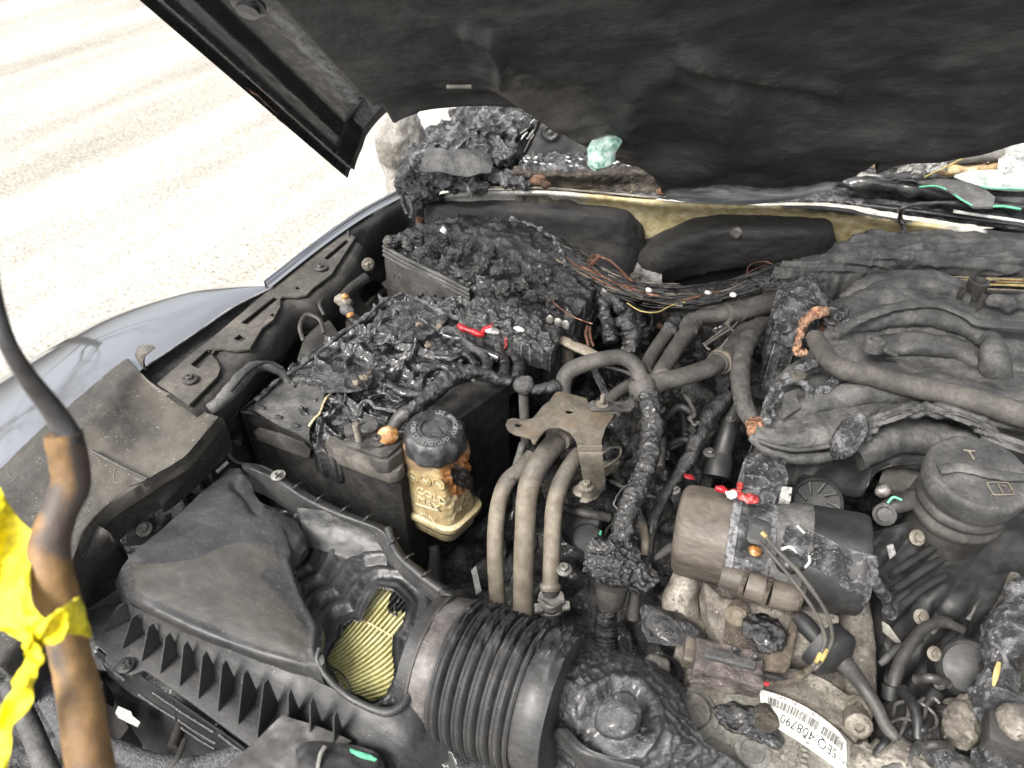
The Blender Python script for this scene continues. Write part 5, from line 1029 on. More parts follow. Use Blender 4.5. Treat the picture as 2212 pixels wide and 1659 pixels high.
prism('clamp_strap', [(1268, 872), (1280, 864), (1340, 868), (1356, 864), (1362, 850), (1370, 852), (1370, 878), (1362, 887), (1280, 885), (1270, 880)], .003, MAT['steel_dark'], bk, z=.990, bevel=.001, holes=[[(1328, 873), (1345, 873), (1345, 877), (1328, 877)]])
bolt(1301, 873, .9915, 9, MAT['metal_dusty'], bk, 'nut', flange=1.5, h=1.1)
stud(1301, 868, .999, 5.5, 20, MAT['metal_dusty'], bk)
# three pipes
tanp = lambda y0, y1: {'tan': (lambda p, q: sm(y0, y1, q[1])*.95)}
pw = thing('coolant_pipe', 'leftmost of the three tan pipes dropping from the steel bracket', 'pipe', (1070, 1200, .8), 'tan pipes below the bracket')
tube('pipe_run', [(1150, 985, .93, 17), (1128, 1010, .925, 17), (1096, 1040, .915, 18), (1078, 1085, .90, 18), (1071, 1140, .88, 18), (1070, 1210, .85, 18), (1075, 1300, .81, 18), (1076, 1360, .79, 18)], 18, MAT['pipe'], pw, n=10, seg=28, masks=tanp(1000, 1100), disp=[NZ('f', .0004, 60)])
pw = thing('coolant_pipe', 'thickest and middle one of the three tan pipes under the bracket arch', 'pipe', (1132, 1200, .8), 'tan pipes below the bracket')
tube('pipe_run', [(1222, 930, .935, 23), (1205, 950, .94, 24), (1176, 985, .94, 24), (1151, 1025, .93, 24), (1138, 1075, .91, 23), (1134, 1140, .885, 22), (1131, 1210, .86, 22), (1130, 1300, .82, 22), (1130, 1360, .80, 22)], 23, MAT['pipe'], pw, n=10, seg=32, masks=tanp(960, 1110), disp=[NZ('f', .0005, 60)])
lathe('sleeve_ring', P(1207, 946, .944), (P(1222, 928, .936)-P(1190, 968, .942)).normalized(), [(mpx(P(1207, 946, .94), 28), -.004), (mpx(P(1207, 946, .94), 29), .0), (mpx(P(1207, 946, .94), 29), .004), (mpx(P(1207, 946, .94), 26), .006)], MAT['metal_dusty'], pw, 32)
pw = thing('coolant_pipe', 'right one of the three tan pipes, ending in a spring clamp', 'pipe', (1190, 1200, .8), 'tan pipes below the bracket')
tube('pipe_run', [(1250, 980, .925, 17), (1236, 1000, .925, 18), (1213, 1040, .915, 19), (1199, 1085, .90, 19), (1194, 1140, .88, 19), (1192, 1200, .855, 19), (1189, 1262, .83, 18)], 19, MAT['pipe'], pw, n=10, seg=28, masks=tanp(1010, 1100), disp=[NZ('f', .0004, 60)])
tube('pipe_bead', [(1189, 1260, .831, 22), (1189, 1268, .828, 24), (1189, 1276, .825, 21)], 22, MAT['metal_dusty'], pw, n=6, seg=28)
tube('rubber_end', [(1189, 1274, .826, 21), (1190, 1320, .806, 22), (1196, 1390, .78, 22)], 22, MAT['soot_dark'], pw, n=6, seg=24)
cl = thing('spring_clamp', 'pale grey spring clamp gripping the right hand pipe end', 'clamp', (1190, 1300, .81))
kc = P(1190, 1304, .815)
R_ = mpx(kc, 27)
for dz, k in ((.008, 0), (-.006, 1)): lathe('clamp_band', kc+Z_*dz, Z_, [(R_*.97, -.0042), (R_*1.04, -.004), (R_*1.04, .004), (R_*.97, .0042)], MAT['galv'], cl, 36)
for (x, y) in [(1163, 1312), (1222, 1306)]: prism('clamp_tab', [(x-9, y-10, .826), (x+9, y-8, .826), (x+10, y+8, .822), (x-8, y+10, .822)], .005, MAT['galv'], cl, bevel=.0012)
tube('clamp_wire', [(1164, 1296, .83), (1190, 1312, .838), (1216, 1300, .83)], 4, MAT['galv'], cl, n=8, seg=8)
# foil shield behind the bracket
fs = thing('foil_shield', 'crumpled pale foil heat shield tucked behind the bracket arm', 'heat shield', (1280, 1010, .88))
surf('foil', [[(1170, 1045, .885), (1230, 1020, .89), (1290, 1000, .895), (1338, 985, .90)], [(1172, 1062, .885), (1235, 1036, .89), (1296, 1014, .90), (1338, 998, .905)], [(1178, 1078, .87), (1240, 1050, .875), (1300, 1030, .88), (1332, 1018, .885)]], MAT['metal_dusty'], fs, (16, 10), disp=[NZ('f', .006, 45)], thick=.001)
tube('foil_rolled_edge', [(1295, 985, .915), (1318, 968, .92), (1340, 968, .918), (1335, 990, .91), (1300, 1012, .905)], 3, MAT['metal_dusty'], fs, n=8, seg=8)
# rubber hose arch
ho1 = thing('arched_hose', 'arched grey rubber hose above the steel bracket', 'hose', (1300, 800, .93))
tube('hose_run', [(1217, 860, .955, 18), (1216, 836, .965, 18), (1226, 806, .98, 18), (1258, 788, .99, 18), (1300, 776, .995, 17), (1340, 772, .995, 17), (1368, 786, .99, 17), (1382, 812, .98, 18), (1386, 840, .97, 19)], 18, MAT['rubber'], ho1, n=12, seg=32, disp=[NZ('f', .0005, 50)])
ji = thing('pipe_junction', 'grey moulded pipe junction with branching stubs and ringed collars', 'pipe junction', (1420, 810, .93))
tube('collar', [(1383, 822, .985, 27), (1386, 834, .980, 30), (1392, 850, .972, 30), (1396, 862, .965, 27)], 28, MAT['rubber'], ji, n=8, seg=36)
for t, (x, y) in enumerate([(1384, 826), (1390, 846), (1396, 862)]): tube('collar_ring', [(x, y, .984-.007*t, 31), (x+1, y+4, .981-.007*t, 31)], 31, MAT['soot'], ji, n=3, seg=36)
tube('branch', [(1392, 800, .97, 15), (1412, 762, .965, 15), (1438, 724, .96, 15), (1452, 704, .955, 15)], 15, MAT['rubber'], ji, seg=28)
tube('branch', [(1418, 835, .968, 20), (1424, 812, .972, 19), (1440, 785, .972, 18), (1466, 745, .968, 18), (1488, 714, .965, 18), (1500, 696, .965, 18)], 18, MAT['rubber'], ji, seg=28, n=10)
tube('branch', [(1405, 835, .975, 24), (1432, 823, .978, 21), (1462, 817, .98, 20), (1500, 806, .98, 20), (1538, 792, .978, 20), (1560, 775, .972, 20)], 20, MAT['rubber'], ji, seg=28, n=10)
tube('branch', [(1384, 832, .96, 14), (1355, 835, .955, 13), (1325, 856, .95, 13), (1308, 880, .945, 13)], 13, MAT['rubber'], ji, seg=24)
tube('charred_cap', [(1446, 712, .968, 17), (1462, 692, .968, 18), (1480, 676, .966, 16)], 17, MAT['char'], ji, n=18, seg=22, disp=[NZ('f', .004, 90)])
tube('branch_ring', [(1428, 808, .976, 23), (1430, 816, .974, 23)], 23, MAT['rubber'], ji, n=4)
uh = thing('heater_hose', 'grey heater hose running right from the ringed elbow to charred block', 'hose', (1560, 680, .95))
tube('elbow', [(1492, 710, .968, 17), (1500, 694, .972, 17), (1518, 684, .976, 17), (1545, 680, .978, 18), (1568, 676, .98, 19)], 18, MAT['rubber'], uh, n=10, seg=28)
tube('collar', [(1486, 712, .972, 21), (1492, 700, .974, 22), (1500, 692, .976, 21)], 21, MAT['rubber_crack'], uh, n=8, seg=28, disp=[NZ('f', .001, 80)])
tube('hose_run', [(1566, 678, .98, 22), (1600, 670, .983, 22), (1640, 660, .985, 22), (1675, 650, .985, 22)], 22, MAT['rubber'], uh, n=10, seg=30)
for (x, y) in [(1569, 677), (1597, 671)]: tube('hose_ring', [(x-3, y+1, .981, 24), (x+3, y, .981, 24)], 24, MAT['dust'], uh, n=4, seg=30)
lh = thing('lower_hose', 'grey hose bending up right under the wire clip', 'hose', (1580, 745, .93))
tube('hose_run', [(1556, 778, .97, 19), (1574, 762, .968, 19), (1590, 740, .962, 20), (1612, 716, .955, 21), (1640, 698, .945, 21)], 20, MAT['rubber'], lh, n=10, seg=28)
tube('ring', [(1548, 785, .974, 25), (1556, 779, .973, 27), (1564, 770, .971, 25)], 25, MAT['rubber'], lh, n=8, seg=32)
tube('ring_edge', [(1553, 783, .9745, 27.5), (1556, 780, .9735, 27.5)], 27, MAT['dust_tan'], lh, n=3, seg=32)
wc = thing('wire_clip', 'bent spring wire clip sticking out over the hoses', 'clip', (1550, 720, .98))
for pts in [[(1522, 742), (1545, 725), (1576, 702)], [(1524, 746), (1550, 728), (1582, 708)], [(1520, 742), (1528, 752), (1534, 755)], [(1574, 702), (1572, 704), (1586, 716)], [(1583, 706), (1594, 695)], [(1626, 700), (1634, 688)], [(1556, 752), (1566, 740), (1572, 732)]]:
    tube('clip_wire', [(x, y, 1.0) for x, y in pts], 2.4, MAT['dust'], wc, n=6, seg=8)
ck = thing('cracked_hose', 'heat cracked vertical hose ending in a copper coloured crust', 'hose', (1605, 850, .9))
tube('hose_run', [(1650, 690, .955, 19), (1628, 715, .965, 20), (1607, 752, .975, 21), (1599, 800, .975, 21), (1602, 850, .968, 20), (1612, 888, .96, 20), (1634, 918, .95, 18)], 20, MAT['rubber_crack'], ck, n=14, seg=32, disp=[NZ('c', .0012, 60), NZ('f', .0006, 90)])
blob('copper_crust', (1643, 925, .962), (.020, .014, .013), MAT['copper_crust'], ck, 5, [NZ('f', .008, 60)])
blob('charred_tip', (1653, 942, .95), (.014, .012, .010), MAT['char_brown'], ck, 4, [NZ('f', .003, 80)])
# charred vertical cable
vc = thing('charred_cable', 'bubbled charred cable falling from the collar to a crusted connector', 'cable', (1370, 1050, .88))
tube('cable_run', [(1396, 850, .975, 25), (1404, 885, .968, 24), (1408, 930, .955, 23), (1402, 980, .945, 22), (1390, 1025, .935, 22), (1370, 1070, .925, 23), (1352, 1120, .91, 24), (1338, 1180, .89, 25), (1332, 1225, .875, 28)], 23, MAT['char'], vc, n=24, seg=34, disp=[NZ('f', .005, 60), NZ('r', .004, 100)])
blob('crusted_head', (1325, 1215, .89), (.034, .028, .020), MAT['char'], vc, 6, [NZ('r', .010, 50), NZ('f', .010, 70)])
blob('crusted_head', (1375, 1245, .88), (.024, .018, .016), MAT['char'], vc, 5, [NZ('r', .008, 60), NZ('f', .008, 80)])
tube('connector_cup', [(1322, 1262, .875, 36), (1321, 1285, .862, 33), (1318, 1305, .85, 28)], 32, MAT['soot'], vc, n=8, seg=32)
tube('connector_stub', [(1372, 1262, .87, 11), (1370, 1300, .85, 13), (1368, 1335, .83, 13)], 12, MAT['soot'], vc, n=8)
tube('wrapped_sleeve', [(1312, 1300, .852, 20), (1308, 1330, .838, 23), (1310, 1362, .822, 24)], 22, MAT['char_gloss'], vc, n=14, seg=24, disp=[NZ('r', .004, 80)])
tube('corrugated_end', [(1309, 1352, .828, 24), (1310, 1390, .812, 25), (1314, 1435, .792, 25)], 24, MAT['char_gloss'], vc, n=26, seg=28, prof=lambda s: .0012*math.sin(s*1500))
# secondary taped hose & odds behind the cable
th = thing('taped_hose', 'charred tape wrapped hose slanting down behind the vertical cable', 'hose', (1500, 980, .85))
tube('hose_run', [(1575, 855, .93, 15), (1548, 880, .925, 19), (1515, 925, .915, 20), (1492, 985, .90, 17), (1455, 1040, .885, 13), (1420, 1100, .87, 12), (1402, 1180, .85, 11), (1398, 1260, .83, 11)], 16, MAT['char'], th, n=18, seg=22, disp=[NZ('f', .004, 50)])
bp_ = thing('black_pipe', 'short straight black pipe with a ringed foot above the pump', 'pipe', (1555, 970, .85))
tube('pipe_run', [(1586, 880, .91, 21), (1570, 940, .89, 22), (1558, 985, .87, 22)], 22, MAT['soot_dark'], bp_, n=8, seg=26)
tube('foot_ring', [(1556, 985, .872, 27), (1552, 1005, .865, 30), (1548, 1030, .855, 30)], 28, MAT['soot_dark'], bp_, n=8, seg=28)
bolt(1578, 905, .93, 7, MAT['steel_dark'], bp_, 'bolt'); bolt(1533, 978, .93, 10, MAT['steel_dark'], bp_, 'bolt')
# odd small hoses filling the middle
k = 0
for name, lab, cat, mat, segs in [
    ('vacuum_hose', 'thin black vacuum hose curling in the dark beside the charred cable', 'hose', 'soot_dark', [([(1440, 900), (1470, 880), (1500, 900), (1495, 930)], 8, .93), ([(1445, 960), (1480, 950), (1510, 975)], 7, .90)]),
    ('sensor_wire', 'thin grey wire looping in front of the bracket arm', 'wire', 'soot_grey', [([(1330, 1075), (1345, 1055), (1360, 1045)], 2.2, .93), ([(1330, 1078), (1326, 1090), (1335, 1100)], 2.0, .93)]),
    ('melted_bracket', 'shiny melted bracket scraps behind the junction', 'bracket', 'steel_dark', [([(1478, 850), (1492, 872), (1500, 895), (1488, 905)], 5, .94), ([(1490, 905), (1500, 918), (1510, 912)], 4, .94)]),
    ('ground_strap', 'dull strap crossing under the foil shield', 'strap', 'soot_grey', [([(1130, 960), (1118, 1000), (1105, 1040)], 9, .92)])]:
    th_ = thing(name, lab, cat, (segs[0][0][0][0], segs[0][0][0][1], segs[0][2]))
    for pts, r, z in segs: tube(name.split('_')[-1]+'_run', [(x, y, z) for x, y in pts], r, MAT[mat], th_, n=10, seg=14, disp=[NZ('f', .0015, 70)])
# engine block mass under the middle
eb = thing('engine_block', 'grimy cast engine block deep between the hoses', 'engine', (1330, 1150, .72))
surf('casting', [[(1200, 1420, .74), (1320, 1440, .74), (1440, 1420, .74), (1560, 1380, .74)], [(1190, 1250, .76), (1300, 1200, .77), (1400, 1190, .77), (1520, 1180, .76)], [(1200, 1080, .78), (1300, 1050, .79), (1420, 1040, .79), (1540, 1030, .78)], [(1250, 960, .79), (1340, 930, .81), (1440, 900, .81), (1560, 880, .80)], [(1290, 860, .82), (1380, 800, .83), (1480, 780, .83), (1600, 760, .82)]], MAT['char'], eb, (26, 22), disp=[NZ('r', .02, 14), NZ('f', .008, 40), NZ('b', .003, 160)], skirt=.1)
for (x, y, r, z) in [(1255, 1140, 46, .835), (1270, 1170, 34, .84)]: lathe('round_cover', P(x, y, z), Vector((-.1, -.3, 1)).normalized(), [(mpx(P(x, y, z), r), 0), (mpx(P(x, y, z), r), .012), (mpx(P(x, y, z), r*.92), .016), (mpx(P(x, y, z), r*.85), .013), (.004, .014)], MAT['soot_dark'], eb, 36, disp=[NZ('f', .001, 60)])
prism('green_tab', [(1277, 1175), (1292, 1158), (1296, 1145), (1300, 1146), (1298, 1162), (1288, 1178)], .003, MAT['green_paint'], eb, z=.865, bevel=.0005)
bolt(1256, 1060, .90, 13, MAT['metal_dusty'], eb, 'bolt'); bolt(1218, 1230, .85, 12, MAT['galv'], eb, 'bolt'); bolt(1455, 1057, .88, 10, MAT['galv'], eb, 'bolt')
tube('oil_line', [(1388, 1130, .87, 9), (1394, 1165, .86, 9), (1392, 1200, .85, 8)], 9, MAT['dust_tan'], eb, disp=[NZ('f', .001, 90)])
prism('pale_gap', [(1018, 1232, .76), (1028, 1222, .76), (1040, 1275, .76), (1028, 1282, .76)], .004, MAT['white_bit'], eb, bevel=0)
M('rusty_plate', [(.028, .022, .018), (.06, .048, .037), (.12, .095, .07)], 30, rough=(.5, .8), bump=.6, bscale=200, bdist=.0015, speck=[((.3, .26, .2), 340, .6)])
M('plug_brown', [(.03, .026, .024), (.075, .062, .056), (.14, .12, .11)], 40, rough=(.45, .75), bump=.8, bscale=200, bdist=.003, speck=((.35, .3, .27), 300, .62))
# ================= wiring harness across the firewall =================
wh = thing('wiring_harness', 'burnt wiring loom with bare copper strands sagging across the firewall', 'wiring harness', (1450, 620, .93))
HP = [(1205, 545, 1.0), (1260, 575, .995), (1320, 608, .99), (1390, 632, .985), (1470, 640, .985), (1550, 632, .99), (1620, 612, .998), (1680, 590, 1.005)]
tube('loom_core', [p+(26,) for p in HP], 26, MAT['char'], wh, n=26, seg=30, flat=.6, disp=[NZ('f', .008, 60), NZ('r', .005, 90)])
r2 = random.Random(3)
for k in range(34):
    i0 = r2.randint(0, 3); i1 = min(len(HP)-1, i0+r2.randint(2, 4)); off = r2.uniform(-24, 24); pts = []
    for i in range(i0, i1+1):
        x, y, z = HP[i]; pts.append((x+r2.uniform(-10, 10), y+off+r2.uniform(-7, 7), z+.018-.0004*abs(off)+r2.uniform(0, .006)))
    tube('wire', pts, r2.uniform(.8, 1.5), MAT[['copper', 'wire_dark', 'wire_dark', 'wire_dark', 'wire_dark', 'dust_tan', 'wire_dark'][k % 7]], wh, n=8, seg=6, disp=[NZ('s', .003, 40, k)])
for k in range(5):
    tube('wire', [(1262+k*3, 572+k*2, 1.01), (1282+k*4, 552+k*1.5, 1.03), (1318+k*3, 562+k*3, 1.03), (1352+k*4, 600+k*2, 1.01)], 1.4, MAT['copper'], wh, n=10, seg=6, disp=[NZ('s', .003, 40, k)])
for pts in [[(1355, 655), (1385, 672), (1420, 674), (1450, 660), (1480, 652)], [(1560, 640), (1600, 600), (1650, 575), (1690, 590)], [(1610, 620), (1618, 575), (1650, 565), (1676, 575)], [(1180, 640), (1230, 680), (1280, 700)]]:
    tube('wire', [(x, y, 1.0) for x, y in pts], 1.6, MAT['wire_yellow'] if pts[0][0] == 1355 else MAT['copper'], wh, n=12, seg=6)
for (x, y) in [(1402, 627), (1584, 637), (1530, 632)]: blob('white_chip', (x, y, 1.03), (.005, .004, .003), MAT['white_bit'], wh, 2, [NZ('f', .003, 100)])
# charred loom to the right (felt like mass)
um = thing('burnt_insulation', 'wrinkled burnt black insulation mat heaped along the cowl at the right', 'insulation mat', (1950, 560, .95))
wr = lambda p, q: (1-abs(noise.noise(Vector((q[0]*.006, q[1]*.06, 0)))*2.4))*.006
surf('mat', [[(1640, 640, .99), (1720, 612, 1.0), (1800, 600, 1.005), (1900, 585, 1.005), (2000, 590, 1.005), (2110, 600, 1.005), (2380, 600, 1.005)],
    [(1660, 600, 1.015), (1730, 580, 1.02), (1800, 570, 1.025), (1900, 558, 1.03), (2000, 565, 1.03), (2110, 572, 1.03), (2380, 570, 1.03)],
    [(1690, 570, 1.02), (1750, 556, 1.025), (1820, 540, 1.035), (1900, 528, 1.04), (2000, 530, 1.04), (2110, 538, 1.04), (2380, 535, 1.04)],
    [(1740, 560, 1.0), (1790, 545, 1.01), (1835, 520, 1.03), (1900, 506, 1.035), (2000, 504, 1.035), (2110, 506, 1.035), (2380, 505, 1.035)],
    [(1760, 570, .96), (1800, 555, .97), (1850, 520, 1.0), (1900, 500, 1.005), (2000, 497, 1.005), (2110, 498, 1.005), (2380, 498, 1.005)]], MAT['char_mat'] if 'char_mat' in MAT else MAT['soot_grey'], um, (34, 26), disp=[wr, NZ('f', .006, 30), NZ('f', .002, 120)], skirt=.06)
uw = thing('wire_bundle', 'bare tan and copper wires fanned out beneath the burnt insulation at the right edge', 'wires', (2100, 605, .98))
for k in range(26):
    y0 = 598+k*.9; a = r2.uniform(-6, 6)
    tube('wire', [(2040+r2.uniform(-60, 30), y0-2, 1.012), (2100, y0+a*.3, 1.018), (2160, y0+a, 1.018), (2380, y0+8+a, 1.015)], r2.uniform(1.2, 2.0), MAT[['wire_yellow', 'dust_tan', 'copper', 'wire_dark'][k % 4]], uw, n=6, seg=6, disp=[NZ('s', .002, 30, k)])
# charred connector block with copper ring
ccb = thing('charred_connector', 'tall charred connector block with a copper crusted opening', 'connector', (1730, 680, .93))
surf('block', [[(1672, 745, .96), (1700, 760, .96), (1730, 765, .955), (1765, 730, .96), (1800, 720, .96)], [(1672, 700, .99), (1700, 710, 1.0), (1730, 710, 1.0), (1765, 690, 1.0), (1800, 690, .985)], [(1674, 650, 1.01), (1700, 655, 1.02), (1730, 650, 1.025), (1765, 650, 1.02), (1800, 655, 1.0)], [(1685, 620, 1.01), (1705, 615, 1.025), (1735, 610, 1.03), (1765, 612, 1.025), (1790, 625, 1.005)], [(1690, 600, .99), (1712, 590, 1.0), (1738, 588, 1.0), (1765, 592, 1.0), (1790, 600, .98)]], MAT['char_ash'], ccb, (28, 24), disp=[NZ('r', .008, 55), NZ('f', .006, 90)], skirt=.08)
cN = (CAM-P(1765, 720, .99)).normalized(); cN = (cN+Vector((-.55, -.1, -.1))).normalized()
lathe('scorched_cup', P(1768, 705, .985)-cN*.02, cN, [(.030, -.01), (.030, .022), (.027, .024), (.017, .012), (.012, .011), (.002, .011)], MAT['brown_cup'] if 'brown_cup' in MAT else MAT['rust'], ccb, 48, disp=[NZ('f', .002, 60)])
tube('copper_crust', [(1741, 760, 1.0, 9), (1722, 758, 1.0, 9), (1724, 735, 1.005, 8), (1732, 710, 1.01, 9), (1744, 688, 1.015, 10), (1762, 676, 1.02, 11), (1785, 670, 1.02, 10)], 9, MAT['copper_crust'], ccb, n=18, seg=16, disp=[NZ('f', .007, 80)])
blob('side_lump', (1806, 690, 1.0), (.018, .014, .018), MAT['char_ash'], ccb, 5, [NZ('r', .006, 70), NZ('f', .004, 110)])
# ================= intake manifold =================
im = thing('intake_manifold', 'soot grey intake manifold with curved runners at the right', 'manifold', (2000, 800, .9))
fibre = lambda p, q: .0012*(1-abs(noise.noise(Vector((q[0]*.012, q[1]*.13, 3)))*2.5))
surf('upper_body', [
    [(1625, 958, .945), (1700, 985, .945), (1795, 980, .945), (1868, 935, .95), (1950, 895, .955), (2050, 898, .955), (2130, 930, .955), (2380, 1000, .955)],
    [(1632, 940, .965), (1712, 960, .97), (1800, 950, .975), (1880, 905, .978), (1960, 878, .98), (2055, 882, .98), (2135, 912, .98), (2380, 975, .98)],
    [(1640, 900, .975), (1725, 905, .982), (1810, 895, .985), (1885, 870, .987), (1960, 850, .987), (2055, 858, .987), (2135, 880, .987), (2380, 930, .987)],
    [(1660, 850, .975), (1735, 850, .985), (1815, 838, .988), (1890, 825, .988), (1965, 815, .988), (2055, 822, .988), (2135, 840, .988), (2380, 870, .988)],
    [(1690, 800, .965), (1760, 800, .97), (1825, 790, .973), (1895, 780, .975), (1970, 775, .975), (2055, 780, .975), (2135, 795, .975), (2380, 820, .975)],
    [(1760, 745, .975), (1810, 730, .99), (1860, 715, .998), (1915, 702, 1.0), (1980, 698, 1.0), (2055, 708, .995), (2135, 735, .985), (2380, 770, .98)],
    [(1790, 700, .99), (1830, 685, 1.005), (1875, 670, 1.012), (1925, 658, 1.015), (1985, 655, 1.015), (2060, 665, 1.01), (2135, 690, 1.0), (2380, 710, .995)],
    [(1800, 665, .99), (1840, 645, 1.01), (1885, 625, 1.02), (1935, 615, 1.022), (1990, 615, 1.022), (2060, 628, 1.018), (2135, 645, 1.01), (2380, 660, 1.005)],
    [(1806, 655, .97), (1850, 630, .99), (1895, 606, 1.0), (1945, 598, 1.0), (2000, 600, 1.0), (2060, 608, 1.0), (2135, 620, 1.0), (2380, 630, .99)]],
    MAT['soot_grey'], im, (24, 16), disp=[NZ('f', .008, 14), fibre, NZ('f', .0016, 60), NZ('r', .0012, 120)], skirt=.05)
tube('seam_flange', [(1800, 712, 1.018, 6), (1840, 700, 1.022, 9), (1880, 682, 1.026, 10), (1930, 664, 1.028, 12), (1985, 656, 1.030, 13), (2040, 662, 1.028, 12), (2090, 684, 1.024, 11), (2140, 700, 1.02, 12), (2380, 708, 1.02, 13)], 11, MAT['mat_grey'] if 'mat_grey' in MAT else MAT['soot_grey'], im, n=16, seg=18, flat=.45, disp=[fibre, NZ('f', .003, 60)])
tube('runner_arch', [(1868, 940, .962, 18), (1890, 912, .985, 20), (1930, 892, .998, 21), (1985, 885, 1.002, 22), (2050, 890, 1.0, 22), (2110, 912, .995, 23), (2170, 955, .985, 24), (2380, 1010, .975, 26)], 22, MAT['soot_grey'], im, n=18, seg=28, flat=.7, disp=[lambda p, q: .0022*math.sin((q[1]-.35*abs(q[0]-2000))*.55), fibre, NZ('f', .0025, 50)])
tube('lower_runner', [(1845, 985, .935, 34), (1890, 958, .945, 38), (1950, 942, .95, 40), (2020, 948, .95, 40), (2090, 975, .945, 40)], 38, MAT['soot_grey'], im, n=14, seg=36, disp=[NZ('f', .004, 25), fibre])
blob('burnt_lug', (1834, 943, .99), (.019, .016, .030), MAT['char_lug'] if 'char_lug' in MAT else MAT['char_ash'], im, 5, [NZ('c', .003, 130), NZ('f', .003, 70)], ax=((rt*.9+Vector((0, 0, .2))).normalized(), fw, (upv+rt*.35).normalized()))
tube('end_lip', [(1622, 945, .96, 9), (1650, 968, .958, 11), (1690, 985, .957, 12), (1740, 992, .957, 12), (1790, 985, .957, 11), (1815, 975, .957, 9)], 11, MAT['soot_grey'], im, n=14, seg=18, disp=[NZ('f', .003, 60)])
tube('end_lip', [(1640, 952, .972, 5), (1680, 966, .972, 5), (1730, 972, .972, 5), (1790, 964, .972, 5)], 5, MAT['soot_grey'], im, n=12, seg=12)
for pts, r in [([(1655, 915, .985), (1662, 860, .995), (1680, 835, 1.0), (1720, 822, 1.003), (1745, 838, 1.0), (1748, 862, .995)], 9), ([(1700, 820, 1.0), (1730, 800, 1.0), (1770, 780, .998)], 12), ([(1800, 790, 1.0), (1806, 815, 1.0), (1790, 838, 1.0), (1768, 850, .998)], 10), ([(1672, 900, .99), (1668, 880, .995), (1690, 850, 1.0)], 5)]:
    tube('melted_rib', [p for p in pts], r, MAT['char_ash'], im, n=14, seg=16, disp=[NZ('f', .004, 70), NZ('r', .002, 130)])
surf('rib_wall', [[(1690, 905, .990), (1730, 880, .992)], [(1692, 850, 1.0), (1716, 842, 1.0)]], MAT['soot_grey'], im, (8, 8), thick=.003)
lathe('lug_ring', P(1722, 815, 1.005), Z_, [(.010, 0), (.010, .005), (.006, .0055), (.005, .002), (.001, .002)], MAT['dust'], im, 24)
lathe('lug_ring', P(1888, 743, 1.015), Z_, [(.013, -.008), (.012, .006), (.007, .007), (.006, .003), (.001, .003)], MAT['soot_grey'], im, 28)
tube('lug_web', [(1896, 750, 1.012), (1915, 758, 1.006), (1935, 768, .998)], 6, MAT['soot_grey'], im, disp=[NZ('f', .001, 80)])
lathe('boss', P(2100, 640, 1.01), Z_, [(.013, 0), (.013, .022), (.014, .026), (.010, .027), (.008, .020), (.001, .02)], MAT['soot'], im, 28)
for k in range(3):
    a = 1.3+k*2.1; boxv('boss_fin', P(2100, 640, 1.022)+Vector((math.cos(a), math.sin(a), 0))*.0155, (Vector((math.cos(a), math.sin(a), 0)), Vector((-math.sin(a), math.cos(a), 0)), Z_), (.006, .004, .026), MAT['soot'], im, bevel=.001)
for pts in [[(1812, 722, .985, 18), (1850, 700, 1.0, 26), (1920, 682, 1.008, 30), (2000, 680, 1.010, 30), (2080, 700, 1.004, 28), (2140, 740, .99, 24)],
            [(1836, 778, .965, 14), (1890, 752, .982, 24), (1970, 742, .988, 28), (2060, 752, .986, 28), (2150, 790, .978, 26), (2380, 830, .97, 24)],
            [(1700, 905, .972, 18), (1760, 872, .985, 26), (1850, 852, .990, 30), (1950, 846, .990, 30), (2060, 862, .986, 28), (2160, 900, .98, 26), (2380, 950, .97, 24)],
            [(1820, 650, .99, 14), (1870, 618, 1.012, 20), (1940, 604, 1.018, 24), (2020, 606, 1.018, 24), (2080, 624, 1.012, 20)]]:
    tube('curved_runner', pts, 26, MAT['soot_grey'], im, n=16, seg=28, flat=.75, disp=[fibre, NZ('f', .0025, 40)])
tube('raised_runner', [(2140, 730, 1.005, 20), (2150, 780, 1.0, 28), (2160, 840, .955, 26)], 26, MAT['soot_grey'], im, n=14, seg=24, disp=[NZ('f', .003, 40), fibre])
tube('raised_runner', [(1850, 660, 1.0, 14), (1900, 628, 1.015, 18), (1960, 618, 1.02, 18), (2040, 628, 1.018, 18), (2090, 650, 1.01, 16)], 16, MAT['soot_grey'], im, n=14, seg=24, disp=[NZ('f', .003, 40), fibre])
for x, y in [(2150, 650), (2180, 658), (2205, 650)]: blob('melted_nub', (x, y, 1.02), (.013, .010, .012), MAT['soot_grey'], im, 4, [NZ('f', .006, 60)])
surf('lower_shroud', [[(1722, 990, .935), (1800, 992, .935), (1870, 975, .935), (1960, 980, .935), (2020, 985, .935)], [(1722, 1015, .92), (1800, 1018, .92), (1872, 1005, .92), (1945, 1005, .92), (2000, 1000, .925)], [(1728, 1042, .90), (1795, 1050, .90), (1866, 1060, .895), (1892, 1008, .92), (1960, 998, .925)]], MAT['soot_dark'], im, (12, 10), disp=[NZ('f', .003, 30)], skirt=.01)
surf('lower_shroud', [[(1910, 1012, .90), (1960, 1000, .905), (2010, 995, .905)], [(1900, 1040, .89), (1950, 1050, .885), (1975, 1040, .89)], [(1902, 1048, .885), (1950, 1062, .88), (1968, 1050, .885)]], MAT['soot'], im, (8, 8), disp=[NZ('f', .002, 30)], skirt=.01)
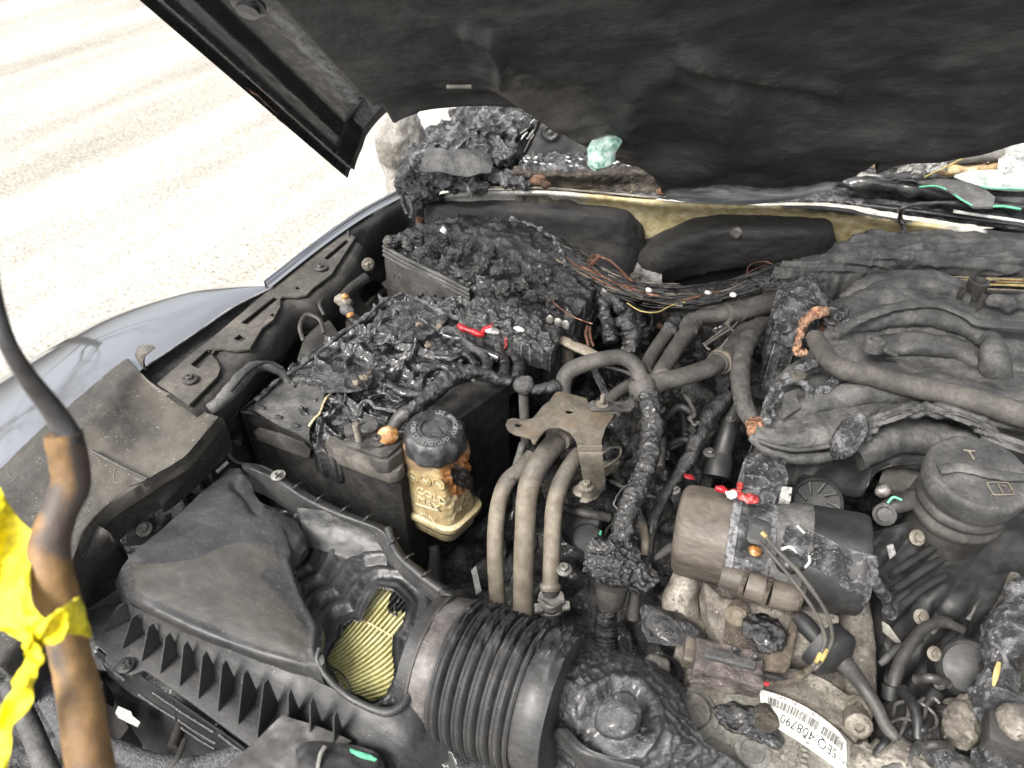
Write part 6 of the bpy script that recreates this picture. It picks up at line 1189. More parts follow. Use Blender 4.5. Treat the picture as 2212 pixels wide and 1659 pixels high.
# vapour hose lying over the manifold
vh = thing('breather_hose', 'long straight grey hose running from the copper crust to the right edge', 'hose', (1950, 800, 1.0))
tube('hose_run', [(1760, 728, 1.012, 19), (1772, 752, 1.015, 20), (1788, 774, 1.017, 21), (1805, 790, 1.018, 22), (1826, 800, 1.018, 23), (1860, 807, 1.016, 23), (1950, 830, 1.012, 24), (2050, 852, 1.008, 25), (2140, 876, 1.004, 27), (2280, 918, 1.0, 30)], 24, MAT['rubber'], vh, n=12, seg=34, disp=[wt(NZ('c', .0010, 60), lambda x, y: 1-sm(1880, 1980, x)), NZ('f', .0006, 40)])
# ================= filler neck =================
fnk = thing('oil_filler', 'soot grey oil filler neck with a round screw cap and raised icon', 'filler neck', (2110, 1300, .8))
cz = 1.005; CC = P(2118, 1016, cz); Rk = mpx(CC, 104)
fax = Vector((.0, -.12, 1)).normalized()
lathe('cap', CC-fax*.022, fax, [(Rk*.93, -.012), (Rk*.97, -.006), (Rk*1.0, .0), (Rk*1.0, .012), (Rk*.98, .018), (Rk*.93, .021), (Rk*.90, .0215), (Rk*.2, .0225)], MAT['soot_grey'], fnk, 96, disp=[NZ('f', .001, 60), fibre], sharp=60)
ctp = CC+fax*.0015
ex2 = rt-fax*rt.dot(fax); ex2.normalize(); ey2 = fax.cross(ex2)
tube('grip_ridge', [ctp-ex2*Rk*.86+ey2*Rk*.00+fax*.001, ctp-ex2*Rk*.45+ey2*Rk*.02+fax*.004, ctp-ex2*Rk*.1-ey2*Rk*.12+fax*.005, ctp+ex2*Rk*.3-ey2*Rk*.25+fax*.005, ctp+ex2*Rk*.86-ey2*Rk*.3+fax*.002], 12, MAT['soot_grey'], fnk, n=12, seg=16, flat=.4, flatdir=fax, disp=[fibre])
text('cap_mark', 'T', ctp+ey2*Rk*.34-ex2*Rk*.06+fax*.002, (ex2-ey2*.2).normalized(), ey2, .020, MAT['dust_tan'], fnk, .0006, 'CENTER')
iO = ctp-ey2*Rk*.50+ex2*Rk*.16+fax*.0015
tube('icon_frame', [iO+ex2*a*.011+ey2*b*.008 for a, b in [(-1, -.8), (-1, .8), (-.8, 1), (.8, .9), (1, .7), (1, -.8), (.8, -1), (-.8, -1), (-1, -.8)]], 1.6, MAT['dust_tan'], fnk, n=4, seg=6)
tube('icon_mark', [iO+ey2*.006, iO-ey2*.006], 1.4, MAT['dust_tan'], fnk, n=4, seg=6)
tube('icon_mark', [iO+ex2*.003+ey2*.004, iO+ex2*.007+ey2*.002], 1.2, MAT['dust_tan'], fnk, n=4, seg=6)
nb = CC-fax*.05
zz = [(0.62, -.16), (.66, -.14), (.74, -.10), (.86, -.05), (.88, -.02), (.93, -.012), (.97, -.008), (.96, -.002), (.86, .002), (.85, .006), (.93, .009), (.94, .014), (.85, .018), (.80, .022), (.80, .03)]
lathe('neck', CC-fax*.062, fax, [(Rk*a, b) for a, b in zz], MAT['soot'], fnk, 80, disp=[NZ('f', .0008, 40)], sharp=60)
# ================= pump =================
pm = thing('air_pump', 'brown and black pump cylinder lying across the engine with a melted socket', 'pump', (1700, 1200, .8))
A0 = P(1466, 1142, .915); A1 = P(1868, 1222, .935); ax_ = (A1-A0).normalized(); L_ = (A1-A0).length; Rp = mpx((A0+A1)/2, 103)
def seg_(name, t0, t1, prof, mat, disp=(), masks=None, ref=None, scallop=None):
    return lathe(name, A0+ax_*L_*t0, ax_, [(Rp*r, L_*(t1-t0)*h) for r, h in prof], mat, pm, 96, disp, scallop, 50, masks)
seg_('brown_end', 0, .285, [(.45, -.06), (.82, -.02), (.93, .05), (.97, .15), (.98, .3), (.985, .5), (.99, .7), (1.0, .9), (1.0, 1)], MAT['brown_cyl'], [NZ('f', .0015, 20)], {'blk': lambda p, q: .1}, scallop=lambda a, h: 1+.012*math.cos(a*9))
seg_('band', .28, .335, [(1.0, 0), (1.05, .1), (1.05, .9), (1.0, 1)], MAT['char_ash'], [NZ('f', .002, 80)])
seg_('middle_section', .33, .52, [(1.0, 0), (1.02, .05), (1.0, .3), (1.0, .7), (.98, 1)], MAT['char_ash'], [NZ('f', .004, 30), NZ('r', .002, 90)])
seg_('melted_section', .515, .70, [(.98, 0), (.96, .2), (.98, .5), (1.0, .8), (1.02, 1)], MAT['soot_grey'], [NZ('f', .005, 35), NZ('r', .003, 80)])
seg_('dark_end', .68, 1.0, [(1.0, 0), (1.03, .1), (1.03, .85), (1.02, .93), (.98, .98), (.85, 1.01), (.1, 1.02)], MAT['dark_cyl'] if 'dark_cyl' in MAT else MAT['soot_dark'], [NZ('f', .002, 25)])
up_ = (CAM-(A0+A1)/2).normalized(); up_ = (up_-ax_*up_.dot(ax_)).normalized(); sd_ = up_.cross(ax_).normalized()
def onp(x, y, off=1.0):
    # point on the cylinder surface seen through a direction: march the ray
    d = ray(x, y); o = CAM-A0; a = d-ax_*d.dot(ax_); b = o-ax_*o.dot(ax_)
    qa = a.dot(a); qb = 2*a.dot(b); qc = b.dot(b)-(Rp*off)**2; D = qb*qb-4*qa*qc
    t = (-qb-math.sqrt(max(0, D)))/(2*qa); return CAM+d*t
surf('slag_skin', [[onp(x, y, 1.04) for x, y in r] for r in ([(1700, 1130), (1760, 1150), (1830, 1185), (1890, 1200)], [(1690, 1170), (1755, 1190), (1820, 1225), (1886, 1250)], [(1690, 1200), (1770, 1225), (1830, 1262), (1880, 1290)], [(1740, 1210), (1800, 1250), (1850, 1290), (1872, 1308)])], MAT['char_ash'], pm, (20, 18), disp=[NZ('f', .004, 60), NZ('r', .003, 110)], skirt=.005)
tube('slag_drip', [onp(1885, 1200, 1.05), onp(1895, 1240, 1.05)-Z_*.01, P(1910, 1290, .90), P(1926, 1330, .87)], 12, MAT['char_ash'], pm, n=12, seg=14, disp=[NZ('f', .006, 60)])
prism('socket', [onp(x, y, 1.06) for x, y in [(1618, 1122), (1630, 1117), (1660, 1127), (1664, 1140), (1658, 1175), (1650, 1182), (1618, 1174), (1612, 1164)]], .012, MAT['soot_dark'], pm, dirv=-up_, bevel=.002)
prism('socket_hole', [onp(x, y, 1.068) for x, y in [(1624, 1130), (1652, 1138), (1650, 1168), (1620, 1160)]], .002, MAT['ink'], pm, dirv=-up_, bevel=0)
blob('amber_bit', onp(1632, 1190, 1.03), (.008, .006, .004), MAT['amber'], pm, 3, [NZ('f', .003, 100)])
tube('white_crack', [onp(1688, 1186, 1.06), onp(1705, 1182, 1.06), onp(1718, 1190, 1.06), onp(1722, 1202, 1.06)], 3, MAT['white_bit'], pm, n=8, seg=8, disp=[NZ('f', .002, 90)])
tube('white_crack', [onp(1748, 1200, 1.06), onp(1748, 1215, 1.06), onp(1738, 1226, 1.06)], 3, MAT['white_bit'], pm, n=8, seg=8)
tube('white_crack', [onp(1722, 1136, 1.05), onp(1738, 1152, 1.05)], 3, MAT['white_bit'], pm, n=6, seg=8)
blob('black_plug', onp(1706, 1215, 1.03), (.014, .012, .012), MAT['char_gloss'], pm, 4, [NZ('f', .004, 60)])
# small solenoid cylinders under the pump
tube('solenoid', [(1556, 1240, .925, 26), (1600, 1252, .925, 27), (1605, 1254, .925, 24)], 26, MAT['brown_cyl'], pm, seg=32, masks={'blk': lambda p, q: .4})
tube('solenoid', [(1612, 1262, .925, 30), (1650, 1275, .925, 31)], 30, MAT['brown_cyl'], pm, seg=32, masks={'blk': lambda p, q: .1})
tube('solenoid', [(1664, 1280, .925, 30), (1702, 1290, .925, 30), (1722, 1292, .925, 26)], 30, MAT['brown_cyl'], pm, seg=32, masks={'blk': lambda p, q: .2})
for (x, y) in [(1606, 1256), (1656, 1278), (1730, 1290)]: tube('solenoid_ring', [(x-5, y-2, .925, 32), (x+5, y+2, .925, 32)], 32, MAT['char_brown'], pm, n=3, seg=32, disp=[NZ('f', .002, 70)])
# charred block with red crumbs
cbk = thing('charred_bracket', 'ash grey charred bracket with bright red melted crumbs beside the pump', 'bracket', (1640, 1030, .95))
surf('crust', [[(1600, 1065, .985), (1650, 1080, .985), (1700, 1060, .98)], [(1606, 1030, .995), (1650, 1035, 1.0), (1700, 1030, .99)], [(1606, 1000, .99), (1650, 1000, 1.0), (1698, 1005, .985)], [(1615, 985, .97), (1650, 985, .975), (1694, 990, .965)]], MAT['char_ash'], cbk, (26, 22), disp=[NZ('r', .008, 55), NZ('f', .005, 90)], skirt=.06)
prism('scaled_plate', [(1688, 1050, .985), (1712, 1052, .985), (1708, 1082, .975), (1684, 1078, .975)], .008, MAT['ash_light'], cbk, bevel=.001)
for (x, y, a, b, m) in [(1562, 1056, .013, .008, 'red'), (1578, 1068, .010, .010, 'white_bit'), (1592, 1064, .012, .010, 'red_dirty'), (1606, 1074, .009, .010, 'red_dirty'), (1624, 1078, .010, .012, 'red_dirty'), (1597, 1050, .006, .012, 'red_dirty'), (1490, 1031, .010, .009, 'red')]:
    blob('melted_crumb', (x, y, .992 if x > 1500 else .96), (a*.65, b*.5, .003), MAT[m], cbk, 3, [NZ('f', .008, 90, x)])
pu = thing('spoked_pulley', 'dark pulley with triangular spoke openings behind the pump', 'pulley', (1765, 1075, .88))
pc = P(1765, 1085, .90); pax = Vector((-.1, -.75, .65)).normalized(); Ro = mpx(pc, 52)
lathe('rim', pc, pax, [(Ro, -.04), (Ro*1.02, -.004), (Ro*1.02, .004), (Ro*.92, .006), (Ro*.9, -.002), (Ro*.3, -.006)], MAT['soot_dark'], pu, 48)
px_, py_, _ = frame(pax)
for k in range(9):
    a = k*2*math.pi/9; b = a+math.pi/9
    tube('spoke', [pc+(px_*math.cos(a)+py_*math.sin(a))*Ro*.88+pax*.001, pc+(px_*math.cos(b)+py_*math.sin(b))*Ro*.4+pax*.002], 3, MAT['soot_grey'], pu, seg=8)
prism('pale_block', [(1742, 1086, .955), (1782, 1096, .955), (1780, 1114, .95), (1740, 1104, .95)], .01, MAT['ash_light'], pu, bevel=.001)
# ================= gearbox housing =================
gh = thing('gear_housing', 'weathered cast aluminium housing with a curved white barcode sticker', 'housing', (1700, 1500, .76))
HZ = .845
surf('casting', [[(1400, 1700, .80), (1480, 1740, .80), (1600, 1760, .80), (1750, 1760, .80), (1880, 1760, .80)], [(1430, 1560, .825), (1500, 1580, .83), (1600, 1600, .83), (1740, 1600, .83), (1875, 1600, .82)], [(1450, 1440, .835), (1520, 1450, .84), (1620, 1450, .845), (1740, 1440, .845), (1880, 1420, .83)], [(1480, 1330, .84), (1540, 1340, .85), (1620, 1340, .86), (1740, 1350, .86), (1885, 1340, .84)], [(1500, 1240, .85), (1560, 1250, .865), (1640, 1270, .87), (1760, 1300, .87), (1890, 1290, .85)], [(1520, 1180, .84), (1580, 1190, .85), (1660, 1220, .86), (1780, 1240, .86), (1890, 1240, .84)]], MAT['alu_dirty'], gh, (24, 24), disp=[NZ('f', .008, 18), NZ('f', .003, 60), NZ('r', .002, 80)], skirt=.1)
# round cover with the sticker
cen = (1560, 1800)
def arc(cx, cy, rx, ry, a0, a1, n, z): return [(cx+rx*math.cos(math.radians(a0+(a1-a0)*i/n)), cy-ry*math.sin(math.radians(a0+(a1-a0)*i/n)), z) for i in range(n+1)]
oc = [(1500, 1470), (1560, 1462), (1610, 1470), (1640, 1484), (1700, 1503), (1760, 1533), (1815, 1572), (1850, 1608), (1868, 1660), (1880, 1740), (1430, 1740), (1420, 1640), (1430, 1560), (1460, 1500)]
prism('round_cover', oc, .03, MAT['alu'], gh, z=.862, bevel=.004, bseg=3)
surf('cover_cheek', [[(1640, 1478, .866), (1720, 1500, .868), (1800, 1550, .866), (1850, 1600, .86)], [(1650, 1440, .866), (1740, 1450, .87), (1830, 1500, .866), (1866, 1580, .855)]], MAT['alu_dirty'], gh, (12, 10), disp=[NZ('f', .003, 40)], skirt=.03)
LO = [(1640, 1487), (1700, 1508), (1755, 1536), (1805, 1574), (1828, 1602)]; LI = [(1648, 1552), (1682, 1574), (1727, 1602), (1779, 1638), (1829, 1674)]
lo_ = crom(LO, 10); li_ = crom(LI, 10); LZ = .8632
def lab(t, s, h=0.0):
    i = max(0, min(1, t))*(len(lo_)-1); k = min(int(i), len(lo_)-2); f = i-k
    a = lo_[k]*(1-f)+lo_[k+1]*f; b = li_[k]*(1-f)+li_[k+1]*f; c = a*(1-s)+b*s
    p = P(c[0], c[1], LZ+.0006); return p+Z_*h
G3 = np.array([[tuple(lab(i/40, j/8)) for i in range(41)] for j in range(9)])
link('sticker', grid_mesh(G3, skirt=.0008), MAT['label'], gh)
def curved_text(s, t_right, s_base, hgt, adv, name='sticker_text'):
    """upside-down text: advances from right (t=1) to left, letter tops towards s=1"""
    x = 0
    tot = lambda c: c
    def wp(cx, cy, cz): return lab(t_right-cx*adv, s_base+cy*hgt, .0011+cz)
    return text(name, s, None, rt, upv, 1.0, MAT['ink'], gh, .0001, warp=wp)
curved_text('SEQ:408790', .86, .66, .40, .125)
curved_text('DP A55', 1.0, .70, .18, .05)
curved_text('5218C 0518S 1642', .62, .08, .14, .06)
curved_text('W22WTC0355', .97, .12, .14, .045)
x = .08; rb = random.Random(11)
while x < .93:
    w_ = rb.choice([.003, .005, .009, .006])
    vs = [lab(x, .18, .0011), lab(x+w_, .18, .0011), lab(x+w_, .44, .0011), lab(x, .44, .0011)]
    if not (.60 < x < .63): link('barcode_bar', mesh(vs+[v-Z_*.0004 for v in vs], [(0, 1, 2, 3), (7, 6, 5, 4), (0, 4, 5, 1), (1, 5, 6, 2), (2, 6, 7, 3), (3, 7, 4, 0)], False), MAT['ink'], gh)
    x += w_+rb.choice([.004, .005, .009])
# cast marks and fittings
lathe('cast_mark', P(1702, 1597, .862), Z_, [(.011, 0), (.011, .0012), (.0095, .0013), (.0095, .0003), (.001, .0003)], MAT['alu'], gh, 36)
lathe('cast_mark', P(1693, 1639, .862), Z_, [(.013, 0), (.013, .0006), (.001, .0006)], MAT['alu_dirty'], gh, 36)
for k in range(6):
    a = k*math.pi/3; boxv('cast_petal', P(1693, 1639, .863)+Vector((math.cos(a), math.sin(a), 0))*.0075, (Vector((math.cos(a), math.sin(a), 0)), Vector((-math.sin(a), math.cos(a), 0)), Z_), (.007, .003, .0016), MAT['alu'], gh, bevel=.0005)
for k, (x, y) in enumerate([(1738, 1594), (1744, 1606), (1738, 1618), (1742, 1630), (1736, 1642), (1738, 1654)]): blob('cast_letter', (x, y, .863), (.004, .0025, .001), MAT['alu'], gh, 2, [])
lathe('threaded_hole', P(1625, 1626, .861), Z_, [(.017, 0), (.017, .003), (.012, .004), (.011, .001), (.011, .002), (.001, .002)], MAT['galv'], gh, 32)
bolt(1851, 1532, .862, 26, MAT['metal_dusty'], gh, 'bolt', flange=1.25, h=.5)
lathe('bolt_tip', P(1852, 1560, .875), Vector((.1, -.7, .5)).normalized(), [(.013, -.01), (.013, .008), (.009, .012), (.005, .012), (.005, .006)], MAT['metal_dusty'], gh, 12)
lathe('washer', P(1490, 1545, .862), Z_, [(.028, 0), (.028, .003), (.018, .004), (.018, .012), (.001, .013)], MAT['alu'], gh, 36)
blob('burnt_patch', (1610, 1558, .866), (.030, .017, .005), MAT['char'], gh, 5, [NZ('r', .005, 70), NZ('f', .007, 60)])
blob('burnt_patch', (1652, 1552, .868), (.012, .016, .006), MAT['char_brown'], gh, 5, [NZ('f', .006, 60)])
blob('burnt_patch', (1668, 1592, .866), (.012, .010, .004), MAT['char'], gh, 4, [NZ('f', .004, 70)])
# side castings
prism('cast_flange', [(1518, 1250, .895), (1560, 1290, .895), (1815, 1328, .895), (1812, 1362, .888), (1790, 1420, .88), (1560, 1400, .88), (1530, 1340, .885)], .05, MAT['alu_dirty'], gh, bevel=.004, sub=2, disp=[NZ('f', .0015, 60)])
tube('cast_tube', [(1842, 1300, .87, 34), (1850, 1360, .86, 34), (1856, 1440, .85, 34), (1858, 1520, .84, 30)], 34, MAT['alu_dirty'], gh, n=10, seg=30, disp=[NZ('f', .002, 40)])
tube('cast_tube', [(1490, 1240, .88, 34), (1470, 1310, .86, 36), (1500, 1380, .84, 36)], 34, MAT['alu_dirty'], gh, n=12, seg=28, disp=[NZ('f', .004, 30)])
# bracket on the housing
sb = thing('stamped_bracket', 'scorched u shaped stamped bracket with a black melted lump between its arms', 'bracket', (1640, 1380, .87))
prism('bracket_plate', [(1571, 1310), (1582, 1296), (1600, 1293), (1615, 1300), (1619, 1320), (1612, 1372), (1618, 1384), (1682, 1398), (1700, 1378), (1722, 1270), (1736, 1270), (1728, 1330), (1714, 1400), (1706, 1440), (1696, 1452), (1600, 1438), (1560, 1425), (1562, 1392)], .004, MAT['rusty_plate'], sb, z=.905, bevel=.001)
lathe('rivet', P(1590, 1333, .905), Z_, [(.012, 0), (.012, .002), (.006, .003), (.005, .006), (.001, .006)], MAT['dust_tan'], sb, 24)
blob('melted_lump', (1650, 1368, .905), (.024, .022, .012), MAT['char_gloss'], sb, 5, [NZ('f', .008, 50), NZ('r', .004, 70)])
# connector and its wires
ec = thing('electrical_connector', 'scorched grey plug with two bare wires rising to the pump socket', 'connector', (1560, 1450, .86))
eX = (P(1625, 1425, .9)-P(1520, 1398, .9)).normalized(); eY = Z_.cross(eX).normalized()
boxv('plug_body', P(1570, 1442, .905), (eX, eY, Z_), (.066, .038, .026), MAT['plug_brown'], ec, bevel=.003, sub=4, disp=[NZ('f', .003, 60), NZ('r', .002, 120)])
boxv('plug_latch', P(1576, 1424, .920), (eX, eY, Z_), (.05, .012, .007), MAT['soot_grey'], ec, bevel=.002, sub=2, disp=[NZ('f', .002, 60)])
boxv('plug_nose', P(1505, 1415, .895), (eX, eY, Z_), (.028, .028, .018), MAT['brown_cyl'], ec, bevel=.004, sub=2, disp=[NZ('f', .002, 60)])
for (x, y) in [(1587, 1405), (1632, 1422)]: tube('seal_ring', [(x-6, y+2, .925), (x, y-5, .93), (x+7, y+3, .925)], 5, MAT['char_gloss'], ec, n=6, seg=10)
for k, pts in enumerate([[(1640, 1168, 1.0), (1664, 1196, 1.0), (1710, 1250, .99), (1750, 1305, .975), (1772, 1345, .96), (1782, 1384, .945), (1772, 1414, .935), (1755, 1440, .925)], [(1646, 1150, 1.0), (1680, 1190, 1.0), (1724, 1235, .995), (1765, 1290, .98), (1788, 1330, .965), (1797, 1365, .95), (1796, 1388, .94), (1778, 1425, .93), (1758, 1448, .925)]]):
    tube('bare_wire', pts, 4.2, MAT['dust'], ec, n=12, seg=12, disp=[NZ('s', .001, 40, k)])
for (x, y, z, X2, Y2) in [(1772, 1412, .9365, 1762, 1432), (1786, 1404, .937, 1774, 1428), (1646, 1150, 1.002, 1656, 1162)]: tube('wire_stripe', [(x, y, z), ((x+X2)/2, (y+Y2)/2, z-.001), (X2, Y2, z-.003)], 5, MAT['wire_yellow'], ec, n=6, seg=10)
tube('taped_wire', [(1762, 1436, .925, 7), (1735, 1456, .92, 8), (1705, 1472, .915, 8), (1672, 1478, .912, 7), (1640, 1472, .912, 6)], 7, MAT['char_brown'], ec, n=14, seg=12, disp=[NZ('f', .003, 90)])
tube('red_wire', [(1628, 1470, .915), (1645, 1476, .915), (1660, 1478, .915)], 4.5, MAT['red'], ec, n=6, seg=10)
tube('black_wire', [(1628, 1455, .912), (1665, 1462, .908), (1705, 1472, .905)], 6, MAT['ink'], ec, n=6, seg=10)
# cable with boot
sc2 = thing('sensor_cable', 'thick black cable with a rubber boot running to the lower right', 'cable', (1850, 1480, .86))
tube('cable_head', [(1722, 1332, .905, 16), (1740, 1350, .905, 20), (1768, 1382, .905, 18)], 18, MAT['soot_dark'], sc2, n=10, seg=24)
lathe('boot_flange', P(1790, 1402, .905), (P(1830, 1435, .905)-P(1740, 1350, .905)).normalized(), [(.016, -.012), (.027, -.010), (.028, .008), (.025, .012), (.014, .018)], MAT['soot_dark'], sc2, 36, scallop=lambda a, h: 1+.04*math.cos(a*4))
tube('cable_run', [(1800, 1412, .905, 18), (1830, 1440, .90, 19), (1862, 1480, .89, 16), (1892, 1525, .885, 14), (1915, 1570, .88, 14), (1950, 1608, .875, 14), (2000, 1632, .87, 13), (2030, 1640, .865, 12)], 15, MAT['soot'], sc2, n=12, seg=24, disp=[NZ('f', .0008, 60)])
blob('cable_end', (2030, 1640, .87), (.020, .014, .012), MAT['char_ash'], sc2, 4, [NZ('f', .006, 70)])
# flap beside the charred cable foot
fl = thing('melted_flap', 'charred leaf shaped rubber flap between duct and plug', 'flap', (1430, 1370, .85))
surf('flap_skin', [[(1385, 1312, .885), (1386, 1350, .88), (1400, 1385, .875)], [(1400, 1306, .895), (1425, 1345, .895), (1450, 1395, .885)], [(1440, 1315, .89), (1490, 1345, .89), (1520, 1385, .88)], [(1460, 1322, .875), (1510, 1350, .875), (1532, 1395, .865)]], MAT['char'], fl, (16, 14), disp=[NZ('f', .004, 40)], thick=.004)
sm_ = thing('oil_sender', 'small pale metal sender and clip deep beside the duct elbow', 'sender', (1420, 1450, .84))
blob('sender_body', (1420, 1438, .86), (.014, .012, .012), MAT['alu'], sm_, 4, [NZ('f', .004, 60)])
prism('sender_clip', [(1360, 1420), (1372, 1416), (1384, 1440), (1400, 1452), (1394, 1462), (1370, 1446)], .004, MAT['galv'], sm_, z=.865, bevel=.0008)
lathe('sender_cup', P(1435, 1460, .84), Z_, [(.018, 0), (.018, .012), (.013, .014), (.011, .006), (.001, .006)], MAT['soot_dark'], sm_, 28)
# ================= lower right clutter =================
lr = thing('front_cover', 'dark ribbed engine cover and pulley hidden below the filler neck', 'engine cover', (2000, 1350, .8))
surf('cover_wall', [[(1880, 1150, .90), (1960, 1130, .90), (2060, 1120, .90), (2380, 1100, .90)], [(1890, 1230, .88), (1970, 1220, .88), (2060, 1220, .88), (2380, 1200, .88)], [(1900, 1310, .87), (1990, 1290, .87), (2080, 1300, .87), (2380, 1290, .87)], [(1910, 1420, .82), (2000, 1400, .82), (2100, 1400, .82), (2380, 1400, .82)], [(1900, 1600, .76), (2000, 1600, .76), (2100, 1600, .76), (2380, 1600, .76)]], MAT['soot_dark'], lr, (18, 16), disp=[NZ('f', .006, 24), lambda p, q: .006*abs(math.sin((q[0]+q[1]*.8)*.05))], skirt=.1)
for k, pts in enumerate([[(1925, 1240), (1980, 1205), (2020, 1180)], [(1930, 1275), (1990, 1235), (2030, 1210)], [(1945, 1310), (2000, 1268), (2040, 1245)]]): tube('cast_rib', [(x, y, .90) for x, y in pts], 9, MAT['soot_dark'], lr, n=8, seg=12)
lathe('pulley', P(2093, 1445, .875), Vector((-.1, -.5, .85)).normalized(), [(mpx(P(2093, 1445, .87), 64), -.05), (mpx(P(2093, 1445, .87), 64), 0), (mpx(P(2093, 1445, .87), 58), .004), (mpx(P(2093, 1445, .87), 50), .002), (.004, .005)], MAT['soot_dark'], lr, 48)
for (x, y, z, r, m) in [(1981, 1161, .925, 12, 'metal_dusty'), (1990, 1333, .895, 12, 'metal_dusty'), (2018, 1412, .885, 11, 'metal_dusty'), (2030, 1475, .87, 10, 'soot_grey')]: bolt(x, y, z, r, MAT[m], lr, 'bolt', axis=Vector((.3, -.5, .8)).normalized())
prism('pale_tag', [(1916, 1178, .92), (1930, 1174, .92), (1936, 1196, .91), (1924, 1206, .91)], .003, MAT['ash_light'], lr, bevel=.0005)
prism('pale_tag', [(1905, 1340, .88), (1920, 1350, .88), (1948, 1388, .87), (1935, 1386, .87), (1908, 1362, .88)], .003, MAT['alu'], lr, bevel=.0008)
eh = thing('elbow_pipe', 'dark elbow pipe with a blue and green ring beneath the manifold shroud', 'pipe', (1950, 1085, .9))
tube('elbow_run', [(1900, 1110, .92, 16), (1922, 1096, .93, 18), (1955, 1085, .935, 20), (1990, 1070, .935, 21), (2025, 1050, .93, 22)], 20, MAT['soot'], eh, n=10, seg=24)
tube('ring', [(1918, 1086, .948), (1930, 1074, .955), (1948, 1080, .955)], 3, MAT['green_paint'], eh, seg=8)
blob('chrome_cap', (1908, 1060, .93), (.009, .008, .008), MAT['steel'], eh, 4, [NZ('f', .003, 80)])
lathe('elbow_end', P(1912, 1112, .93), Vector((-.3, -.6, .6)).normalized(), [(.012, -.01), (.013, .004), (.009, .006), (.008, 0), (.001, 0)], MAT['soot_grey'], eh, 28)
lw = thing('lower_hose_loop', 'black looping hose at the lower right beside the pulley', 'hose', (1950, 1420, .83))
tube('hose_run', [(2080, 1360, .89, 9), (2040, 1345, .895, 11), (2005, 1352, .895, 12), (1975, 1380, .89, 13), (1945, 1430, .88, 14), (1930, 1480, .87, 14), (1925, 1520, .855, 14)], 13, MAT['soot'], lw, n=12, seg=22, disp=[NZ('f', .0008, 60)])
tube('hose_cuff', [(1925, 1480, .872, 18), (1922, 1510, .862, 18)], 18, MAT['soot_dark'], lw, seg=22)
mc = thing('metal_clamp', 'grey spring hose clamp with bent ears at the lower right', 'clamp', (1990, 1550, .84))
for pts in [[(1930, 1545), (1935, 1522), (1960, 1515), (1990, 1520), (2020, 1545), (2020, 1570), (1995, 1578)], [(1940, 1600), (1952, 1570), (1962, 1540), (1960, 1505)], [(1955, 1560), (1975, 1530), (1996, 1508)], [(2000, 1610), (1996, 1560), (2002, 1525), (2016, 1508), (2030, 1520)], [(1925, 1560), (1950, 1552), (1985, 1560)]]:
    tube('clamp_wire', [(x, y, .885) for x, y in pts], 4, MAT['steel_dark'], mc, n=10, seg=10, disp=[NZ('s', .001, 60)])
lathe('rubber_bush', P(1965, 1570, .865), Z_, [(.03, -.03), (.03, .0), (.026, .004), (.001, .005)], MAT['soot_dark'], mc, 36)
ct = thing('cast_fittings', 'pale corroded cast fittings at the bottom right corner', 'fitting', (2000, 1640, .82))
blob('casting', (1950, 1665, .865), (.045, .025, .02), MAT['alu_dirty'], ct, 5, [NZ('f', .012, 30), NZ('f', .003, 110)])
blob('casting', (2085, 1560, .87), (.020, .026, .025), MAT['alu_dirty'], ct, 5, [NZ('f', .006, 40), NZ('f', .003, 110)])
tube('threaded_pipe', [(2040, 1520, .875, 20), (2050, 1560, .865, 22), (2060, 1600, .855, 22)], 21, MAT['soot_dark'], ct, n=14, seg=24, prof=lambda s: .0012*math.sin(s*1400))
blob('casting', (2060, 1670, .86), (.04, .02, .02), MAT['soot_grey'], ct, 5, [NZ('f', .01, 40), NZ('f', .003, 110)])
ub = thing('upper_bracket', 'lumpy burnt bracket at the right edge with a yellow ochre flake', 'bracket', (2170, 1450, .9))
tube('bracket_mass', [(2240, 1270, .94, 36), (2200, 1310, .94, 36), (2176, 1370, .935, 36), (2160, 1430, .92, 38), (2150, 1500, .91, 40), (2160, 1580, .90, 48), (2170, 1700, .88, 60)], 40, MAT['char_ash'], ub, n=16, seg=34, disp=[NZ('f', .010, 26), NZ('r', .004, 70), NZ('f', .002, 150)])
tube('ochre_flake', [(2158, 1430, .955, 4), (2152, 1455, .95, 6), (2146, 1482, .945, 3)], 5, MAT['wire_yellow'], ub, n=8, seg=10, flat=.4)
blob('pale_lump', (2190, 1560, .95), (.014, .018, .014), MAT['alu_dirty'], ub, 4, [NZ('f', .006, 60)])
boxv('black_block', P(2195, 1600, .94), (X_, Y_, Z_), (.05, .03, .02), MAT['soot'], ub, bevel=.003)
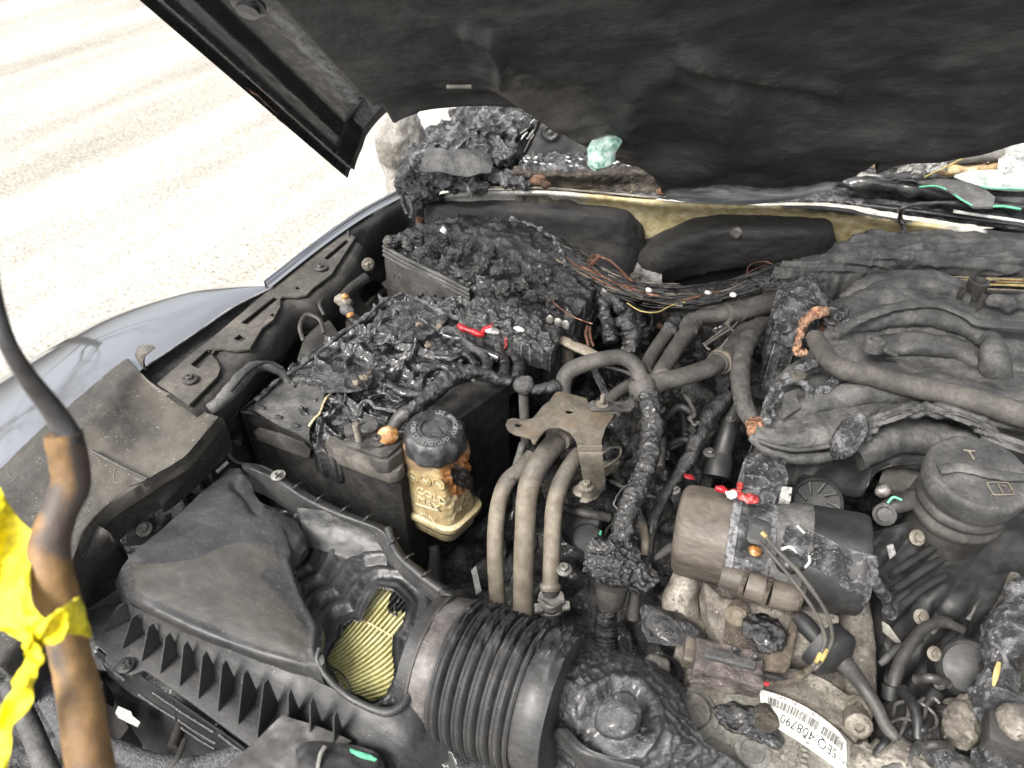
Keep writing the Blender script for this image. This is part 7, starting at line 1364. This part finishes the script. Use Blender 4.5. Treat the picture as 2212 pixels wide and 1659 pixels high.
# ================= debris round the cowl corner =================
dc = thing('burnt_debris', 'heap of crumbling charred plastic under the arch of the hood', 'debris', (1010, 330, 1.02))
for (x, y, z, a, b, c, m) in [(1060, 262, 1.12, .075, .05, .028, 'char_ash'), (985, 300, 1.10, .055, .045, .026, 'char_ash'), (1115, 285, 1.10, .040, .05, .035, 'char_ash'), (1050, 320, 1.085, .07, .05, .03, 'char'), (912, 352, 1.07, .035, .035, .03, 'char_ash'), (885, 390, 1.05, .024, .025, .024, 'char_ash'), (970, 388, 1.06, .075, .025, .014, 'char_ash'), (1080, 382, 1.06, .06, .025, .014, 'char_ash'), (910, 412, 1.04, .03, .02, .02, 'char')]:
    blob('charred_lump', (x, y, z), (a, b, c), MAT[m], dc, 6, [NZ('r', .014, 30, x), NZ('f', .012, 60)])
surf('buckled_sheet', [[(904, 368, 1.09), (950, 372, 1.09), (1010, 380, 1.085), (1060, 372, 1.085)], [(912, 345, 1.10), (955, 342, 1.105), (1010, 348, 1.10), (1065, 350, 1.09)], [(925, 310, 1.105), (965, 322, 1.115), (1010, 320, 1.11), (1060, 330, 1.09)]], MAT['sheet_blue'] if 'sheet_blue' in MAT else MAT['soot_grey'], dc, (14, 12), disp=[NZ('f', .008, 20)], thick=.002)
for k, pts in enumerate([[(868, 420), (872, 440), (880, 462)], [(884, 425), (890, 450), (888, 470)], [(905, 425), (908, 445), (902, 455)]]): tube('melted_drip', [(x, y, 1.035-.015*i) for i, (x, y) in enumerate(pts)], 5, MAT['char'], dc, n=12, seg=10, disp=[NZ('f', .004, 80)])
for k in range(10):
    x0 = 1120+r2.uniform(0, 30); y0 = 262+r2.uniform(0, 40); tube('pale_fibre', [(x0, y0, 1.13), (x0+r2.uniform(5, 15), y0-r2.uniform(5, 15), 1.14)], 1.4, MAT['ash_light'], dc, n=4, seg=5)
mr = thing('side_mirror', 'dust coloured side mirror housing bleached by heat beyond the fender', 'mirror', (870, 320, .95))
blob('mirror_housing', (872, 335, .99), (.050, .055, .098), MAT['mirror_shell'], mr, 6, [NZ('f', .018, 9), NZ('f', .004, 50)])
tube('mirror_foot', [(858, 400, .95, 22), (862, 440, .93, 22)], 22, MAT['mirror_shell'], mr, n=8, seg=24)
gc = thing('green_glass_chunk', 'cube of pale green broken glass resting under the hood edge', 'glass', (1308, 328, 1.07))
boxv('chunk', PP(1308, 324, A+hn*.035, hn), (rt, (fw*.6+upv*.4).normalized(), upv), (.036, .030, .030), MAT['green_glass'], gc, bevel=.003, sub=2, disp=[NZ('f', .016, 24)], taper=.75)
rb2 = thing('rubble', 'black grit with pale specks lying on the cowl seal', 'rubble', (1220, 345, 1.05)); rb2['kind'] = 'stuff'
surf('grit_bed', [[(1120, 362, 1.08), (1220, 366, 1.082), (1330, 358, 1.082), (1400, 360, 1.078)], [(1125, 348, 1.085), (1220, 346, 1.09), (1330, 342, 1.09), (1390, 345, 1.085)], [(1135, 335, 1.08), (1220, 330, 1.085), (1330, 325, 1.085), (1380, 330, 1.08)]], MAT['char_ash'], rb2, (26, 18), disp=[NZ('r', .010, 70), NZ('f', .006, 120)], skirt=.03)
for k in range(26):
    x0 = r2.uniform(1130, 1390); y0 = r2.uniform(338, 360); blob('grain', (x0, y0, 1.098), (.004, .002, .002), MAT['white_bit' if k % 3 else 'ash_light'], rb2, 1, [])
gs = thing('glass_shard', 'grey curved windshield shard with a green edge lying on the black seal', 'glass', (2080, 410, 1.06), 'windshield shards at the right')
prism('pane', [(1985, 392, 1.10), (2020, 385, 1.105), (2070, 388, 1.105), (2120, 402, 1.10), (2150, 425, 1.095), (2146, 446, 1.09), (2105, 446, 1.09), (2080, 430, 1.095), (2050, 410, 1.10)], .004, MAT['dust_glass'] if 'dust_glass' in MAT else MAT['soot_grey'], gs, bevel=.0006)
tube('green_edge', [(1986, 404, 1.102), (2020, 402, 1.102), (2050, 412, 1.098), (2075, 430, 1.094), (2100, 444, 1.09)], 2.2, MAT['green_paint'], gs, n=8, seg=8)
gs = thing('glass_shard', 'large pale windshield shard with a green edge at the right border', 'glass', (2160, 385, 1.06), 'windshield shards at the right')
prism('pane', [(2062, 378, 1.11), (2100, 368, 1.115), (2160, 366, 1.115), (2380, 372, 1.11), (2380, 410, 1.10), (2180, 408, 1.10), (2120, 402, 1.10)], .004, MAT['glass_grey'], gs, bevel=.0006)
tube('green_edge', [(2120, 404, 1.102), (2170, 408, 1.10), (2380, 412, 1.10)], 2.0, MAT['green_paint'], gs, n=8, seg=8)
gs = thing('glass_shard', 'thin green edged sliver of glass just below the black seal', 'glass', (2170, 447, 1.06), 'windshield shards at the right')
tube('green_edge', [(2145, 446, 1.09), (2170, 446, 1.09), (2205, 452, 1.09)], 3, MAT['green_paint'], gs, n=8, seg=8)
st = tube('straw', [(1998, 382, 1.115), (2060, 352, 1.13), (2132, 316, 1.15)], 1.6, MAT['straw'] if 'straw' in MAT else MAT['wire_yellow'], None, n=8, seg=8); tag(st, 'single dry yellow straw across the dashboard remains', 'straw')
db = thing('dash_debris', 'ash grey charred foam lump standing on the rust coloured dash rail', 'debris', (1965, 335, 1.1))
blob('foam_lump', (1968, 335, 1.13), (.055, .03, .028), MAT['ash_light'], db, 6, [NZ('r', .012, 45), NZ('f', .006, 110)])

rl = thing('engine_cover', 'dark cover filling the far side of the engine bay', 'engine cover', Vector((.5, .8, .8)))
surf('cover_top', [[Vector((.30, y, .86)), Vector((.40, y, .95)), Vector((.52, y, .96)), Vector((.62, y, .92)), Vector((.64, y, .8))] for y in (.35, .5, .8, 1.05, 1.15)], MAT['soot'], rl, (10, 8), disp=[NZ('f', .01, 12), NZ('f', .002, 60)], skirt=.15)
# ================= clutter that fills the dark gaps =================
r5 = random.Random(21)
def clutter(name, lab, cat, region, n, zr_, rr, mats, dirs, part='hose_piece'):
    x0, y0, x1, y1 = region
    t = thing(name, lab, cat, ((x0+x1)/2, (y0+y1)/2, zr_[0]))
    for k in range(n):
        x = r5.uniform(x0, x1); y = r5.uniform(y0, y1); a = math.radians(r5.choice(dirs)+r5.uniform(-18, 18)); L = r5.uniform(40, 120); z = r5.uniform(*zr_); c = r5.uniform(-22, 22)
        pts = [(x-math.cos(a)*L/2, y-math.sin(a)*L/2, z-.012), (x+c*math.sin(a), y-c*math.cos(a), z), (x+math.cos(a)*L/2, y+math.sin(a)*L/2, z-.010)]
        tube(part, pts, r5.uniform(*rr), MAT[r5.choice(mats)], t, n=12, seg=12, disp=[NZ('f', .003, 60, k)])
    return t
clutter('engine_wiring', 'tangle of scorched wires and hoses deep behind the steel bracket', 'wiring', (1240, 900, 1380, 1200), 16, (.82, .86), (3, 10), ['char', 'soot', 'soot_grey', 'char_gloss', 'steel_dark'], [100, 130, 20])
clutter('engine_wiring', 'scorched wires and hoses between charred cable and pump', 'wiring', (1420, 880, 1560, 1320), 20, (.82, .87), (3, 12), ['char', 'soot', 'soot_grey', 'char_gloss', 'steel_dark'], [110, 80, 150])
clutter('engine_wiring', 'dark hoses and wires crowded below the filler neck', 'wiring', (1900, 1180, 2200, 1640), 26, (.86, .90), (4, 14), ['soot_dark', 'soot', 'soot_grey', 'alu_dirty', 'steel_dark'], [60, 120, 20, 150])
clutter('engine_wiring', 'dark hoses in the gap between rail and battery', 'wiring', (590, 680, 800, 850), 16, (.86, .925), (4, 13), ['soot_dark', 'soot', 'soot_grey', 'char', 'steel_dark'], [-40, 60, -60])
clutter('engine_wiring', 'blackened hoses between battery and steel bracket', 'wiring', (1040, 880, 1180, 1280), 14, (.74, .79), (4, 14), ['soot_dark', 'char', 'char_gloss'], [90, 60, 110])
clutter('burnt_flakes', 'burnt flakes and wire ends beside the hose junction', 'debris', (1250, 650, 1480, 900), 18, (.86, .92), (2, 9), ['char', 'char_ash', 'copper', 'char_brown', 'soot_grey'], [20, 70, 140])
# screws and small fasteners scattered over castings
# ================= bare trees beyond the frame, mirrored in the fender =================
def bare_tree(x, y, hgt, seed, lab):
    t = thing('bare_tree', lab, 'tree', Vector((x, y, 0)), 'bare winter trees beside the car'); r6 = random.Random(seed)
    def branchset(name, segs):
        V = []; F = []
        for (a, b, ra, rb_) in segs:
            d = (b-a).normalized(); u = d.orthogonal().normalized(); v = d.cross(u); k0 = len(V)
            for (c, r) in ((a, ra), (b, rb_)):
                for k in range(5): V.append(c+(u*math.cos(k*1.2566)+v*math.sin(k*1.2566))*r)
            for k in range(5): F.append((k0+k, k0+(k+1) % 5, k0+5+(k+1) % 5, k0+5+k))
        link(name, mesh(V, F), MAT['bark'], t)
    tr = []; brn = []
    p = Vector((x, y, 0)); d = Vector((0, 0, 1)); r = hgt*.028
    for k in range(6):
        q = p+d*hgt*.09; tr.append((p, q, r, r*.88)); p = q; r *= .88; d = (d+Vector((r6.uniform(-.1, .1), r6.uniform(-.1, .1), 0))).normalized()
    def grow(p, d, L, r, dep):
        if dep == 0: return
        for k in range(3):
            q = p+d*L/3; brn.append((p, q, r, r*.8)); r *= .8; p = q; d = (d+Vector((r6.uniform(-.25, .25), r6.uniform(-.25, .25), r6.uniform(-.1, .2)))).normalized()
        for k in range(3 if dep > 2 else 2):
            nd = (d+Vector((r6.uniform(-.9, .9), r6.uniform(-.9, .9), r6.uniform(-.2, .6)))).normalized(); grow(p, nd, L*.74, r*.72, dep-1)
    for k in range(6):
        a = k*1.05+r6.uniform(-.3, .3); grow(tr[2+k % 4][1], Vector((math.cos(a), math.sin(a), .9)).normalized(), hgt*.26, r*.62, 5)
    branchset('trunk', tr); branchset('branches', brn)
M('bark', [(.03, .026, .022), (.07, .06, .05)], 8, rough=(.8, .95), bump=.3)
bare_tree(-11.5, .8, 8, 3, 'bare winter tree mirrored in the near end of the fender')
bare_tree(-13, 5.0, 9, 8, 'bare winter tree mirrored in the middle of the fender')
bare_tree(-10, -3.0, 8, 12, 'bare winter tree mirrored lowest in the fender')
